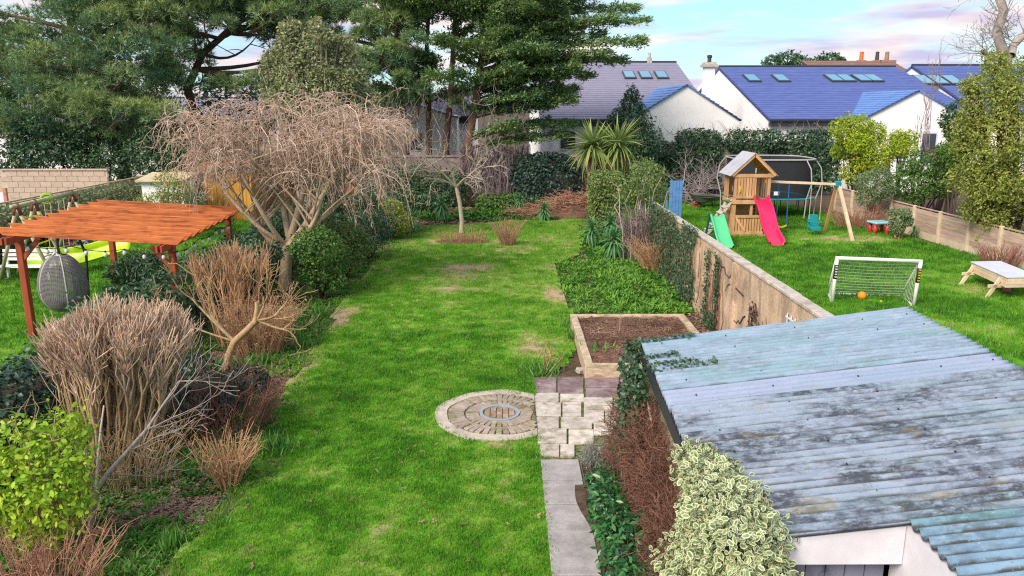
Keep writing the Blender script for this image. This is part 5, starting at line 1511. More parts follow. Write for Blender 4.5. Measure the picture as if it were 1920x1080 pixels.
# ------------------------------------------------------------------ conifers
def needle_tufts(C, Nn, per, L, W, mat, parent, name='crown', tone=None):
    n = len(C)
    i = np.repeat(np.arange(n), per)
    A = nrm(Nn[i] * 0.55 + unit(n * per) * 0.75 + V3(0, 0, 0.30))
    N = unit(n * per)
    t = (np.repeat(RNG.random(n), per) * 0.45 + 0.25 * RNG.random(n * per)) if tone is None else np.clip(np.repeat(tone, per) + RNG.normal(size=n * per) * 0.16, 0, 1)
    s = (0.7 + 0.6 * RNG.random(n * per))
    return leaves(name, C[i], A, N, L * s, np.full(n * per, W), mat, parent, TRI, tone=t)
def pine(label, trunk_pts, trunk_r, pads, tufts, limb_every=6, mat='pine'):
    base = trunk_pts[0]
    t = thing('pine_tree', label, 'tree', (base[0], base[1], 0))
    tw = Twigs()
    tp_ = np.array(trunk_pts, float)
    tw.add(tp_, np.linspace(trunk_r, trunk_r * 0.35, len(tp_)), 9)
    cs, ns, tn_ = [], [], []
    fine = np.concatenate([np.linspace(tp_[i], tp_[i + 1], 12) for i in range(len(tp_) - 1)])
    for j, (c, r) in enumerate(pads):
        c = np.array(c)
        if j % limb_every == 0:
            d = np.linalg.norm(fine - c, axis=1) + np.maximum(0, fine[:, 2] - c[2] + 0.8) * 3
            s = fine[np.argmin(d)]
            mid = (s + c) / 2 + V3(*RNG.normal(size=3) * 0.8) + V3(0, 0, -0.1)
            L_ = np.linalg.norm(c - s)
            tw.add(bezier(s, mid, c, 8), np.linspace(min(trunk_r * 0.5, 0.03 + 0.022 * L_), 0.018, 8), 6)
            for q in range(3):
                b = bezier(s, mid, c, 8)[4 + q]
                e = b + V3(*RNG.normal(size=3)) * 0.7
                tw.add(bezier(b, (b + e) / 2 + V3(0, 0, 0.15), e, 4), np.linspace(0.025, 0.008, 4), 4)
        u = unit(tufts); u[:, 2] = np.where(u[:, 2] < -0.35, -u[:, 2], u[:, 2])
        f = (0.45 + 0.55 * RNG.random(tufts) ** 0.6)[:, None]
        cs.append(c + u * f * V3(r, r, r * 0.72)); ns.append(nrm(u)); tn_.append(RNG.uniform(0.05, 0.62) + 0.33 * u[:, 2])  # tone rises towards each pad's top: the lit upper side is painted in
    tw.build('trunk', BARK['pine'], t)
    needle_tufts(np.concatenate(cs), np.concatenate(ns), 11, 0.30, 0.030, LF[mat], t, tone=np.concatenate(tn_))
    return t
def pads_in(n, x0, x1, y0, y1, Y0, Y1, r0, r1, ok):
    out = []
    while len(out) < n:
        px, py, Y = RNG.uniform(x0, x1), RNG.uniform(y0, y1), RNG.uniform(Y0, Y1)
        if ok(px, py):
            out.append((dep(px, py, Y), RNG.uniform(r0, r1)))
    return out
def hole(px, py, cx, cy, rx_, ry_):
    return ((px - cx) / rx_) ** 2 + ((py - cy) / ry_) ** 2 < 1
okA = lambda x, y: not hole(x, y, 20, -5, 70, 45) and not hole(x, y, 225, 125, 40, 18) and y < 262 + 0.05 * x and not (x > 270 and y > 250) and not hole(x, y, 375, 225, 45, 70)
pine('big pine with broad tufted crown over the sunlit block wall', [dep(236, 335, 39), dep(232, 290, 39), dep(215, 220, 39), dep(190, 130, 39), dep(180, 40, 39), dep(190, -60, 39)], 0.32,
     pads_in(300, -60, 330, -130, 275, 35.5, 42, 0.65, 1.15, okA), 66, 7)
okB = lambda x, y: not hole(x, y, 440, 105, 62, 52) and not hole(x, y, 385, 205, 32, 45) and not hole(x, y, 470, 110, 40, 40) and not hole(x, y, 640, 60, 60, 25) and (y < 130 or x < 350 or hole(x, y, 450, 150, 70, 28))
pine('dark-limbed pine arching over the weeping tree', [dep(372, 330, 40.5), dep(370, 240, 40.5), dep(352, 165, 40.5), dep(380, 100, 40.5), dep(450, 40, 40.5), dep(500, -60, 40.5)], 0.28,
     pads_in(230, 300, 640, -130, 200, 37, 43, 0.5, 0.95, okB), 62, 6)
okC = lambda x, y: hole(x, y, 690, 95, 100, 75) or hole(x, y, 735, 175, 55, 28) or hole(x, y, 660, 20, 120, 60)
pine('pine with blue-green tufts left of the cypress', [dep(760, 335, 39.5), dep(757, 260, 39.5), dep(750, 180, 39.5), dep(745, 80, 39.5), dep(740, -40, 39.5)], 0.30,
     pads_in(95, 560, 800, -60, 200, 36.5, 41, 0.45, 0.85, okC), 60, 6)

def cypress():
    base = dep(880, 350, 38.6)
    t = thing('cypress_tree', 'big dark cypress with layered horizontal branches over the middle of the garden', 'tree', (base[0], base[1], 0))
    tw = Twigs()
    trunks = []
    for px, pt_, Y, r in ((882, 905, 38.4, 0.24), (840, 850, 39.2, 0.20), (808, 800, 39.6, 0.17)):
        b = np.array(dep(px, 352, Y)); b[2] = 0
        P = np.array([b, dep(px - 4, 270, Y), dep((px + pt_) / 2, 180, Y), dep(pt_, 90, Y), dep(pt_ + 6, -10, Y), dep(pt_ + 10, -120, Y)])
        tw.add(P, np.array([r, r * .85, r * .75, r * .6, r * .45, r * .2]), 10)
        trunks.append(np.concatenate([np.linspace(P[i], P[i + 1], 14) for i in range(5)]))
    TRK = np.concatenate(trunks)
    ends = [(1212, 55), (1205, 92), (1172, 127), (1108, 152), (1190, 30), (1120, 2), (1095, -25), (1060, 178), (1096, 118), (1078, 242), (1050, 150), (1035, 205), (1000, 262), (965, 238), (1130, 75), (1150, 48), (1040, 95), (1010, 60), (1060, 40), (1020, 150), (985, 180), (960, 140), (1090, 90), (1140, 110), (1000, 20), (1050, -5), (1030, 235), (1062, 262), (1025, 180), (1085, 140)]
    while len(ends) < 250:
        px, py = RNG.uniform(690, 1090), RNG.uniform(-150, 235)
        if hole(px, py, 760, 260, 90, 80) or hole(px, py, 900, 235, 60, 50) or hole(px, py, 740, 60, 40, 30): continue
        if px > 960 and py > 200: continue
        if py > 150 and RNG.random() < 0.45: continue
        if hole(px, py, 920, 110, 50, 22) or hole(px, py, 830, 45, 45, 22): continue
        ends.append((px, py))
    C, A, N, L, T_ = [], [], [], [], []
    for k, (px, py) in enumerate(ends):
        Y = RNG.uniform(35.6, 41.5)
        if k < 30: Y = RNG.uniform(36.5, 39.5)
        e = np.array(dep(px, py, Y))
        d = np.linalg.norm((TRK - e) * V3(1, 1, 1.6), axis=1) + np.maximum(0, TRK[:, 2] - e[2] + 0.4) * 3
        s = TRK[np.argmin(d)]
        span = np.linalg.norm(e - s)
        mid = s * 0.5 + e * 0.5 + V3(0, 0, 0.10 * span + RNG.uniform(-.15, .1))
        e2 = e + V3(0, 0, 0.05 * span)
        B = bezier(s, mid, e2, 12)
        tw.add(B, np.linspace(0.02 + 0.013 * span, 0.012, 12), 6)
        dirb = nrm((e2 - mid)[None])[0]
        ns = int(26 + 18 * span)
        for q in range(ns):
            f = 1 - RNG.random() ** 1.4 * (0.72 if span > 2 else 0.95)
            i = min(10, int(f * 11)); b = B[i] + (B[i + 1] - B[i]) * (f * 11 - i)
            w = 0.18 + 0.55 * math.sin(min(1, 1.25 * (1 - f) + 0.12) * math.pi * 0.5) * min(1.6, 0.45 + span * 0.22)
            side = RNG.normal() * w * 0.65
            sv = np.cross(dirb, V3(0, 0, 1)); sv /= np.linalg.norm(sv) + 1e-9
            c0 = b + sv * side + V3(0, 0, RNG.normal() * 0.10 - 0.10 * abs(side))
            ax0 = nrm((dirb * 1.0 + sv * np.sign(side) * 0.7 + V3(0, 0, 0.25) + RNG.normal(size=3) * 0.2)[None])[0]
            m_ = 15
            C.append(c0 + RNG.normal(size=(m_, 3)) * V3(0.13, 0.13, 0.05)); A.append(nrm(ax0 + RNG.normal(size=(m_, 3)) * 0.45))
            N.append(nrm(V3(0, 0, 1) + RNG.normal(size=(m_, 3)) * 0.5)); L.append(RNG.uniform(0.10, 0.22, m_)); T_.append(np.full(m_, RNG.random()) * 0.7 + RNG.random(m_) * 0.3)
    tw.build('trunk', BARK['cypress'], t)
    L = np.concatenate(L)
    leaves('crown', np.concatenate(C), np.concatenate(A), np.concatenate(N), L, L * 0.42, LF['cypress'], t, tone=np.concatenate(T_))
    dt = Twigs()                                            # bare hanging twigs under the crown
    for _ in range(260):
        px, py = RNG.uniform(720, 1000), RNG.uniform(150, 270)
        p = np.array(dep(px, py, RNG.uniform(36.5, 39)))
        dt.add(bezier(p, p + RNG.normal(size=3) * 0.25 + V3(0, 0, -0.2), p + RNG.normal(size=3) * 0.4 + V3(0, 0, -0.75), 5), np.linspace(0.014, 0.006, 5), 3)
    dt.build('dead_twigs', BARK['grey_twig'], t)['kind'] = 'stuff'
cypress()

def stems(parent, base, tops, r, bark, name='trunk', sides=6, wob=0.15):
    tw = Twigs()
    for tpt in tops:
        b = np.array(base) + V3(RNG.uniform(-.1, .1), RNG.uniform(-.1, .1), 0)
        mid = (b + np.array(tpt)) / 2 + RNG.normal(size=3) * wob
        tw.add(bezier(b, mid, tpt, 7), np.linspace(r, r * 0.3, 7), sides)
    return tw.build(name, bark, parent)
def bush(name, label, cat, blobs, n, L, W, leaf, base=None, bark='dark', r=0.05, group=None, template=LEAF4, shell=0.4, lump=0.18, flat=0.9, droop=0.2, up=0.0, crown='foliage'):
    B = np.array(blobs, float)
    if base is None:
        base = (B[:, 0].mean(), B[:, 1].mean(), 0.0)
    t = thing(name, label, cat, tuple(base), group)
    stems(t, base, [b[:3] for b in blobs], r, BARK[bark], 'trunk' if cat == 'tree' else 'stem')
    foliage(crown, blobs, n, L, W, LF[leaf], t, template, shell, lump, flat, droop, up)
    return t
def lumps(cx, cy, z0, z1, rx_, ry_, k, rr, seed):
    """random ellipsoid lumps filling an upright ellipsoid-like volume"""
    rg = np.random.default_rng(seed)
    out = []
    for _ in range(k):
        u = rg.normal(size=3); u /= np.linalg.norm(u)
        f = rg.random() ** 0.45 * 0.72
        cz = (z0 + z1) / 2
        r_ = rr * rg.uniform(0.7, 1.25)
        out.append((cx + u[0] * f * rx_, cy + u[1] * f * ry_, cz + u[2] * f * (z1 - z0) / 2 * 0.9, r_, r_, r_ * 0.85))
    return out

# dark evergreen understorey below the pines
for k, (px, py, Y, rx_, rz, lab, lf_) in enumerate([(60, 262, 36.5, 2.2, 1.5, 'dark evergreen shrub below the pines at the left edge', 'laurel'), (170, 268, 37.5, 1.8, 1.3, 'dark evergreen shrub left of the reddish pine trunk', 'laurel'),
                                            (300, 275, 36.8, 1.7, 1.3, 'dark drooping evergreen shrub right of the reddish pine trunk', 'laurel'), (-30, 225, 39, 2.6, 2.0, 'tall green shrub cut off by the left edge under the pines', 'green')]):
    c = dep(px, py, Y)
    bush('evergreen_shrub', lab, 'shrub', lumps(c[0], c[1], c[2] - rz, c[2] + rz, rx_, 1.4, 9, 0.75, 50 + k), 9000, 0.15, 0.075, lf_, (c[0], c[1], 0))
for k, (px, py, Y, rx_, rz, lab) in enumerate([(150, 150, 46, 5.5, 3.4, 'dark evergreen crown filling the gaps behind the left pines'), (430, 215, 46.5, 3.0, 1.8, 'dark evergreen crown behind the weeping tree'), (380, 290, 36.5, 1.3, 1.0, 'dark shrub between the pine trunks behind the weeping tree')]):
    c = dep(px, py, Y)
    bush('background_evergreen', lab, 'tree' if k < 2 else 'shrub', lumps(c[0], c[1], c[2] - rz, c[2] + rz, rx_, 1.6, 16 if k < 2 else 7, 1.3 if k < 2 else 0.6, 60 + k), 9000, 0.26 if k < 2 else 0.15, 0.12 if k < 2 else 0.07, 'laurel', (c[0], c[1], 0))
bl = [(x, 35.8 + RNG.normal() * 0.4, z, 0.75, 0.6, 0.6) for x in np.arange(-32, -11.5, 0.8) for z in (0.5, 1.0, 1.6, 2.2 + RNG.random() * 0.5)]
bush('shade_hedge', 'dark shady hedge row behind the block wall below the pines', 'hedge', bl, 30000, 0.17, 0.09, 'laurel', (-19, 36, 0))
# silvery evergreen tree behind the weeping tree
b0 = dep(590, 380, 27.5)
bl = [(*dep(px, py, 27.5 + dy), r, r * 0.9, r) for px, py, dy, r in ((585, 95, 0, 0.85), (530, 120, 0.4, 0.65), (560, 160, -0.3, 0.8), (640, 120, 0.3, 0.7), (625, 165, -0.2, 0.8), (665, 165, 0.2, 0.5), (545, 55, 0, 0.34), (520, 175, 0.3, 0.6), (600, 195, 0, 0.9), (560, 215, .2, .7), (660, 205, .2, .6), (540, 85, 0, 0.42), (510, 140, 0, 0.4), (645, 80, 0, 0.28), (700, 190, .1, .3))]
bl += [(x + u[0] * r * .95, y + u[1] * r * .9, z + abs(u[2]) * r * 1.05, r * .26, r * .26, r * .34) for (x, y, z, r, _, _) in list(bl) for u in unit(5)]
bush('silvery_evergreen', 'silvery yellow-green evergreen tree rising behind the weeping tree', 'tree', bl, 36000, 0.11, 0.055, 'silver', (b0[0], b0[1], 0), 'grey_twig', 0.09, crown='crown', shell=0.5, lump=0.25, flat=1.1)

# ------------------------------------------------------------------ the bare weeping tree
def weeping():
    bx, by = -5.95, 20.3
    t = thing('weeping_tree', 'bare weeping tree with forked pale trunk and a mane of drooping pinkish twigs', 'tree', (bx, by, 0))
    tw, tg = Twigs(), Twigs()
    fork = V3(-5.80, 20.25, 1.25)
    tw.add(np.array([(bx - .04, by, -0.05), (bx, by, 0.35), (bx + 0.07, by, 0.85), tuple(fork)]), np.array([0.21, 0.165, 0.15, 0.15]), 12, tone=0.5)
    lim = [((505, 470), (470, 400), 20.4, 0.085), ((500, 420), (455, 330), 19.6, 0.075), ((530, 400), (520, 290), 20.8, 0.085), ((560, 400), (590, 270), 20.0, 0.10), ((575, 430), (640, 300), 19.6, 0.09), ((580, 460), (600, 380), 19.5, 0.085), ((545, 420), (550, 250), 20.9, 0.075), ((480, 440), (400, 330), 19.7, 0.07), ((600, 420), (690, 330), 20.6, 0.06)]
    nodes = []
    for (m_, e_, Y, r) in lim:
        P = bezier(fork + RNG.normal(size=3) * 0.03, dep(*m_, Y), dep(*e_, Y), 9)
        tw.add(P, np.linspace(r, r * 0.6, 9), 8, tone=0.9)
        for j in range(9):                                  # secondary limbs arch up and out
            s = P[4 + RNG.integers(5)]
            tgt = V3(-5.45 + RNG.normal() * 1.7, 20.1 + RNG.normal() * 1.1, RNG.uniform(3.0, 5.2))
            tgt[0] = min(max(tgt[0], -8.4), -3.1); tgt[1] = min(max(tgt[1], 18.2), 22.5)
            hx = (tgt[0] + 5.55) / 3.3
            tgt[2] = min(tgt[2], 5.2 - 1.6 * hx * hx)
            Q = bezier(s, (s + tgt) / 2 + V3(0, 0, 0.5) + RNG.normal(size=3) * 0.2, tgt, 8)
            tw.add(Q, np.linspace(r * 0.36, 0.014, 8), 5)
            nodes += [Q[4], Q[5], Q[6], Q[6], Q[7], Q[7]]
    nodes = np.array(nodes)
    n, k = 2000, 8
    s = nodes[RNG.integers(len(nodes), size=n)] + RNG.normal(size=(n, 3)) * 0.08
    out = nrm((s - V3(-5.55, 20.15, 3.0)) * V3(1, 1, 0.3)) * 0.8 + RNG.normal(size=(n, 3)) * 0.7 + V3(0, 0, 0.35)
    d = nrm(out)
    Ls = RNG.uniform(0.5, 1.0, n) + (RNG.random(n) < 0.28) * RNG.uniform(0.3, 1.3, n)
    P = np.empty((n, k, 3)); P[:, 0] = s
    g_ = RNG.uniform(0.22, 0.55, n)
    for i in range(1, k):
        d = nrm(d + V3(0, 0, -1) * g_[:, None] + RNG.normal(size=(n, 3)) * 0.19)
        P[:, i] = P[:, i - 1] + d * (Ls / (k - 1))[:, None]
    low = P[:, :, 2].min(1) > 2.95 - 2.2 * np.clip((P[:, -1, 0] + 4.7) / 1.3, 0, 1) - 0.9 * (P[:, -1, 0] < -7.4) - 0.5 * RNG.random(n)
    P = P[low]; n = len(P)
    tg.add(P, np.linspace(0.0095, 0.0035, k)[None] * RNG.uniform(0.7, 1.25, (n, 1)), 3)
    m_ = 12000                                               # short side spurs
    i, j = RNG.integers(n, size=m_), RNG.integers(2, k - 1, size=m_)
    a = P[i, j]; e = a + nrm(RNG.normal(size=(m_, 3)) + V3(0, 0, -0.5)) * RNG.uniform(0.07, 0.22, m_)[:, None]
    tg.add(np.stack([a, (a + e) / 2 + RNG.normal(size=(m_, 3)) * 0.012, e], 1), np.array([0.0072, 0.0062, 0.005])[None].repeat(m_, 0), 3)
    tw.build('trunk', BARK['weep'], t)
    o = tg.build('twigs', BARK['weep_twig'], t); o['kind'] = 'stuff'
weeping()

# ------------------------------------------------------------------ small bare tree on the lawn and its island bed
def small_tree():
    p0 = at(865, 440)
    t = thing('small_bare_tree', 'small bare lichened tree standing on the far lawn', 'tree', p0)
    tw = Twigs()
    Y = p0[1]
    fk = V3(*dep(856, 352, Y))
    tw.add(np.array([p0, dep(866, 415, Y), dep(862, 380, Y), tuple(fk)]), np.array([0.10, 0.085, 0.08, 0.075]), 9, tone=0.6)
    for e, r in (((800, 300), 0.05), ((835, 292), 0.045), ((880, 330), 0.055), ((905, 310), 0.045), ((820, 335), 0.04)):
        ev = V3(*dep(*e, Y + RNG.normal() * 0.7))
        P = bezier(fk, (fk + ev) / 2 + V3(0, 0, 0.12), ev, 7)
        tw.add(P, np.linspace(r, r * 0.5, 7), 6)
        for j in range(4):
            grow(tw, P[3 + j % 4], nrm((ev - fk)[None])[0] + RNG.normal(size=3) * 0.8, 0.75, r * 0.5, 2, RNG, 0.8, 4, 0.05, 0.22, 0.6, None, (6, 5, 4, 4, 3, 3), 0.008, 0.62, 5)
    tw.build('trunk', BARK['pale_twig'], t)
small_tree()
def clump_twigs(name, label, cat, base, rx_, ry_, n, h, lean, bark, r=0.008, fork=0, seg=5, leafm=None, leafn=0, group=None, leafL=0.05, zf=0.0):
    """upright bundle of stems; fork > 0 adds short side twigs near the top"""
    t = thing(name, label, cat, (base[0], base[1], 0), group)
    tw = Twigs()
    a, q = RNG.random(n) * 6.283, np.sqrt(RNG.random(n))
    bx_, by_ = base[0] + rx_ * q * np.cos(a), base[1] + ry_ * q * np.sin(a)
    s = np.stack([bx_, by_, np.full(n, zf)], 1)
    hh = h * RNG.uniform(0.6, 1.05, n)
    out = np.stack([np.cos(a) * q, np.sin(a) * q, np.zeros(n)], 1) * lean
    tt = np.linspace(0, 1, seg)
    P = s[:, None] + V3(0, 0, 1) * (hh[:, None] * tt)[..., None] + out[:, None] * (hh[:, None] * tt ** 1.5)[..., None] + RNG.normal(size=(n, seg, 3)) * 0.035 * h * tt[None, :, None]
    tw.add(P, np.linspace(r, r * 0.5, seg)[None].repeat(n, 0), 4)
    if fork:
        m_ = n * fork
        i, j = np.repeat(np.arange(n), fork), RNG.integers(1, seg, size=m_)
        b = P[i, j]; e = b + nrm(RNG.normal(size=(m_, 3)) + V3(0, 0, 0.9)) * RNG.uniform(0.10, 0.34, m_)[:, None] * h
        tw.add(np.stack([b, (b + e) / 2 + RNG.normal(size=(m_, 3)) * 0.02 * h, e], 1), np.array([r * 0.6, r * 0.5, r * 0.35])[None].repeat(m_, 0), 3)
    tw.build('stems', BARK[bark], t)
    if leafm:
        i, j = RNG.integers(n, size=leafn), RNG.integers(2, seg, size=leafn)
        c = P[i, j] + RNG.normal(size=(leafn, 3)) * 0.05
        leaves('foliage', c, nrm(RNG.normal(size=(leafn, 3)) + V3(0, 0, .3)), unit(leafn), RNG.uniform(.7, 1.3, leafn) * leafL, np.full(leafn, leafL * 0.5), LF[leafm], t)
    return t
p = at(868, 456)
clump_twigs('rose_bed', 'low ring of dry stalks in the soil bed below the small bare tree', 'plant', p, 0.95, 0.45, 110, 0.5, 0.3, 'bramble', 0.010, 1)
m = MB(); m.lathe([(1.0, 0.0), (0.95, 0.05), (0.5, 0.08), (0.02, 0.09)], (p[0], p[1], 0), 26)
for i, v in enumerate(m.v): m.v[i] = (v[0], p[1] + (v[1] - p[1]) * 0.5, v[2] + 0.02)
tag(m.build('soil_bed', M['bark_mulch']), 'oval of bare dark soil cut in the far lawn', 'flower bed', kind=None)
p = at(951, 462)
clump_twigs('dry_grass_tuft', 'tall dry grass tuft right of the small bare tree', 'plant', p, 0.22, 0.2, 150, 0.95, 0.55, 'bramble', 0.007, 0)

# ------------------------------------------------------------------ cordylines
def sword_mesh(name, L, W, droop, mat):
    V, F = [], []
    for i in range(6):
        t = i / 5
        w = W * (1 - t ** 2.2) * (0.6 + 0.4 * min(1, t * 4)) + 0.001
        x, z = L * (t - 0.18 * droop * t * t), -droop * L * t * t * 0.55
        V += [(x, -w / 2, z + 0.15 * w), (x, 0, z), (x, w / 2, z + 0.15 * w)]
    for i in range(5):
        k = i * 3
        F += [(k, k + 1, k + 4, k + 3), (k + 1, k + 2, k + 5, k + 4)]
    V = np.array(V)
    me = raw_mesh(name, V, np.array(F).ravel(), np.arange(0, len(F) * 4, 4), True, {'tone': RNG.random() * 0.2 + np.linspace(0.15, 0.75, len(V)), 'edge': np.zeros(len(V))})
    me.materials.append(mat)
    return me
SW = [sword_mesh('sword_leaf', 1.42, 0.095, d, LF['sword']) for d in (0.25, 0.55, 0.9, 1.2)]
DSW = [sword_mesh('dead_leaf', 1.25, 0.07, d, LF['dead_sword']) for d in (0.8, 1.2, 1.5)]
def put_leaf(name, me, parent, org, d, scale, roll=0.0):
    o = bpy.data.objects.new(name, me)
    COL.objects.link(o); o.parent = parent
    o.matrix_parent_inverse = Matrix()
    q = Vector(d).to_track_quat('X', 'Z') @ Matrix.Rotation(roll, 4, 'X').to_quaternion()
    o.matrix_basis = Matrix.LocRotScale(Vector(org) - origin_of(parent), q, Vector((scale, scale, scale)))
    return o
def cordyline(label, base, head, n, dead_side):
    t = thing('cordyline', label, 'tree', (base[0], base[1], 0), 'cordyline palms at the garden end')
    tw = Twigs(); tw.add(bezier((base[0], base[1], -0.05), ((base[0] + head[0]) / 2 + .05, base[1], head[2] / 2), head, 9), np.linspace(0.15, 0.10, 9), 9)
    tw.build('trunk', BARK['bramble'], t)
    for i in range(n):
        el = math.asin(max(-0.75, min(0.99, RNG.uniform(-0.75, 1.0)))); az = RNG.random() * 6.283
        d = (math.cos(el) * math.cos(az), math.cos(el) * math.sin(az), math.sin(el))
        k = 0 if el > 0.6 else (1 if el > 0 else 2 if el > -.4 else 3)
        put_leaf('leaf', SW[k], t, V3(*head) + V3(*d) * 0.06 + V3(0, 0, RNG.uniform(-.12, .1)), d, RNG.uniform(0.85, 1.2), RNG.normal() * 0.3)
    for i in range(40):
        az = RNG.normal() * 0.7 + dead_side
        d = (0.6 * math.cos(az), 0.6 * math.sin(az), RNG.uniform(-0.7, 0.1))
        put_leaf('dead_leaf', DSW[i % 3], t, V3(*head) + V3(0, 0, RNG.uniform(-.35, -.05)), d, RNG.uniform(0.6, 0.95), RNG.normal() * 0.4)
cordyline('left of the two spiky cordyline palms, with a brown skirt on its left', (3.72, 36.0, 0), (3.95, 36.0, 3.02), 165, math.pi)
cordyline('right of the two spiky cordyline palms, with brown leaves on its right', (4.75, 36.3, 0), (5.12, 36.2, 3.05), 165, 0.1)

# ------------------------------------------------------------------ echiums
ECH = [sword_mesh('echium_leaf', 0.62, 0.085, d, LF['echium']) for d in (0.5, 0.9, 1.3)]
def echium(label, base, size, n=64, tall=0.55):
    t = thing('echium', label, 'plant', (base[0], base[1], 0), 'echium rosettes')
    top = V3(base[0], base[1], tall * size)
    tw = Twigs(); tw.add(np.array([(base[0], base[1], -0.02), (base[0], base[1], tall * size * 0.6), tuple(top)]), np.array([0.04, 0.035, 0.03]) * size, 6)
    tw.build('stem', BARK['tan_stem'], t)
    for i in range(n):
        f = i / n
        el = 1.25 - 1.9 * f + RNG.normal() * 0.1
        az = i * 2.39996
        d = (math.cos(el) * math.cos(az), math.cos(el) * math.sin(az), math.sin(el))
        put_leaf('leaf', ECH[0 if f < 0.3 else 1 if f < 0.65 else 2], t, top + V3(0, 0, -0.30 * size * f + 0.10), d, size * (0.65 + 0.45 * f), RNG.normal() * 0.2)
echium('echium rosette left of the small bare tree at the shady end', at(828, 418), 1.05, tall=0.8)
echium('echium rosette at the lawn edge below the weeping twigs', at(772, 438), 0.95, tall=0.7)
echium('small echium half hidden under the drooping twigs at the left border', at(735, 448), 0.8, tall=0.9)
echium('echium rosette at the far end in front of the brown heap', at(1020, 416), 0.98, 70, 0.55)
echium('upright echium left of the brown bramble heap', at(975, 398), 0.80, 54, 0.7)
echium('upper echium of the pair by the far ivy', at(982, 385), 0.75, 48, 1.15)
echium('back left rosette of the echium trio on the right border', at(1108, 464), 1.0, 60, 0.7)
echium('nearest rosette of the echium trio on the right border', at(1150, 488), 1.08, 74, 0.65)
echium('back right rosette of the echium trio on the right border', at(1143, 458), 0.95, 60, 0.85)
echium('small echium at the foot of the timber fence', at(1712, 445), 0.55, 44, 0.45)
# ------------------------------------------------------------------ shrubs and hedges at the garden end
c = dep(1178, 250, 41)
bl = [(c[0], 41, 1.2, 1.7, 1.4, 1.3), (c[0] - 0.5, 41, 2.6, 1.5, 1.2, 1.2), (c[0] + .5, 41, 2.9, 1.3, 1.1, 1.1), (c[0], 41, 3.9, 1.1, 1.0, 1.0), (c[0] + .1, 41, 4.7, 0.6, 0.55, 0.7), (c[0] - 1.0, 41, 3.0, .6, .6, .6), (c[0] + .1, 41, 5.35, 0.35, 0.35, 0.5)]
bush('conical_conifer', 'dark cone-shaped conifer behind the cordyline palms', 'tree', bl, 24000, 0.14, 0.07, 'laurel', crown='crown', lump=0.25)
bush('ivy_mound', 'blue-green ivy mound over the end wall between bare vines and palms', 'shrub', [(1.3, 38.0, 1.2, 1.1, 0.7, 1.3), (2.4, 38.0, 1.2, 1.2, 0.7, 1.35), (3.3, 38.2, 1.0, 0.8, 0.6, 1.3), (0.9, 38.1, 1.8, 0.7, 0.6, 0.8), (2.0, 38, 2.1, 1.2, 0.6, 0.55)], 11000, 0.13, 0.095, 'ivy_blue', shell=0.25, lump=0.1, flat=0.6)
blobs = []
for i in range(16):
    x = 7.9 + i * 0.66
    zt = 3.22 - 0.25 * math.sin(i * 1.3) - (0.25 if i < 3 else 0)
    for z in np.arange(0.9, zt, 0.7):
        if 11.4 < x < 12.8 and z < 2.5: continue
        blobs.append((x, 43.1 + RNG.normal() * 0.12, z, 0.62, 0.5, 0.6))
bush('ivy_hedge', 'long dark ivy hedge over the grey wall behind the trampoline', 'hedge', blobs, 42000, 0.14, 0.10, 'ivy', (12, 43.2, 0), shell=0.3, lump=0.15, flat=0.8)
tw = Twigs()
for i in range(110):
    p = V3(RNG.uniform(8, 18), 43.1, 3.3); e = p + V3(RNG.normal() * 0.35, RNG.normal() * 0.2, RNG.uniform(0.15, 0.85))
    tw.add(bezier(p, (p + e) / 2 + RNG.normal(size=3) * 0.15, e, 5), np.linspace(0.012, 0.006, 5), 3)
hd = [o for o in bpy.data.objects if o.name.startswith('ivy_hedge')][0]
tw.build('shoots', BARK['grey_twig'], hd)
vn = thing('dead_vines', 'curtain of bare brown vines hanging over the end wall left of the ivy', 'plant', (-0.6, 38.3, 0))
tw = Twigs()
n = 900
s = np.stack([RNG.uniform(-2.3, 1.1, n), RNG.uniform(38.05, 38.45, n), RNG.uniform(1.6, 3.0, n)], 1)
P = s[:, None] + V3(0, 0, -1) * (np.linspace(0, 1, 6)[None] * RNG.uniform(0.5, 1.6, (n, 1)))[..., None] + np.cumsum(RNG.normal(size=(n, 6, 3)) * 0.06, 1)
P[:, :, 2] = np.maximum(P[:, :, 2], 0.05)
tw.add(P, np.linspace(0.014, 0.007, 6)[None].repeat(n, 0), 3); tw.build('stems', BARK['purple'], vn)
hp = thing('bramble_heap', 'rust brown heap of dead brambles below the cordyline palms', 'brush pile', (2.6, 34.8, 0))
tw = Twigs()
n = 1500
c0 = np.stack([RNG.normal(size=n) * 0.95 + 2.7, RNG.normal(size=n) * 0.5 + 35.0, np.zeros(n)], 1)
hmax = 0.75 * np.exp(-((c0[:, 0] - 2.9) / 1.3) ** 2) + 0.12
c0[:, 2] = RNG.random(n) * hmax + 0.03
P = c0[:, None] + np.cumsum(RNG.normal(size=(n, 5, 3)) * V3(0.17, 0.15, 0.08), 1); P[:, :, 2] = np.maximum(P[:, :, 2], 0.02)
tw.add(P, np.full((n, 5), 0.010), 3); tw.build('stems', BARK['bramble'], hp)
m = MB(); m.lathe([(1.55, 0.0), (1.3, 0.18), (0.8, 0.45), (0.3, 0.6), (0.02, 0.62)], (2.8, 35.0, 0), 22)
o = m.build('core', M['bark_mulch'], hp, smooth=True)
clump_twigs('dry_stalks', 'thin rusty stalks in front of the right cordyline trunk', 'plant', (4.3, 34.6), 0.4, 0.4, 160, 1.9, 0.25, 'red_twig', 0.010, 3)
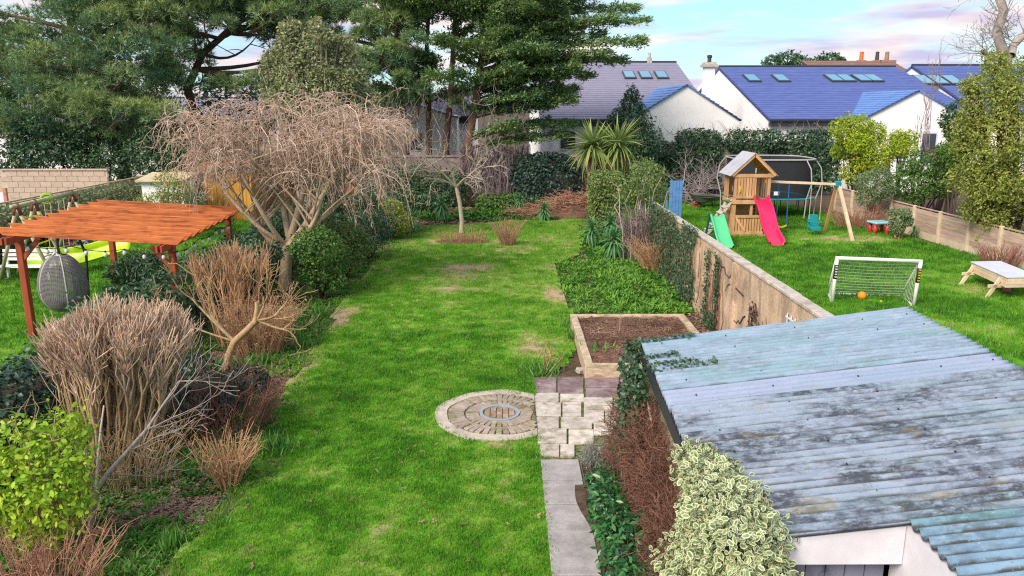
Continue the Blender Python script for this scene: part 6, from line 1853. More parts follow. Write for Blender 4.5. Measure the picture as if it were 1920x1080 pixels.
# dark planting under the conifers at the end
for k, (x, y, w, h, lab) in enumerate([(-4.4, 36.2, 1.3, 0.9, 'dark shrub in the shade under the conifers, left of the echium'), (-0.3, 37.2, 1.2, 0.75, 'low green shrub before the mauve end wall'), (-5.6, 37.6, 2.0, 2.3, 'tall dark shrub against the end wall, left of the conifer trunks'), (-3.4, 37.8, 1.6, 1.9, 'dark shrub against the end wall below the conifer trunks'), (0.9, 37.0, 0.8, 0.6, 'low dark ground ivy before the blue-green mound')]):
    bush('shade_shrub', lab, 'shrub', [(x + dx, y, h * 0.45, w * 0.5, 0.5, h * 0.55) for dx in (-w * .5, 0, w * .5)], int(2500 * max(1, h)), 0.13, 0.07, 'laurel' if k != 1 else 'green')
# clipped hedge block, round shrub
cx_ = dep(1137, 380, 30.0)[0]
bl = [(cx_ + dx, 30.0 + dy, z, 0.36, 0.36, 0.42) for dx in (-0.36, -0.05, 0.3) for dy in (-0.35, 0.0, 0.35) for z in (0.4, 0.95, 1.5, 1.98)]
bush('clipped_hedge', 'clipped pale green hedge block at the right border', 'hedge', bl, 30000, 0.085, 0.055, 'clipped', shell=0.3, lump=0.06, flat=0.7)
bl = lumps(4.6, 26.0, 1.2, 3.15, 0.95, 0.9, 11, 0.5, 77)
bush('round_shrub', 'rounded green shrub with bare stems at the wall end', 'shrub', bl, 7500, 0.09, 0.045, 'clipped', (4.4, 25.6, 0), 'grey_twig', 0.035, shell=0.6, flat=1.1)
clump_twigs('tangled_shrub', 'tangled brown twiggy shrub at the foot of the round shrub', 'shrub', (4.3, 24.6), 0.45, 0.8, 130, 1.5, 0.3, 'purple', 0.010, 5, 6, 'purple_leaf', 3000, leafL=0.07)
clump_twigs('bare_shrub', 'pale bare uprights rising from the tangled shrub', 'plant', (4.2, 24.2), 0.55, 0.2, 6, 2.7, 0.15, 'pale_twig', 0.022, 1, 6)
clump_twigs('brown_fern', 'orange-brown dead growth where the wall meets the shrubs', 'plant', (4.45, 22.9), 0.35, 0.7, 170, 0.9, 0.8, 'orange_stem', 0.008, 3)
bp = thing('branch_pile', 'pile of grey dead branches behind the wheelbarrow', 'brush pile', (9.3, 39.6, 0))
tw = Twigs()
for i in range(34):
    grow(tw, (9.2 + RNG.normal() * 0.9, 39.6 + RNG.normal() * 0.5, RNG.uniform(0.0, 0.7)), RNG.normal(size=3) * V3(1, 1, 0.35) + V3(0, 0, 0.25), 1.5, 0.032, 2, RNG, 0.8, 4, 0.12, 0.22, 0.5, None, (6, 5, 4, 4, 3, 3), 0.008, 0.6, 5)
tw.build('branches', BARK['purple'], bp)

# ------------------------------------------------------------------ right-hand planting
def at_bush(name, label, cat, px, py, Y, hw, hh, leaf, n, L, W, k, rr, seed, bark='dark', ground=True, **kw):
    c_ = dep(px, py, Y)
    z0 = max(0.1, c_[2] - hh)
    return bush(name, label, cat, lumps(c_[0], c_[1], z0, c_[2] + hh, hw, hw * 0.9, k, rr, seed), n, L, W, leaf, (c_[0], c_[1], 0), bark, 0.05, **kw)
at_bush('lime_shrub', 'bright yellow-green shrub beside the trampoline net', 'shrub', 1612, 272, 36.5, 1.85, 2.2, 'lime', 16000, 0.12, 0.06, 15, 0.62, 81)
at_bush('lime_shrub', 'tip of yellow-green growth right of the lime shrub before the gable', 'shrub', 1690, 275, 36, 0.9, 1.3, 'lime', 3500, 0.11, 0.055, 7, 0.42, 82)
at_bush('grey_shrub', 'feathery grey-green shrub behind the plastic play table', 'shrub', 1640, 345, 30.8, 0.95, 1.1, 'grey_green', 9000, 0.10, 0.035, 10, 0.42, 83, bark='bramble', flat=1.3)
at_bush('dark_shrub', 'dark mixed green and purple shrub behind the middle of the fence', 'shrub', 1735, 325, 31.5, 1.5, 1.35, 'green', 9000, 0.12, 0.06, 12, 0.55, 84)
at_bush('purple_shrub', 'dull purple-leaved shrub between lime shrub and leafy tree', 'shrub', 1770, 290, 33.5, 1.0, 0.9, 'purple_leaf', 3500, 0.12, 0.06, 7, 0.45, 85)
at_bush('dark_evergreen', 'dark evergreen in front of the rightmost roof', 'tree', 1795, 235, 35, 0.9, 1.3, 'laurel', 5000, 0.13, 0.07, 8, 0.5, 86, crown='crown')
at_bush('green_shrub', 'fresh green shrub under the leafy tree behind the fence', 'shrub', 1795, 285, 30, 0.8, 0.8, 'green', 3500, 0.11, 0.055, 6, 0.4, 87)
at_bush('fence_shrub', 'upright pale green shrub against the timber fence beside the play table', 'shrub', 1688, 413, 28.0, 0.42, 0.62, 'grey_green', 3200, 0.09, 0.04, 7, 0.24, 88, bark='bramble')
clump_twigs('dry_plant', 'dry brown stems behind the splayed swing legs', 'plant', (14.2, 31.0), 0.9, 0.6, 260, 0.85, 0.7, 'bramble', 0.008, 2)
clump_twigs('maroon_plant', 'tuft of maroon stems at the near end of the fence', 'plant', (15.0, 23.0), 0.45, 0.5, 130, 0.75, 0.5, 'red_twig', 0.010, 1)
tr_ = [(*dep(px + RNG.normal() * 12, py + RNG.normal() * 10, Y), r, r, r * 0.9) for px, py, Y, r in ((1792, 300, 25.3, 0.28), (1798, 345, 25.3, 0.3), (1808, 215, 25.3, 0.3), (1822, 160, 25.3, 0.28), (1845, 135, 25.4, 0.3), (1812, 385, 25.2, 0.3), (1835, 420, 25.1, 0.3), (1880, 108, 25.4, 0.25), (1800, 250, 25.2, 0.25), (1860, 470, 25, 0.3), (1860, 170, 25, 0.75), (1890, 140, 25.6, 0.8), (1910, 180, 24.6, 0.9), (1830, 215, 25.2, 0.6), (1870, 240, 24.6, 0.85), (1815, 265, 25.4, 0.5), (1850, 290, 24.8, 0.75), (1900, 280, 24.4, 0.9), (1825, 335, 25.2, 0.55), (1870, 345, 24.6, 0.7), (1910, 360, 24.2, 0.7), (1850, 390, 24.9, 0.45), (1890, 410, 24.6, 0.5), (1885, 445, 24.8, 0.40), (1950, 250, 24.5, 1.1), (1960, 380, 24.5, 1.0), (1868, 120, 25.4, 0.4), (1845, 185, 25.3, 0.4), (1908, 118, 25.4, 0.5))]
b_ = dep(1900, 480, 25.2)
bush('leafy_tree', 'large yellow-olive leafy tree at the right edge over the fence end', 'tree', tr_, 42000, 0.095, 0.045, 'olive', (16.6, 25.2, 0), 'dark', 0.13, crown='crown', shell=0.6, lump=0.32, flat=1.1)
def pollard():
    t = thing('pollarded_tree', 'bare pollarded tree with twisted limbs above the leafy tree at right', 'tree', (19.3, 30.2, 0))
    tw = Twigs()
    Y = 30
    P = np.array([(19.35, 30.2, 0), (19.3, 30, 3), dep(1885, 110, Y), dep(1868, 60, Y), dep(1882, 20, Y), dep(1868, -20, Y), dep(1870, -80, Y)])
    tw.add(P, np.array([0.3, 0.28, 0.20, 0.17, 0.16, 0.15, 0.12]), 9)
    Q = np.array([dep(1895, 105, Y), dep(1900, 85, Y + .4), dep(1925, 60, Y + .5), dep(1935, 10, Y + .5)]); tw.add(Q, np.array([0.17, 0.14, 0.13, 0.11]), 8)
    S = np.array([dep(1880, 112, Y), dep(1858, 108, Y - .2), dep(1842, 95, Y - .3)]); tw.add(S, np.array([0.11, 0.10, 0.09]), 8)
    for px, py in ((1842, 95), (1868, 60), (1845, 100), (1895, 85), (1870, 20), (1860, -20), (1900, 80), (1920, 62), (1866, 62), (1935, 10), (1850, 95), (1880, 30), (1892, 70)):
        for k in range(3):
            grow(tw, dep(px, py, Y + RNG.normal() * 0.2), RNG.normal(size=3) * 0.6 + V3(-0.35, 0, 0.55), 0.85, 0.02, 2, RNG, 0.6, 3, 0.12, 0.15, 0.5, None, (5, 5, 4, 3, 3, 3), 0.007, 0.65, 5)
    tw.build('trunk', BARK['grey_twig'], t)
pollard()
for px, lab in ((1735, 'thin bare sapling in front of the right gable, left of the pair'), (1762, 'thin bare sapling in front of the right gable, right of the pair')):
    b_ = dep(px - 15, 270, 38)
    t = thing('bare_sapling', lab, 'tree', (b_[0], 38, 0)); tw = Twigs()
    grow(tw, (b_[0], 38, 0), (0.02, 0, 1), 4.9, 0.04, 3, RNG, 0.28, 5, 0.5, 0.05, 0.25, None, (5, 5, 4, 3, 3, 3), 0.007, 0.36, 7)
    tw.build('trunk', BARK['purple'], t)
for px, py, Y, hw, lab in ((1477, 114, 95, 2.6, 'far round tree on the skyline left of the clay pots'), (1556, 117, 95, 2.0, 'far low tree on the skyline near the clay pots')):
    c_ = dep(px, py, Y)
    bush('skyline_tree', lab, 'tree', [(c_[0] + dx * hw, Y, c_[2] + dz, hw * r, hw * r, 0.9) for dx, dz, r in ((-.6, -.3, .5), (0, 0.15, .6), (.55, -.35, .5), (0, -2.5, .3))], 1800, 0.4, 0.22, 'laurel', (c_[0], Y, 0), crown='crown', r=0.2)

# ------------------------------------------------------------------ planting of the left garden
bl = []
for i in range(26):
    y = 20 + i * 0.52
    for z in (0.45, 1.0, 1.45):
        bl.append((-15.45 + RNG.normal() * 0.1, y, z, 0.42, 0.45, 0.42))
bush('climber_hedge', 'green climbers covering the long fence behind the log swing set', 'hedge', bl, 14000, 0.10, 0.055, 'grey_green', (-15.4, 26, 0), shell=0.4)
at_bush('leggy_shrub', 'leggy olive-green shrub behind the far corner of the pergola', 'shrub', 300, 365, 27.5, 1.25, 1.0, 'olive', 3800, 0.09, 0.04, 9, 0.45, 91, bark='tan_stem', shell=0.9, flat=1.2)
at_bush('leggy_shrub', 'leggy green shrub in front of the white shed', 'shrub', 350, 370, 28.5, 1.2, 0.8, 'grey_green', 2600, 0.09, 0.04, 8, 0.42, 92, bark='tan_stem', shell=0.9, flat=1.2)
at_bush('dark_bamboo', 'dark bushy bamboo clump beneath the right half of the pergola', 'shrub', 262, 520, 18.6, 0.9, 0.75, 'laurel', 7000, 0.16, 0.035, 8, 0.42, 93, droop=0.6)
bl = []
for i in range(22):
    y = 10.2 + i * 0.72
    for z in np.arange(0.35, 1.25 + 0.35 * (y > 13) - 0.2 * (y < 12), 0.42):
        bl.append((-7.15 + RNG.normal() * 0.15 + (0.15 if y > 15 else 0), y, z, 0.42, 0.5, 0.42))
bush('ivy_bank', 'dark ivy bank along the left boundary below the pergola', 'hedge', bl, 26000, 0.085, 0.065, 'ivy', (-7.1, 17, 0), shell=0.4, flat=0.8)
for k, (px, py, Y, hw, hh, lf_, lab) in enumerate([(598, 470, 19.2, 0.75, 0.75, 'green', 'green evergreen shrub just right of the weeping tree trunk'), (645, 455, 21.5, 0.85, 0.95, 'clipped', 'variegated dull green shrub beneath the drooping twigs'), (690, 430, 24.5, 0.8, 0.8, 'ivy', 'dark shrub under the twigs at the far left border'), (560, 420, 23, 1.1, 1.1, 'ivy', 'ivy-covered mass behind the weeping tree trunk'), (470, 450, 18.2, 0.8, 0.6, 'ivy', 'ivy clump left of the weeping tree trunk'), (730, 415, 28, 0.7, 0.9, 'olive', 'yellowing shrub under the tips of the weeping twigs'), (640, 380, 27, 1.6, 1.2, 'laurel', 'dark hedge section behind the weeping twigs')]):
    c_ = dep(px, py, Y)
    bush('border_shrub', lab, 'shrub', lumps(c_[0], c_[1], 0.15, c_[2] + hh, hw, hw, 12, 0.42, 110 + k), 7500, 0.085, 0.045, lf_, (c_[0], c_[1], 0), 'dark', 0.04)
# ------------------------------------------------------------------ pruned shrubs of the left border
def pruned(name, label, base, brx, bry, top, rx_, ry_, zt, nst, ntip, bark, stem_bark, r=0.012, dome=0.22, tipL=0.30):
    t = thing(name, label, 'shrub', (base[0], base[1], 0))
    tw, tg = Twigs(), Twigs()
    a, q = RNG.random(nst) * 6.283, np.sqrt(RNG.random(nst))
    b = np.stack([base[0] + brx * q * np.cos(a), base[1] + bry * q * np.sin(a), np.full(nst, -0.03)], 1)
    e = np.stack([top[0] + rx_ * q * np.cos(a), top[1] + ry_ * q * np.sin(a), zt - tipL - dome * q * q + RNG.normal(size=nst) * 0.09], 1)
    mid = (b + e) / 2 + RNG.normal(size=(nst, 3)) * V3(0.10, 0.10, 0.05) + (b - e) * V3(0.12, 0.12, 0)
    tt = np.linspace(0, 1, 8)[None, :, None]
    P = (1 - tt) ** 2 * b[:, None] + 2 * tt * (1 - tt) * mid[:, None] + tt ** 2 * e[:, None]
    P[:, 1:-1] += RNG.normal(size=(nst, 6, 3)) * 0.015
    tw.add(P, np.linspace(r * 1.35, r * 0.75, 8)[None] * RNG.uniform(0.7, 1.4, (nst, 1)), 5)
    m_ = nst * ntip
    i = np.repeat(np.arange(nst), ntip); j = 7 - (RNG.random(m_) < 0.22) * RNG.integers(1, 3, size=m_)
    s = P[i, j]
    out = nrm((s - V3(base[0], base[1], 0)) * V3(1, 1, 0.2))
    ee = s + V3(0, 0, 1) * (RNG.uniform(0.55, 1.15, m_) * tipL * (1 + 0.25 * (7 - j)))[:, None] + out * 0.08 + RNG.normal(size=(m_, 3)) * V3(0.095, 0.095, 0.03)
    tg.add(np.stack([s, (s + ee) / 2 + RNG.normal(size=(m_, 3)) * 0.035, ee], 1), np.array([r * 0.60, r * 0.46, r * 0.34])[None] * RNG.uniform(0.7, 1.3, (m_, 1)), 4)
    tw.build('stems', BARK[stem_bark], t)
    tg.build('cut_twigs', BARK[bark], t)
    return t
pruned('pruned_shrub', 'big bare shrub with a brush of clipped pinkish twigs in the left foreground', (-5.35, 9.75, 0), 0.42, 0.32, (-5.22, 10.0), 0.86, 0.80, 2.14, 130, 22, 'pink_twig', 'tan_stem', 0.0165, 0.28, 0.34)
pruned('pruned_shrub', 'bare orange-stemmed clipped shrub below the weeping tree trunk', (-5.6, 15.4, 0), 0.35, 0.35, (-5.6, 15.6), 0.9, 0.7, 2.0, 44, 12, 'orange_stem', 'orange_stem', 0.014, 0.2, 0.40)
clump_twigs('twiggy_shrub', 'dense red-brown twiggy growth right of the sawn yellow trunk', 'shrub', (-4.95, 14.9), 0.42, 0.4, 170, 1.1, 0.55, 'orange_stem', 0.008, 5, 6, 'dry', 1500, leafL=0.05)
bush('ground_ivy', 'dark ivy growing among the feet of the big pruned shrub', 'plant', [(-5.9, 10.9, 0.45, 0.6, 0.5, 0.4), (-5.1, 10.9, 0.4, 0.6, 0.5, 0.35), (-4.7, 11.6, 0.3, 0.5, 0.6, 0.3), (-5.6, 10.2, 0.35, 0.5, 0.4, 0.3), (-5.7, 12.4, 0.4, 0.7, 0.7, 0.4), (-4.6, 12.6, 0.2, 0.5, 0.5, 0.2)], 9000, 0.07, 0.055, 'ivy_blue', (-5.4, 11, 0))
def sawn():
    p0 = at(425, 700)
    t = thing('sawn_tree', 'low tree with thick yellow sawn trunk and pale forked branches in the left border', 'tree', p0)
    tw = Twigs(); Y = p0[1]
    A0 = np.array([V3(*p0) + V3(0, 0, -.05), dep(428, 668, Y), dep(440, 640, Y), dep(462, 620, Y - .05), dep(482, 600, Y - .1)])
    tw.add(A0, np.array([0.088, 0.07, 0.065, 0.06, 0.055]), 10, tone=0.6)
    tw.add(np.array([dep(478, 604, Y - .1), dep(482, 580, Y - .1), dep(482, 566, Y - .1)]), np.array([0.045, 0.042, 0.04]), 9, tone=0.9)
    for e_, r in (((395, 590), 0.035), ((360, 560), 0.03), ((330, 600), 0.022), ((520, 590), 0.03), ((540, 620), 0.025), ((500, 560), 0.025)):
        ev = V3(*dep(*e_, Y + RNG.normal() * 0.25)); s = A0[2] if e_[0] < 450 else A0[4]
        P = bezier(s, (s + ev) / 2 + V3(0, 0, -0.05), ev, 7); tw.add(P, np.linspace(r, r * 0.55, 7), 6)
        for k in range(3):
            grow(tw, P[4 + k % 3], nrm((ev - s)[None])[0] + V3(0, 0, 0.6) + RNG.normal(size=3) * 0.4, 0.5, r * 0.5, 2, RNG, 0.6, 3, 0.25, 0.16, 0.6, None, (5, 5, 4, 4, 3, 3), 0.006, 0.62, 5)
    tw.build('trunk', BARK['yellow_wood'], t)
sawn()
def leaning():
    p0 = at(168, 985)
    t = thing('leaning_sapling', 'slanting bare grey sapling branching over the left border', 'tree', p0)
    tw = Twigs(); Y = p0[1]
    A0 = np.array([V3(*p0) + V3(0, 0, -.03), dep(180, 920, Y), dep(200, 890, Y + .1), dep(240, 845, Y + .3), dep(275, 805, Y + .5), dep(305, 760, Y + .8), dep(335, 715, Y + 1.1)])
    tw.add(A0, np.array([0.035, 0.032, 0.03, 0.026, 0.020, 0.014, 0.008]), 7, tone=0.4)
    for k in (2, 3, 3, 4, 4, 5, 5, 6):
        grow(tw, A0[k], V3(0.9, 0.4, 0.45) + RNG.normal(size=3) * 0.4, 0.55, 0.011, 2, RNG, 0.5, 3, 0.1, 0.12, 0.5, None, (5, 4, 4, 4, 3, 3), 0.0035, 0.7, 6)
    for e_ in ((160, 830), (195, 760), (155, 800)):
        ev = V3(*dep(*e_, Y + 0.5)); tw.add(bezier(A0[1], (A0[1] + ev) / 2 + V3(-.05, 0, -.1), ev, 6), np.linspace(0.018, 0.010, 6), 5)
    tw.build('trunk', BARK['grey_twig'], t)
leaning()
clump_twigs('cut_back_shrub', 'small orange-brown cut-back shrub on the lawn edge at left', 'shrub', at(430, 912), 0.13, 0.13, 120, 0.66, 0.62, 'orange_stem', 0.0085, 2)
clump_twigs('twig_tangle', 'tangle of thin reddish twigs between the pruned shrub and the lawn', 'shrub', (-4.35, 10.9), 0.7, 1.0, 150, 0.95, 0.5, 'red_twig', 0.006, 5, 6)
clump_twigs('twig_tangle', 'bare low twigs tangled around the feet of the pruned shrub stems', 'shrub', (-5.1, 9.3), 0.7, 0.4, 120, 0.9, 0.6, 'tan_stem', 0.006, 4, 6)
clump_twigs('dead_fern', 'brown dead fern stalks in the bottom left corner', 'plant', (-4.75, 7.05), 0.55, 0.35, 220, 0.62, 0.7, 'bramble', 0.006, 3)
bush('ivy_bank', 'dark ivy bank at the left edge behind the bright green shrub', 'hedge', [(-6.7 + RNG.normal() * .2, 8.2 + i * 0.32, z, 0.45, 0.4, 0.40) for i in range(8) for z in (0.3, 0.7, 1.0)], 12000, 0.075, 0.06, 'ivy_blue', (-6.5, 9, 0), flat=0.8)
LM = {}
def leafy_shrub(name, label, blobs, n, L, W, leaf, n_obj, base, bark, shell=0.35, lump=0.12, flat=0.8, droop=0.25, r=0.02):
    """the leaves that show largest are pieces of their own, the rest is one mass"""
    t = thing(name, label, 'shrub', base)
    stems(t, base, [b[:3] for b in blobs], r, BARK[bark], 'stem')
    P, Nn = blob_cloud(blobs, n, shell, lump)
    k = len(P)
    N = nrm(Nn + flat * unit(k) + V3(0, 0, 0.3)); A = nrm(np.cross(N, unit(k)) + 0.4 * Nn + V3(0, 0, -droop))
    s = 0.45 + 0.9 * RNG.random(k)
    tocam = nrm(V3(0, 0, CAM_H) - P)
    score = (tocam * Nn).sum(1) + 0.6 * np.abs((tocam * N).sum(1)) - 0.02 * np.linalg.norm(P - V3(0, 0, CAM_H), axis=1) + 0.3 * s
    idx = np.argsort(-score)
    near, rest = idx[:n_obj], idx[n_obj:]
    leaves('foliage', P[rest], A[rest], N[rest], L * s[rest], W * s[rest], LF[leaf], t, LEAF8, kind='stuff')
    if leaf not in LM:
        LM[leaf] = []
        for q in range(4):
            V = LEAF8[0] * V3(L, W, W)
            me = raw_mesh(name + '_leaf', V, LEAF8[1].ravel(), np.arange(0, 24, 3), False, {'tone': np.full(8, 0.15 + 0.23 * q), 'edge': LEAF8[2]})
            me.materials.append(LF[leaf]); LM[leaf].append(me)
    for c_, i in enumerate(near):
        a = Vector(A[i]); sd_ = Vector(np.cross(N[i], A[i])).normalized(); nn = a.cross(sd_)
        o = bpy.data.objects.new('leaf', LM[leaf][c_ % 4]); COL.objects.link(o); o.parent = t
        mt = Matrix((a, sd_, nn)).transposed().to_4x4() @ Matrix.Scale(s[i], 4)
        mt.translation = Vector(P[i]) - origin_of(t)
        o.matrix_basis = mt
    return t
bl = [(-5.05, 7.75, 1.28, 0.42, 0.40, 0.34), (-4.72, 7.6, 1.1, 0.34, 0.36, 0.36), (-5.4, 7.7, 1.1, 0.40, 0.36, 0.36), (-4.9, 7.45, 0.8, 0.42, 0.36, 0.36), (-4.68, 7.5, 0.72, 0.28, 0.3, 0.3), (-5.3, 7.45, 0.75, 0.4, 0.3, 0.35), (-4.85, 7.4, 0.5, 0.30, 0.25, 0.28), (-4.75, 7.85, 1.42, 0.22, 0.25, 0.22)]
leafy_shrub('bright_shrub', 'bright yellow-green leafy shrub at the left edge of the foreground', bl, 5600, 0.066, 0.037, 'bright', 300, (-5.0, 7.7, 0), 'tan_stem', shell=0.8, lump=0.35, flat=1.0)
bl = [(1.55, 5.72, 1.96, 0.20, 0.28, 0.20), (1.58, 5.35, 2.0, 0.26, 0.34, 0.20), (1.57, 4.98, 2.0, 0.30, 0.34, 0.22), (1.56, 4.62, 1.93, 0.32, 0.32, 0.28), (1.58, 4.38, 1.66, 0.34, 0.28, 0.34), (1.58, 5.2, 1.7, 0.28, 0.6, 0.3), (1.55, 5.3, 1.25, 0.36, 0.5, 0.36), (1.60, 4.7, 1.05, 0.40, 0.4, 0.36), (1.52, 5.0, 0.8, 0.34, 0.45, 0.36), (1.6, 4.6, 0.6, 0.36, 0.36, 0.32), (1.5, 5.0, 0.35, 0.3, 0.4, 0.3)]
leafy_shrub('variegated_shrub', 'cream and green variegated shrub growing over the near corner of the shed roof', bl, 27000, 0.052, 0.032, 'variegated', 300, (1.6, 5.0, 0), 'tan_stem', shell=0.4, lump=0.2, flat=1.05)
bl = [(1.16, 8.5, 0.32, 0.20, 0.40, 0.26), (1.15, 7.95, 0.36, 0.22, 0.42, 0.30), (1.20, 7.4, 0.36, 0.24, 0.42, 0.30), (1.22, 6.9, 0.34, 0.26, 0.42, 0.30), (1.25, 6.4, 0.30, 0.28, 0.40, 0.28), (1.32, 7.1, 0.45, 0.2, 0.4, 0.28), (1.25, 6.0, 0.3, 0.3, 0.4, 0.28)]
leafy_shrub('glossy_shrub', 'dark glossy green low shrub between the path and the rusty heather', bl + [(1.36, 6.2, 0.42, 0.30, 0.4, 0.3), (1.40, 5.7, 0.40, 0.32, 0.4, 0.32), (1.22, 5.6, 0.28, 0.3, 0.4, 0.26)], 6500, 0.085, 0.036, 'glossy', 300, (1.2, 7.3, 0), 'tan_stem', shell=0.5, lump=0.15)
# dry heather against the shed wall
clump_twigs('cut_stalks', 'clipped brown twigs poking out of the bright green shrub', 'plant', (-4.95, 7.8), 0.3, 0.2, 40, 1.62, 0.15, 'tan_stem', 0.008, 2)
hb = [(1.56, 8.7, 0.95, 0.24, 0.45, 0.62), (1.57, 8.0, 0.90, 0.24, 0.50, 0.60), (1.57, 7.3, 0.82, 0.24, 0.50, 0.58), (1.55, 6.6, 0.68, 0.24, 0.50, 0.52), (1.50, 9.2, 0.65, 0.24, 0.35, 0.6), (1.5, 6.1, 0.5, 0.22, 0.4, 0.46)]
ht = thing('dry_heather', 'rusty brown dried-out heather along the shed side wall', 'shrub', (1.5, 7.6, 0))
P, Nn = blob_cloud(hb, 11000, 0.55, 0.2); n = len(P)
d = nrm(Nn * 0.7 + RNG.normal(size=(n, 3)) * 0.8 + V3(0, 0, 0.25)); Lh = RNG.uniform(0.05, 0.17, n)[:, None]
tw = Twigs(); tw.add(np.stack([P, P + d * Lh * 0.5 + RNG.normal(size=(n, 3)) * 0.012, P + d * Lh + RNG.normal(size=(n, 3)) * 0.025], 1), np.array([0.0036, 0.003, 0.0022])[None].repeat(n, 0), 3)
o = tw.build('twigs', BARK['heather'], ht); o['kind'] = 'stuff'
stems(ht, (1.52, 7.6, 0), [(b[0], b[1], b[2] + 0.3) for b in hb], 0.015, BARK['red_twig'], 'stem')
m = MB(); m.tube([(1.60, 7.35, 0.2), (1.63, 7.6, 0.8), (1.62, 8.1, 1.35), (1.60, 8.45, 1.62)], [0.018, 0.016, 0.013, 0.01], 6)
tag(m.build('pale_branch', BARK['pale_twig']), 'single pale bare branch leaning in the rusty heather', 'branch')
def lavender(label, x, y, r, h, n):
    t = thing('lavender', label, 'plant', (x, y, 0)); tw = Twigs()
    a, q = RNG.random(n) * 6.283, np.sqrt(RNG.random(n))
    s = np.stack([x + 0.3 * r * q * np.cos(a), y + 0.3 * r * q * np.sin(a), np.full(n, 0.02)], 1)
    e = np.stack([x + r * q * np.cos(a), y + r * q * np.sin(a), h * RNG.uniform(0.6, 1.1, n) * (1 - 0.35 * q * q)], 1)
    tw.add(np.stack([s, s * .5 + e * .5 + RNG.normal(size=(n, 3)) * 0.015, e], 1), np.array([.004, .0035, .0025])[None].repeat(n, 0), 3); tw.build('stems', BARK['grey_twig'], t)
    k = n * 10; i = RNG.integers(n, size=k); f = RNG.uniform(0.55, 1, k)[:, None]
    leaves('foliage', s[i] * (1 - f) + e[i] * f, nrm(unit(k) + V3(0, 0, 0.8)), unit(k), RNG.uniform(.025, .05, k), np.full(k, 0.007), LF['lavender'], t)
lavender('silver-grey lavender bush at the corner of the paved patch', 1.18, 9.55, 0.26, 0.48, 240)
lavender('thin upright grey lavender sprig beside the heather', 1.55, 9.75, 0.10, 0.60, 60)
# ivy on the shed corner and on the wall
bl = [(1.50, 8.9, 1.75, 0.13, 0.22, 0.22), (1.48, 8.75, 1.4, 0.15, 0.28, 0.30), (1.50, 8.6, 1.05, 0.15, 0.3, 0.3), (1.58, 9.05, 1.95, 0.14, 0.10, 0.08), (1.52, 8.4, 1.7, 0.10, 0.22, 0.2), (1.48, 9.0, 0.7, 0.14, 0.25, 0.35)]
bush('ivy', 'ivy climbing the far corner of the shed onto its roof', 'plant', bl, 2600, 0.055, 0.045, 'ivy', (1.5, 8.8, 0), 'tan_stem', 0.012)
t_iv = [o for o in bpy.data.objects if o.name == 'ivy'][0]
pts, nn_ = [], []
for (x0, y0, x1, y1, k) in ((1.6, 8.95, 2.25, 8.98, 130), (1.55, 8.1, 2.1, 8.05, 110), (1.55, 8.35, 1.95, 8.38, 80), (1.55, 7.9, 2.3, 7.95, 90)):
    f = RNG.random(k)
    x, y = x0 + (x1 - x0) * f, y0 + (y1 - y0) * f + RNG.normal(size=k) * 0.03
    pts.append(np.stack([x, y, roof_z(x) + 0.03 + RNG.random(k) * 0.02], 1))
pts = np.concatenate(pts); k = len(pts)
leaves('roof_runners', pts, nrm(RNG.normal(size=(k, 3)) * V3(1, 1, .2)), nrm(V3(0, 0, 1) + RNG.normal(size=(k, 3)) * .4), RNG.uniform(.03, .055, k), RNG.uniform(.025, .045, k), LF['ivy'], t_iv, kind='stuff')
def wall_ivy(label, y0, y1, z0, z1, n, leaf, bark, density_fn=None, L=0.075):
    t = thing('wall_ivy', label, 'plant', (4.5, (y0 + y1) / 2, 0))
    y, z = RNG.uniform(y0, y1, n), z0 + (z1 - z0) * RNG.random(n)
    if density_fn is not None:
        k = density_fn(y, z); y, z = y[k], z[k]
    k = len(y)
    P = np.stack([4.53 - RNG.random(k) * 0.10, y, z], 1)
    leaves('foliage', P, nrm(RNG.normal(size=(k, 3)) * V3(.3, 1, 1) + V3(0, 0, -.5)), nrm(V3(-1, 0, .2) + RNG.normal(size=(k, 3)) * .5), RNG.uniform(.7, 1.3, k) * L, RNG.uniform(.6, 1.1, k) * L * .75, LF[leaf], t)
    tw = Twigs()
    for _ in range(int(10 * (y1 - y0)) + 4):
        yy = RNG.uniform(y0, y1); P = np.stack([np.full(7, 4.535), yy + np.cumsum(RNG.normal(size=7) * 0.07), np.linspace(0.0, z1 * RNG.uniform(.6, 1), 7)], 1)
        tw.add(P, np.linspace(0.010, 0.004, 7), 4)
    tw.build('stems', BARK[bark], t)
wall_ivy('ivy covering the far stretch of the ochre wall', 17.9, 24.3, 0.05, 2.0, 6500, 'ivy', 'red_twig', lambda y, z: (vnoise(y, z, 1.6, 5) + 0.09 * (y - 18) > 0.42))
wall_ivy('strip of ivy on the ochre wall beside a pilaster', 15.9, 17.2, 0.05, 1.75, 1500, 'ivy', 'red_twig', lambda y, z: (np.abs(y - 16.15) < 0.16) | (np.abs(y - 16.95) < 0.12) | (z < 0.35))
wall_ivy('dead dark creeper on the ochre wall near the trellis', 13.2, 14.0, 0.05, 1.35, 700, 'purple_leaf', 'dark', lambda y, z: np.abs(y - 13.6) < 0.28 - 0.12 * z)
tw = Twigs()
for y0_, y1_, z_ in ((14.4, 15.6, 1.3), (14.2, 15.0, 0.9), (16.0, 15.1, 1.55)):
    yy = np.linspace(y0_, y1_, 9); tw.add(np.stack([np.full(9, 4.535), yy, z_ + np.cumsum(RNG.normal(size=9) * 0.06)], 1), np.linspace(0.014, 0.006, 9), 5)
t = thing('bare_vine', 'bare vine stems running along the ochre wall', 'plant', (4.53, 15, 0.9)); tw.build('stems', BARK['dark'], t)

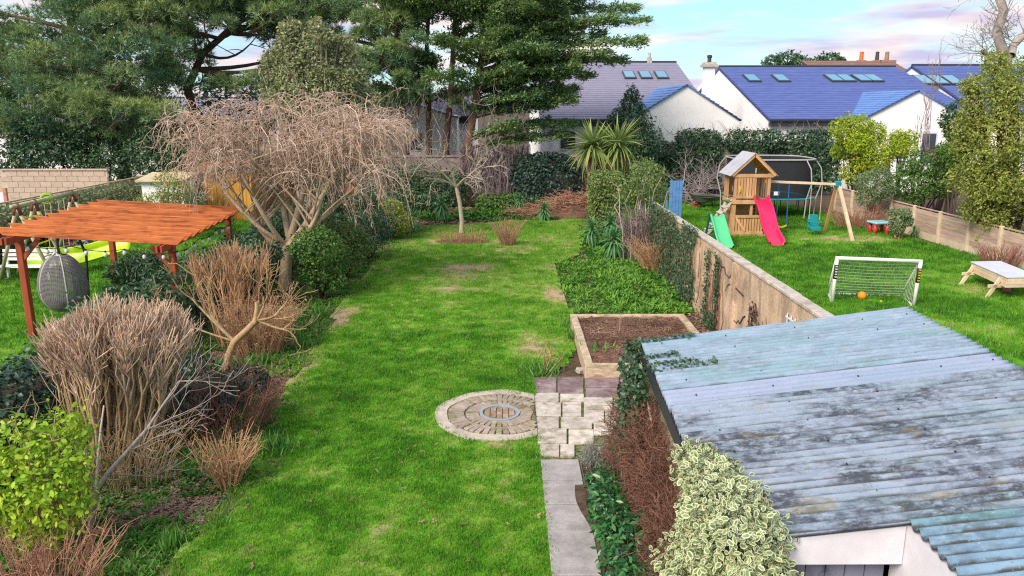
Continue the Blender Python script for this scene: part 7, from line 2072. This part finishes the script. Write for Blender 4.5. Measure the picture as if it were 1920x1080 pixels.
# ------------------------------------------------------------------ ground cover, weeds, litter
def rosette(seed, n, L, W, up):
    rg = np.random.default_rng(seed); V, F = [], []
    for i in range(n):
        a = rg.random() * 6.283; el = up * (0.3 + 0.9 * rg.random()); l_ = L * (0.6 + 0.6 * rg.random()); o = rg.normal(size=2) * L * 0.35
        d = V3(math.cos(a) * math.cos(el), math.sin(a) * math.cos(el), math.sin(el)); s = V3(-math.sin(a), math.cos(a), 0) * W * 0.5
        b = V3(o[0], o[1], 0); k = len(V)
        V += [b, b + d * l_ * .5 + s, b + d * l_ + V3(0, 0, -0.2 * l_), b + d * l_ * .5 - s]
        F += [(k, k + 1, k + 2), (k, k + 2, k + 3)]
    return np.array(V), np.array(F)
def cover(name, poly, dens, lab, cat, src, mat, tone_fn, size=(0.7, 1.4), mask=None, z=0.0, ylim=None):
    ysl = [p[1] for p in poly]; lo, hi = (min(ysl), max(ysl)) if ylim is None else ylim
    xs = [p[0] for p in poly]
    n = int((max(xs) - min(xs)) * (hi - lo) * dens)
    X, Y = RNG.uniform(min(xs), max(xs), n), RNG.uniform(lo, hi, n)
    k = inside(poly, X, Y)
    if mask is not None: k &= mask(X, Y)
    X, Y = X[k], Y[k]; n = len(X)
    rot = np.stack([RNG.normal(size=n) * .2, RNG.normal(size=n) * .2, RNG.random(n) * 6.283], 1)
    return scatter(name, np.stack([X, Y, np.full(n, z)], 1), rot, RNG.uniform(*size, n), np.clip(tone_fn(X, Y) + RNG.normal(size=n) * .15, 0, 1), src, mat, lab, cat)
LB = [(-6.9, 5.5), (-6.9, 31.5)] + [(x, y) for x, y in reversed(LAWN[:15])]
LB = [(x + (0.25 if i >= 2 else 0), y) for i, (x, y) in enumerate(LB)]
cover('ground_cover', LB, 330, 'low green weeds and ivy covering the left border', 'ground cover', [rosette(i, 12, 0.06, 0.03, 0.8) for i in range(5)], LF['cover'], lambda X, Y: 0.05 + 0.95 * vnoise(X, Y, 1.6, 31), (0.5, 1.4), lambda X, Y: vnoise(X, Y, 1.3, 32) + 0.10 > 0.36 + 0.2 * vnoise(X, Y, 4, 33))
cover('ground_cover', [(p[0] + d_, p[1]) for d_, L_ in ((-0.9, LAWN[1:14]), (0.35, LAWN[13:0:-1])) for p in L_], 120, 'clumps of grass and weeds spilling over the left lawn edge', 'weeds', [rosette(250 + i, 14, 0.10, 0.022, 1.0) for i in range(5)], LF['cover'], lambda X, Y: 0.25 + 0.8 * vnoise(X, Y, 1.9, 35), (0.4, 1.2), lambda X, Y: vnoise(X, Y, 1.5, 36) > 0.55, 0.02)
cover('fallen_leaves', LAWN, 5, 'scattered brown leaves fallen on the middle lawn', 'leaf litter', [rosette(270 + i, 3, 0.05, 0.03, 0.3) for i in range(4)], LF['litter'], lambda X, Y: 0.5 + 0 * X, (0.5, 1.1), None, 0.085)
cover('leaf_litter', LB, 520, 'fallen brown leaves and twigs on the soil of the left border', 'leaf litter', [rosette(50 + i, 7, 0.045, 0.022, 0.3) for i in range(4)], LF['litter'], lambda X, Y: 0.35 + 0.5 * vnoise(X, Y, 1.7, 34), (0.5, 1.3), None, 0.01)
WEED = P2((1040, 497), (1085, 480), (1180, 470), (1255, 500), (1300, 560), (1290, 590), (1072, 590), (1052, 540))
cover('weed_bed', WEED, 62, 'lush bright green weeds filling the bed beyond the raised bed', 'weeds', [rosette(80 + i, 16, 0.20, 0.035, 1.0) for i in range(5)], LF['cover'], lambda X, Y: 0.55 + 0.6 * vnoise(X, Y, 1.9, 41), (0.35, 1.15), lambda X, Y: vnoise(X, Y, 1.3, 42) + 0.3 * vnoise(X, Y, 4.0, 43) > 0.50)
cover('ground_cover', WEED, 170, 'small low weeds between the lush clumps beyond the raised bed', 'weeds', [rosette(180 + i, 10, 0.07, 0.03, 0.7) for i in range(4)], LF['cover'], lambda X, Y: 0.3 + 0.7 * vnoise(X, Y, 2.2, 143), (0.5, 1.4))
cover('joint_weeds', [(0.47, 9.75), (2.2, 9.75), (2.2, 13.2), (0.47, 13.2)], 420, 'moss and tiny weeds in the joints of the paved patch', 'moss', [rosette(190 + i, 9, 0.028, 0.014, 0.6) for i in range(3)], LF['cover'], lambda X, Y: 0.3 + 0.6 * vnoise(X, Y, 3.2, 144), (0.5, 1.2), None, 0.030)
RB = [(0.98, 4), (1.75, 4), (1.8, 9.6), (1.0, 9.7)]
cover('leaf_litter', RB, 160, 'fallen brown leaves beside the slab path', 'leaf litter', [rosette(60 + i, 6, 0.04, 0.02, 0.3) for i in range(3)], LF['litter'], lambda X, Y: 0.2 + 0.4 * vnoise(X, Y, 2.7, 34), (0.5, 1.2), None, 0.01)
RB2 = [(3.95, 10), (4.55, 10), (4.55, 25), (1.6, 25.5), (3.0, 20), (3.95, 17.2)]
cover('leaf_litter', RB2, 70, 'dead leaves on the soil at the foot of the ochre wall', 'leaf litter', [rosette(70 + i, 6, 0.07, 0.04, 0.3) for i in range(3)], LF['litter'], lambda X, Y: 0.35 + 0.4 * vnoise(X, Y, 1.7, 44), (0.6, 1.3), None, 0.01)
cover('ground_cover', [(3.0, 17.8), (4.5, 17.5), (4.5, 31), (3.0, 33.2), (2.6, 25.5)], 60, 'dark green creeping cover along the right border', 'ground cover', [rosette(90 + i, 12, 0.11, 0.06, 0.8) for i in range(4)], LF['cover'], lambda X, Y: 0.35 + 0.5 * vnoise(X, Y, 1.1, 45), (0.7, 1.5))
END = [(-5.5, 31), (-3.3, 32), (4.3, 33.6), (4.4, 38.2), (-6.2, 38.2)]
cover('leaf_litter', END, 45, 'brown leaf litter at the shady end under the conifers', 'leaf litter', [rosette(75 + i, 7, 0.10, 0.05, 0.3) for i in range(3)], LF['litter'], lambda X, Y: 0.3 + 0.4 * vnoise(X, Y, .8, 46), (0.7, 1.5), None, 0.01)
cover('ground_cover', END, 22, 'patchy dark green plants at the shady end under the conifers', 'ground cover', [rosette(95 + i, 14, 0.20, 0.06, 0.9) for i in range(4)], LF['cover'], lambda X, Y: 0.05 + 0.35 * vnoise(X, Y, 1.1, 47), (0.7, 1.6), lambda X, Y: vnoise(X, Y, .7, 48) > 0.5)
cover('bed_litter', [(BX0 + .2, BY0 + .15), (BX1 - .2, BY0 + .15), (BX1 - .2, BY1 - .15), (BX0 + .2, BY1 - .15)], 260, 'straw and dead stalks on the raised bed soil', 'leaf litter', [rosette(65 + i, 7, 0.09, 0.010, 0.3) for i in range(3)], LF['litter'], lambda X, Y: 0.15 + 0.85 * vnoise(X, Y, 2.2, 49), (0.5, 1.2), None, 0.255)
def strap_clump(name, label, x, y, n, h, spread, leaf='strap', W=0.016, z=0.0, group=None):
    t = thing(name, label, 'plant', (x, y, 0), group)
    a = RNG.random(n) * 6.283
    C = np.stack([x + RNG.normal(size=n) * spread * .3, y + RNG.normal(size=n) * spread * .3, np.full(n, z)], 1)
    A = nrm(np.stack([np.cos(a) * spread, np.sin(a) * spread, np.full(n, 1.0)], 1))
    leaves('leaves', C, A, nrm(np.cross(A, unit(n))), RNG.uniform(.6, 1.1, n) * h, np.full(n, W), LF[leaf], t)
for px, py, n, h, s, lab in ((515, 850, 90, 0.30, 0.5, 'grassy leaf clump right of the cut-back shrub'), (322, 1030, 26, 0.24, 0.2, 'blue-green daffodil leaves at the bottom left of the lawn'), (385, 985, 30, 0.2, 0.8, 'sprawling strap-leaved plant at the left lawn edge'), (455, 690, 40, 0.3, 0.7, 'broad-leaved green plant by the sawn trunk'), (490, 765, 40, 0.25, 0.8, 'green leafy clump on the left border edge'), (590, 610, 40, 0.25, 0.7, 'green clump at the lawn edge below the twiggy shrub'), (605, 590, 40, 0.3, 0.6, 'fresh green clump at the lawn edge above the twiggy shrub'), (1065, 615, 30, 0.32, 0.35, 'daffodil leaves left of the raised bed, upper clump'), (1078, 640, 34, 0.32, 0.35, 'daffodil leaves left of the raised bed, lower clump'), (1125, 678, 14, 0.22, 0.5, 'single pale green seedling in the raised bed'), (1010, 700, 60, 0.28, 0.7, 'green leaf clump at the corner of the muddy slabs'), (565, 655, 36, 0.35, 0.3, 'dark upright daffodil clump in the left border'), (370, 860, 40, 0.25, 0.8, 'fresh green weeds beside the cut-back shrub'), (220, 1060, 40, 0.2, 0.9, 'bright leaf clump at the bottom edge near the corner')):
    x, y, _ = at(px, py)
    strap_clump('leaf_clump', lab, x, y, int(n * 2.2), h, s, 'strap', 0.034 if 'broad' in lab or 'seedling' in lab else 0.026, 0.2 if 'seedling' in lab else 0.0)
t = thing('rose_bush', 'bare rose bush with reddish canes beside the raised bed', 'shrub', at(1022, 700)); tw = Twigs()
x, y, _ = at(1022, 700)
for d_, l_ in (((-.1, .3, 1), 0.5), ((.5, .4, .6), 0.48), ((.9, .2, .3), 0.45), ((.3, .6, .8), 0.4)):
    grow(tw, (x, y, 0), d_, l_, 0.013, 2, RNG, 0.6, 4, 0.1, 0.14, 0.6, None, (6, 5, 4, 4, 3, 3), 0.005, 0.4, 6)
tw.build('canes', BARK['bramble'], t)
m = MB(); x, y, _ = at(1088, 700); m.box((x, y, 0.05), (0.16, 0.13, 0.10), 0.6, 0.2, 0.15)
tag(m.build('stone', M['slab'], bevel=0.02), 'grey broken stone at the front corner of the raised bed', 'stone')
for px, py, L_, an, lab in ((398, 742, 0.22, 0.9, 'cut log end lying in the left border'), (345, 722, 0.3, 0.3, 'short sawn branch lying below the pruned shrub'), (665, 475, 0.7, 0.5, 'pale log at the foot of the twiggy left border'), (958, 398, 0.9, 0.1, 'pale log lying at the end of the lawn')):
    x, y, _ = at(px, py); d = Vector((math.cos(an), math.sin(an), 0.12)) * L_ / 2; c_ = Vector((x, y, 0.10))
    t = thing('log', lab, 'log', (x, y, 0))
    m = MB(); m.tube([c_ - d, c_ + d * .2, c_ + d], [0.055, 0.06, 0.052], 10); m.build('bark', BARK['yellow_wood'], t, smooth=False)
    for s in (-1, 1):
        m = MB(); m.tube([c_ + d * s, c_ + d * s * 1.02], [0.045, 0.043], 10); m.build('cut_end', M['pale_wood'], t)

# damp soil washed over the right edge of the path
ys_ = np.linspace(9.1, 5.6, 40)
edge = 0.965 - 0.12 * np.exp(-((ys_ - 8.75) / 0.6) ** 2) + 0.06 * (vnoise(ys_, ys_ * 0, 1.5, 61) - 0.5)
V_, F_ = [], []
for i, (y_, e_) in enumerate(zip(ys_, edge)):
    V_ += [(e_, y_, 0.0645), (e_ + 0.06, y_, 0.068), (1.02, y_, 0.075), (1.25, y_, 0.03)]
for i in range(39):
    for j in range(3):
        F_.append((i * 4 + j, i * 4 + j + 1, i * 4 + j + 5, i * 4 + j + 4))
struct(array_obj('soil_spill', np.array(V_), np.array(F_), M['soil'], None, True), 'damp dark soil washed over the right edge of the slab path')
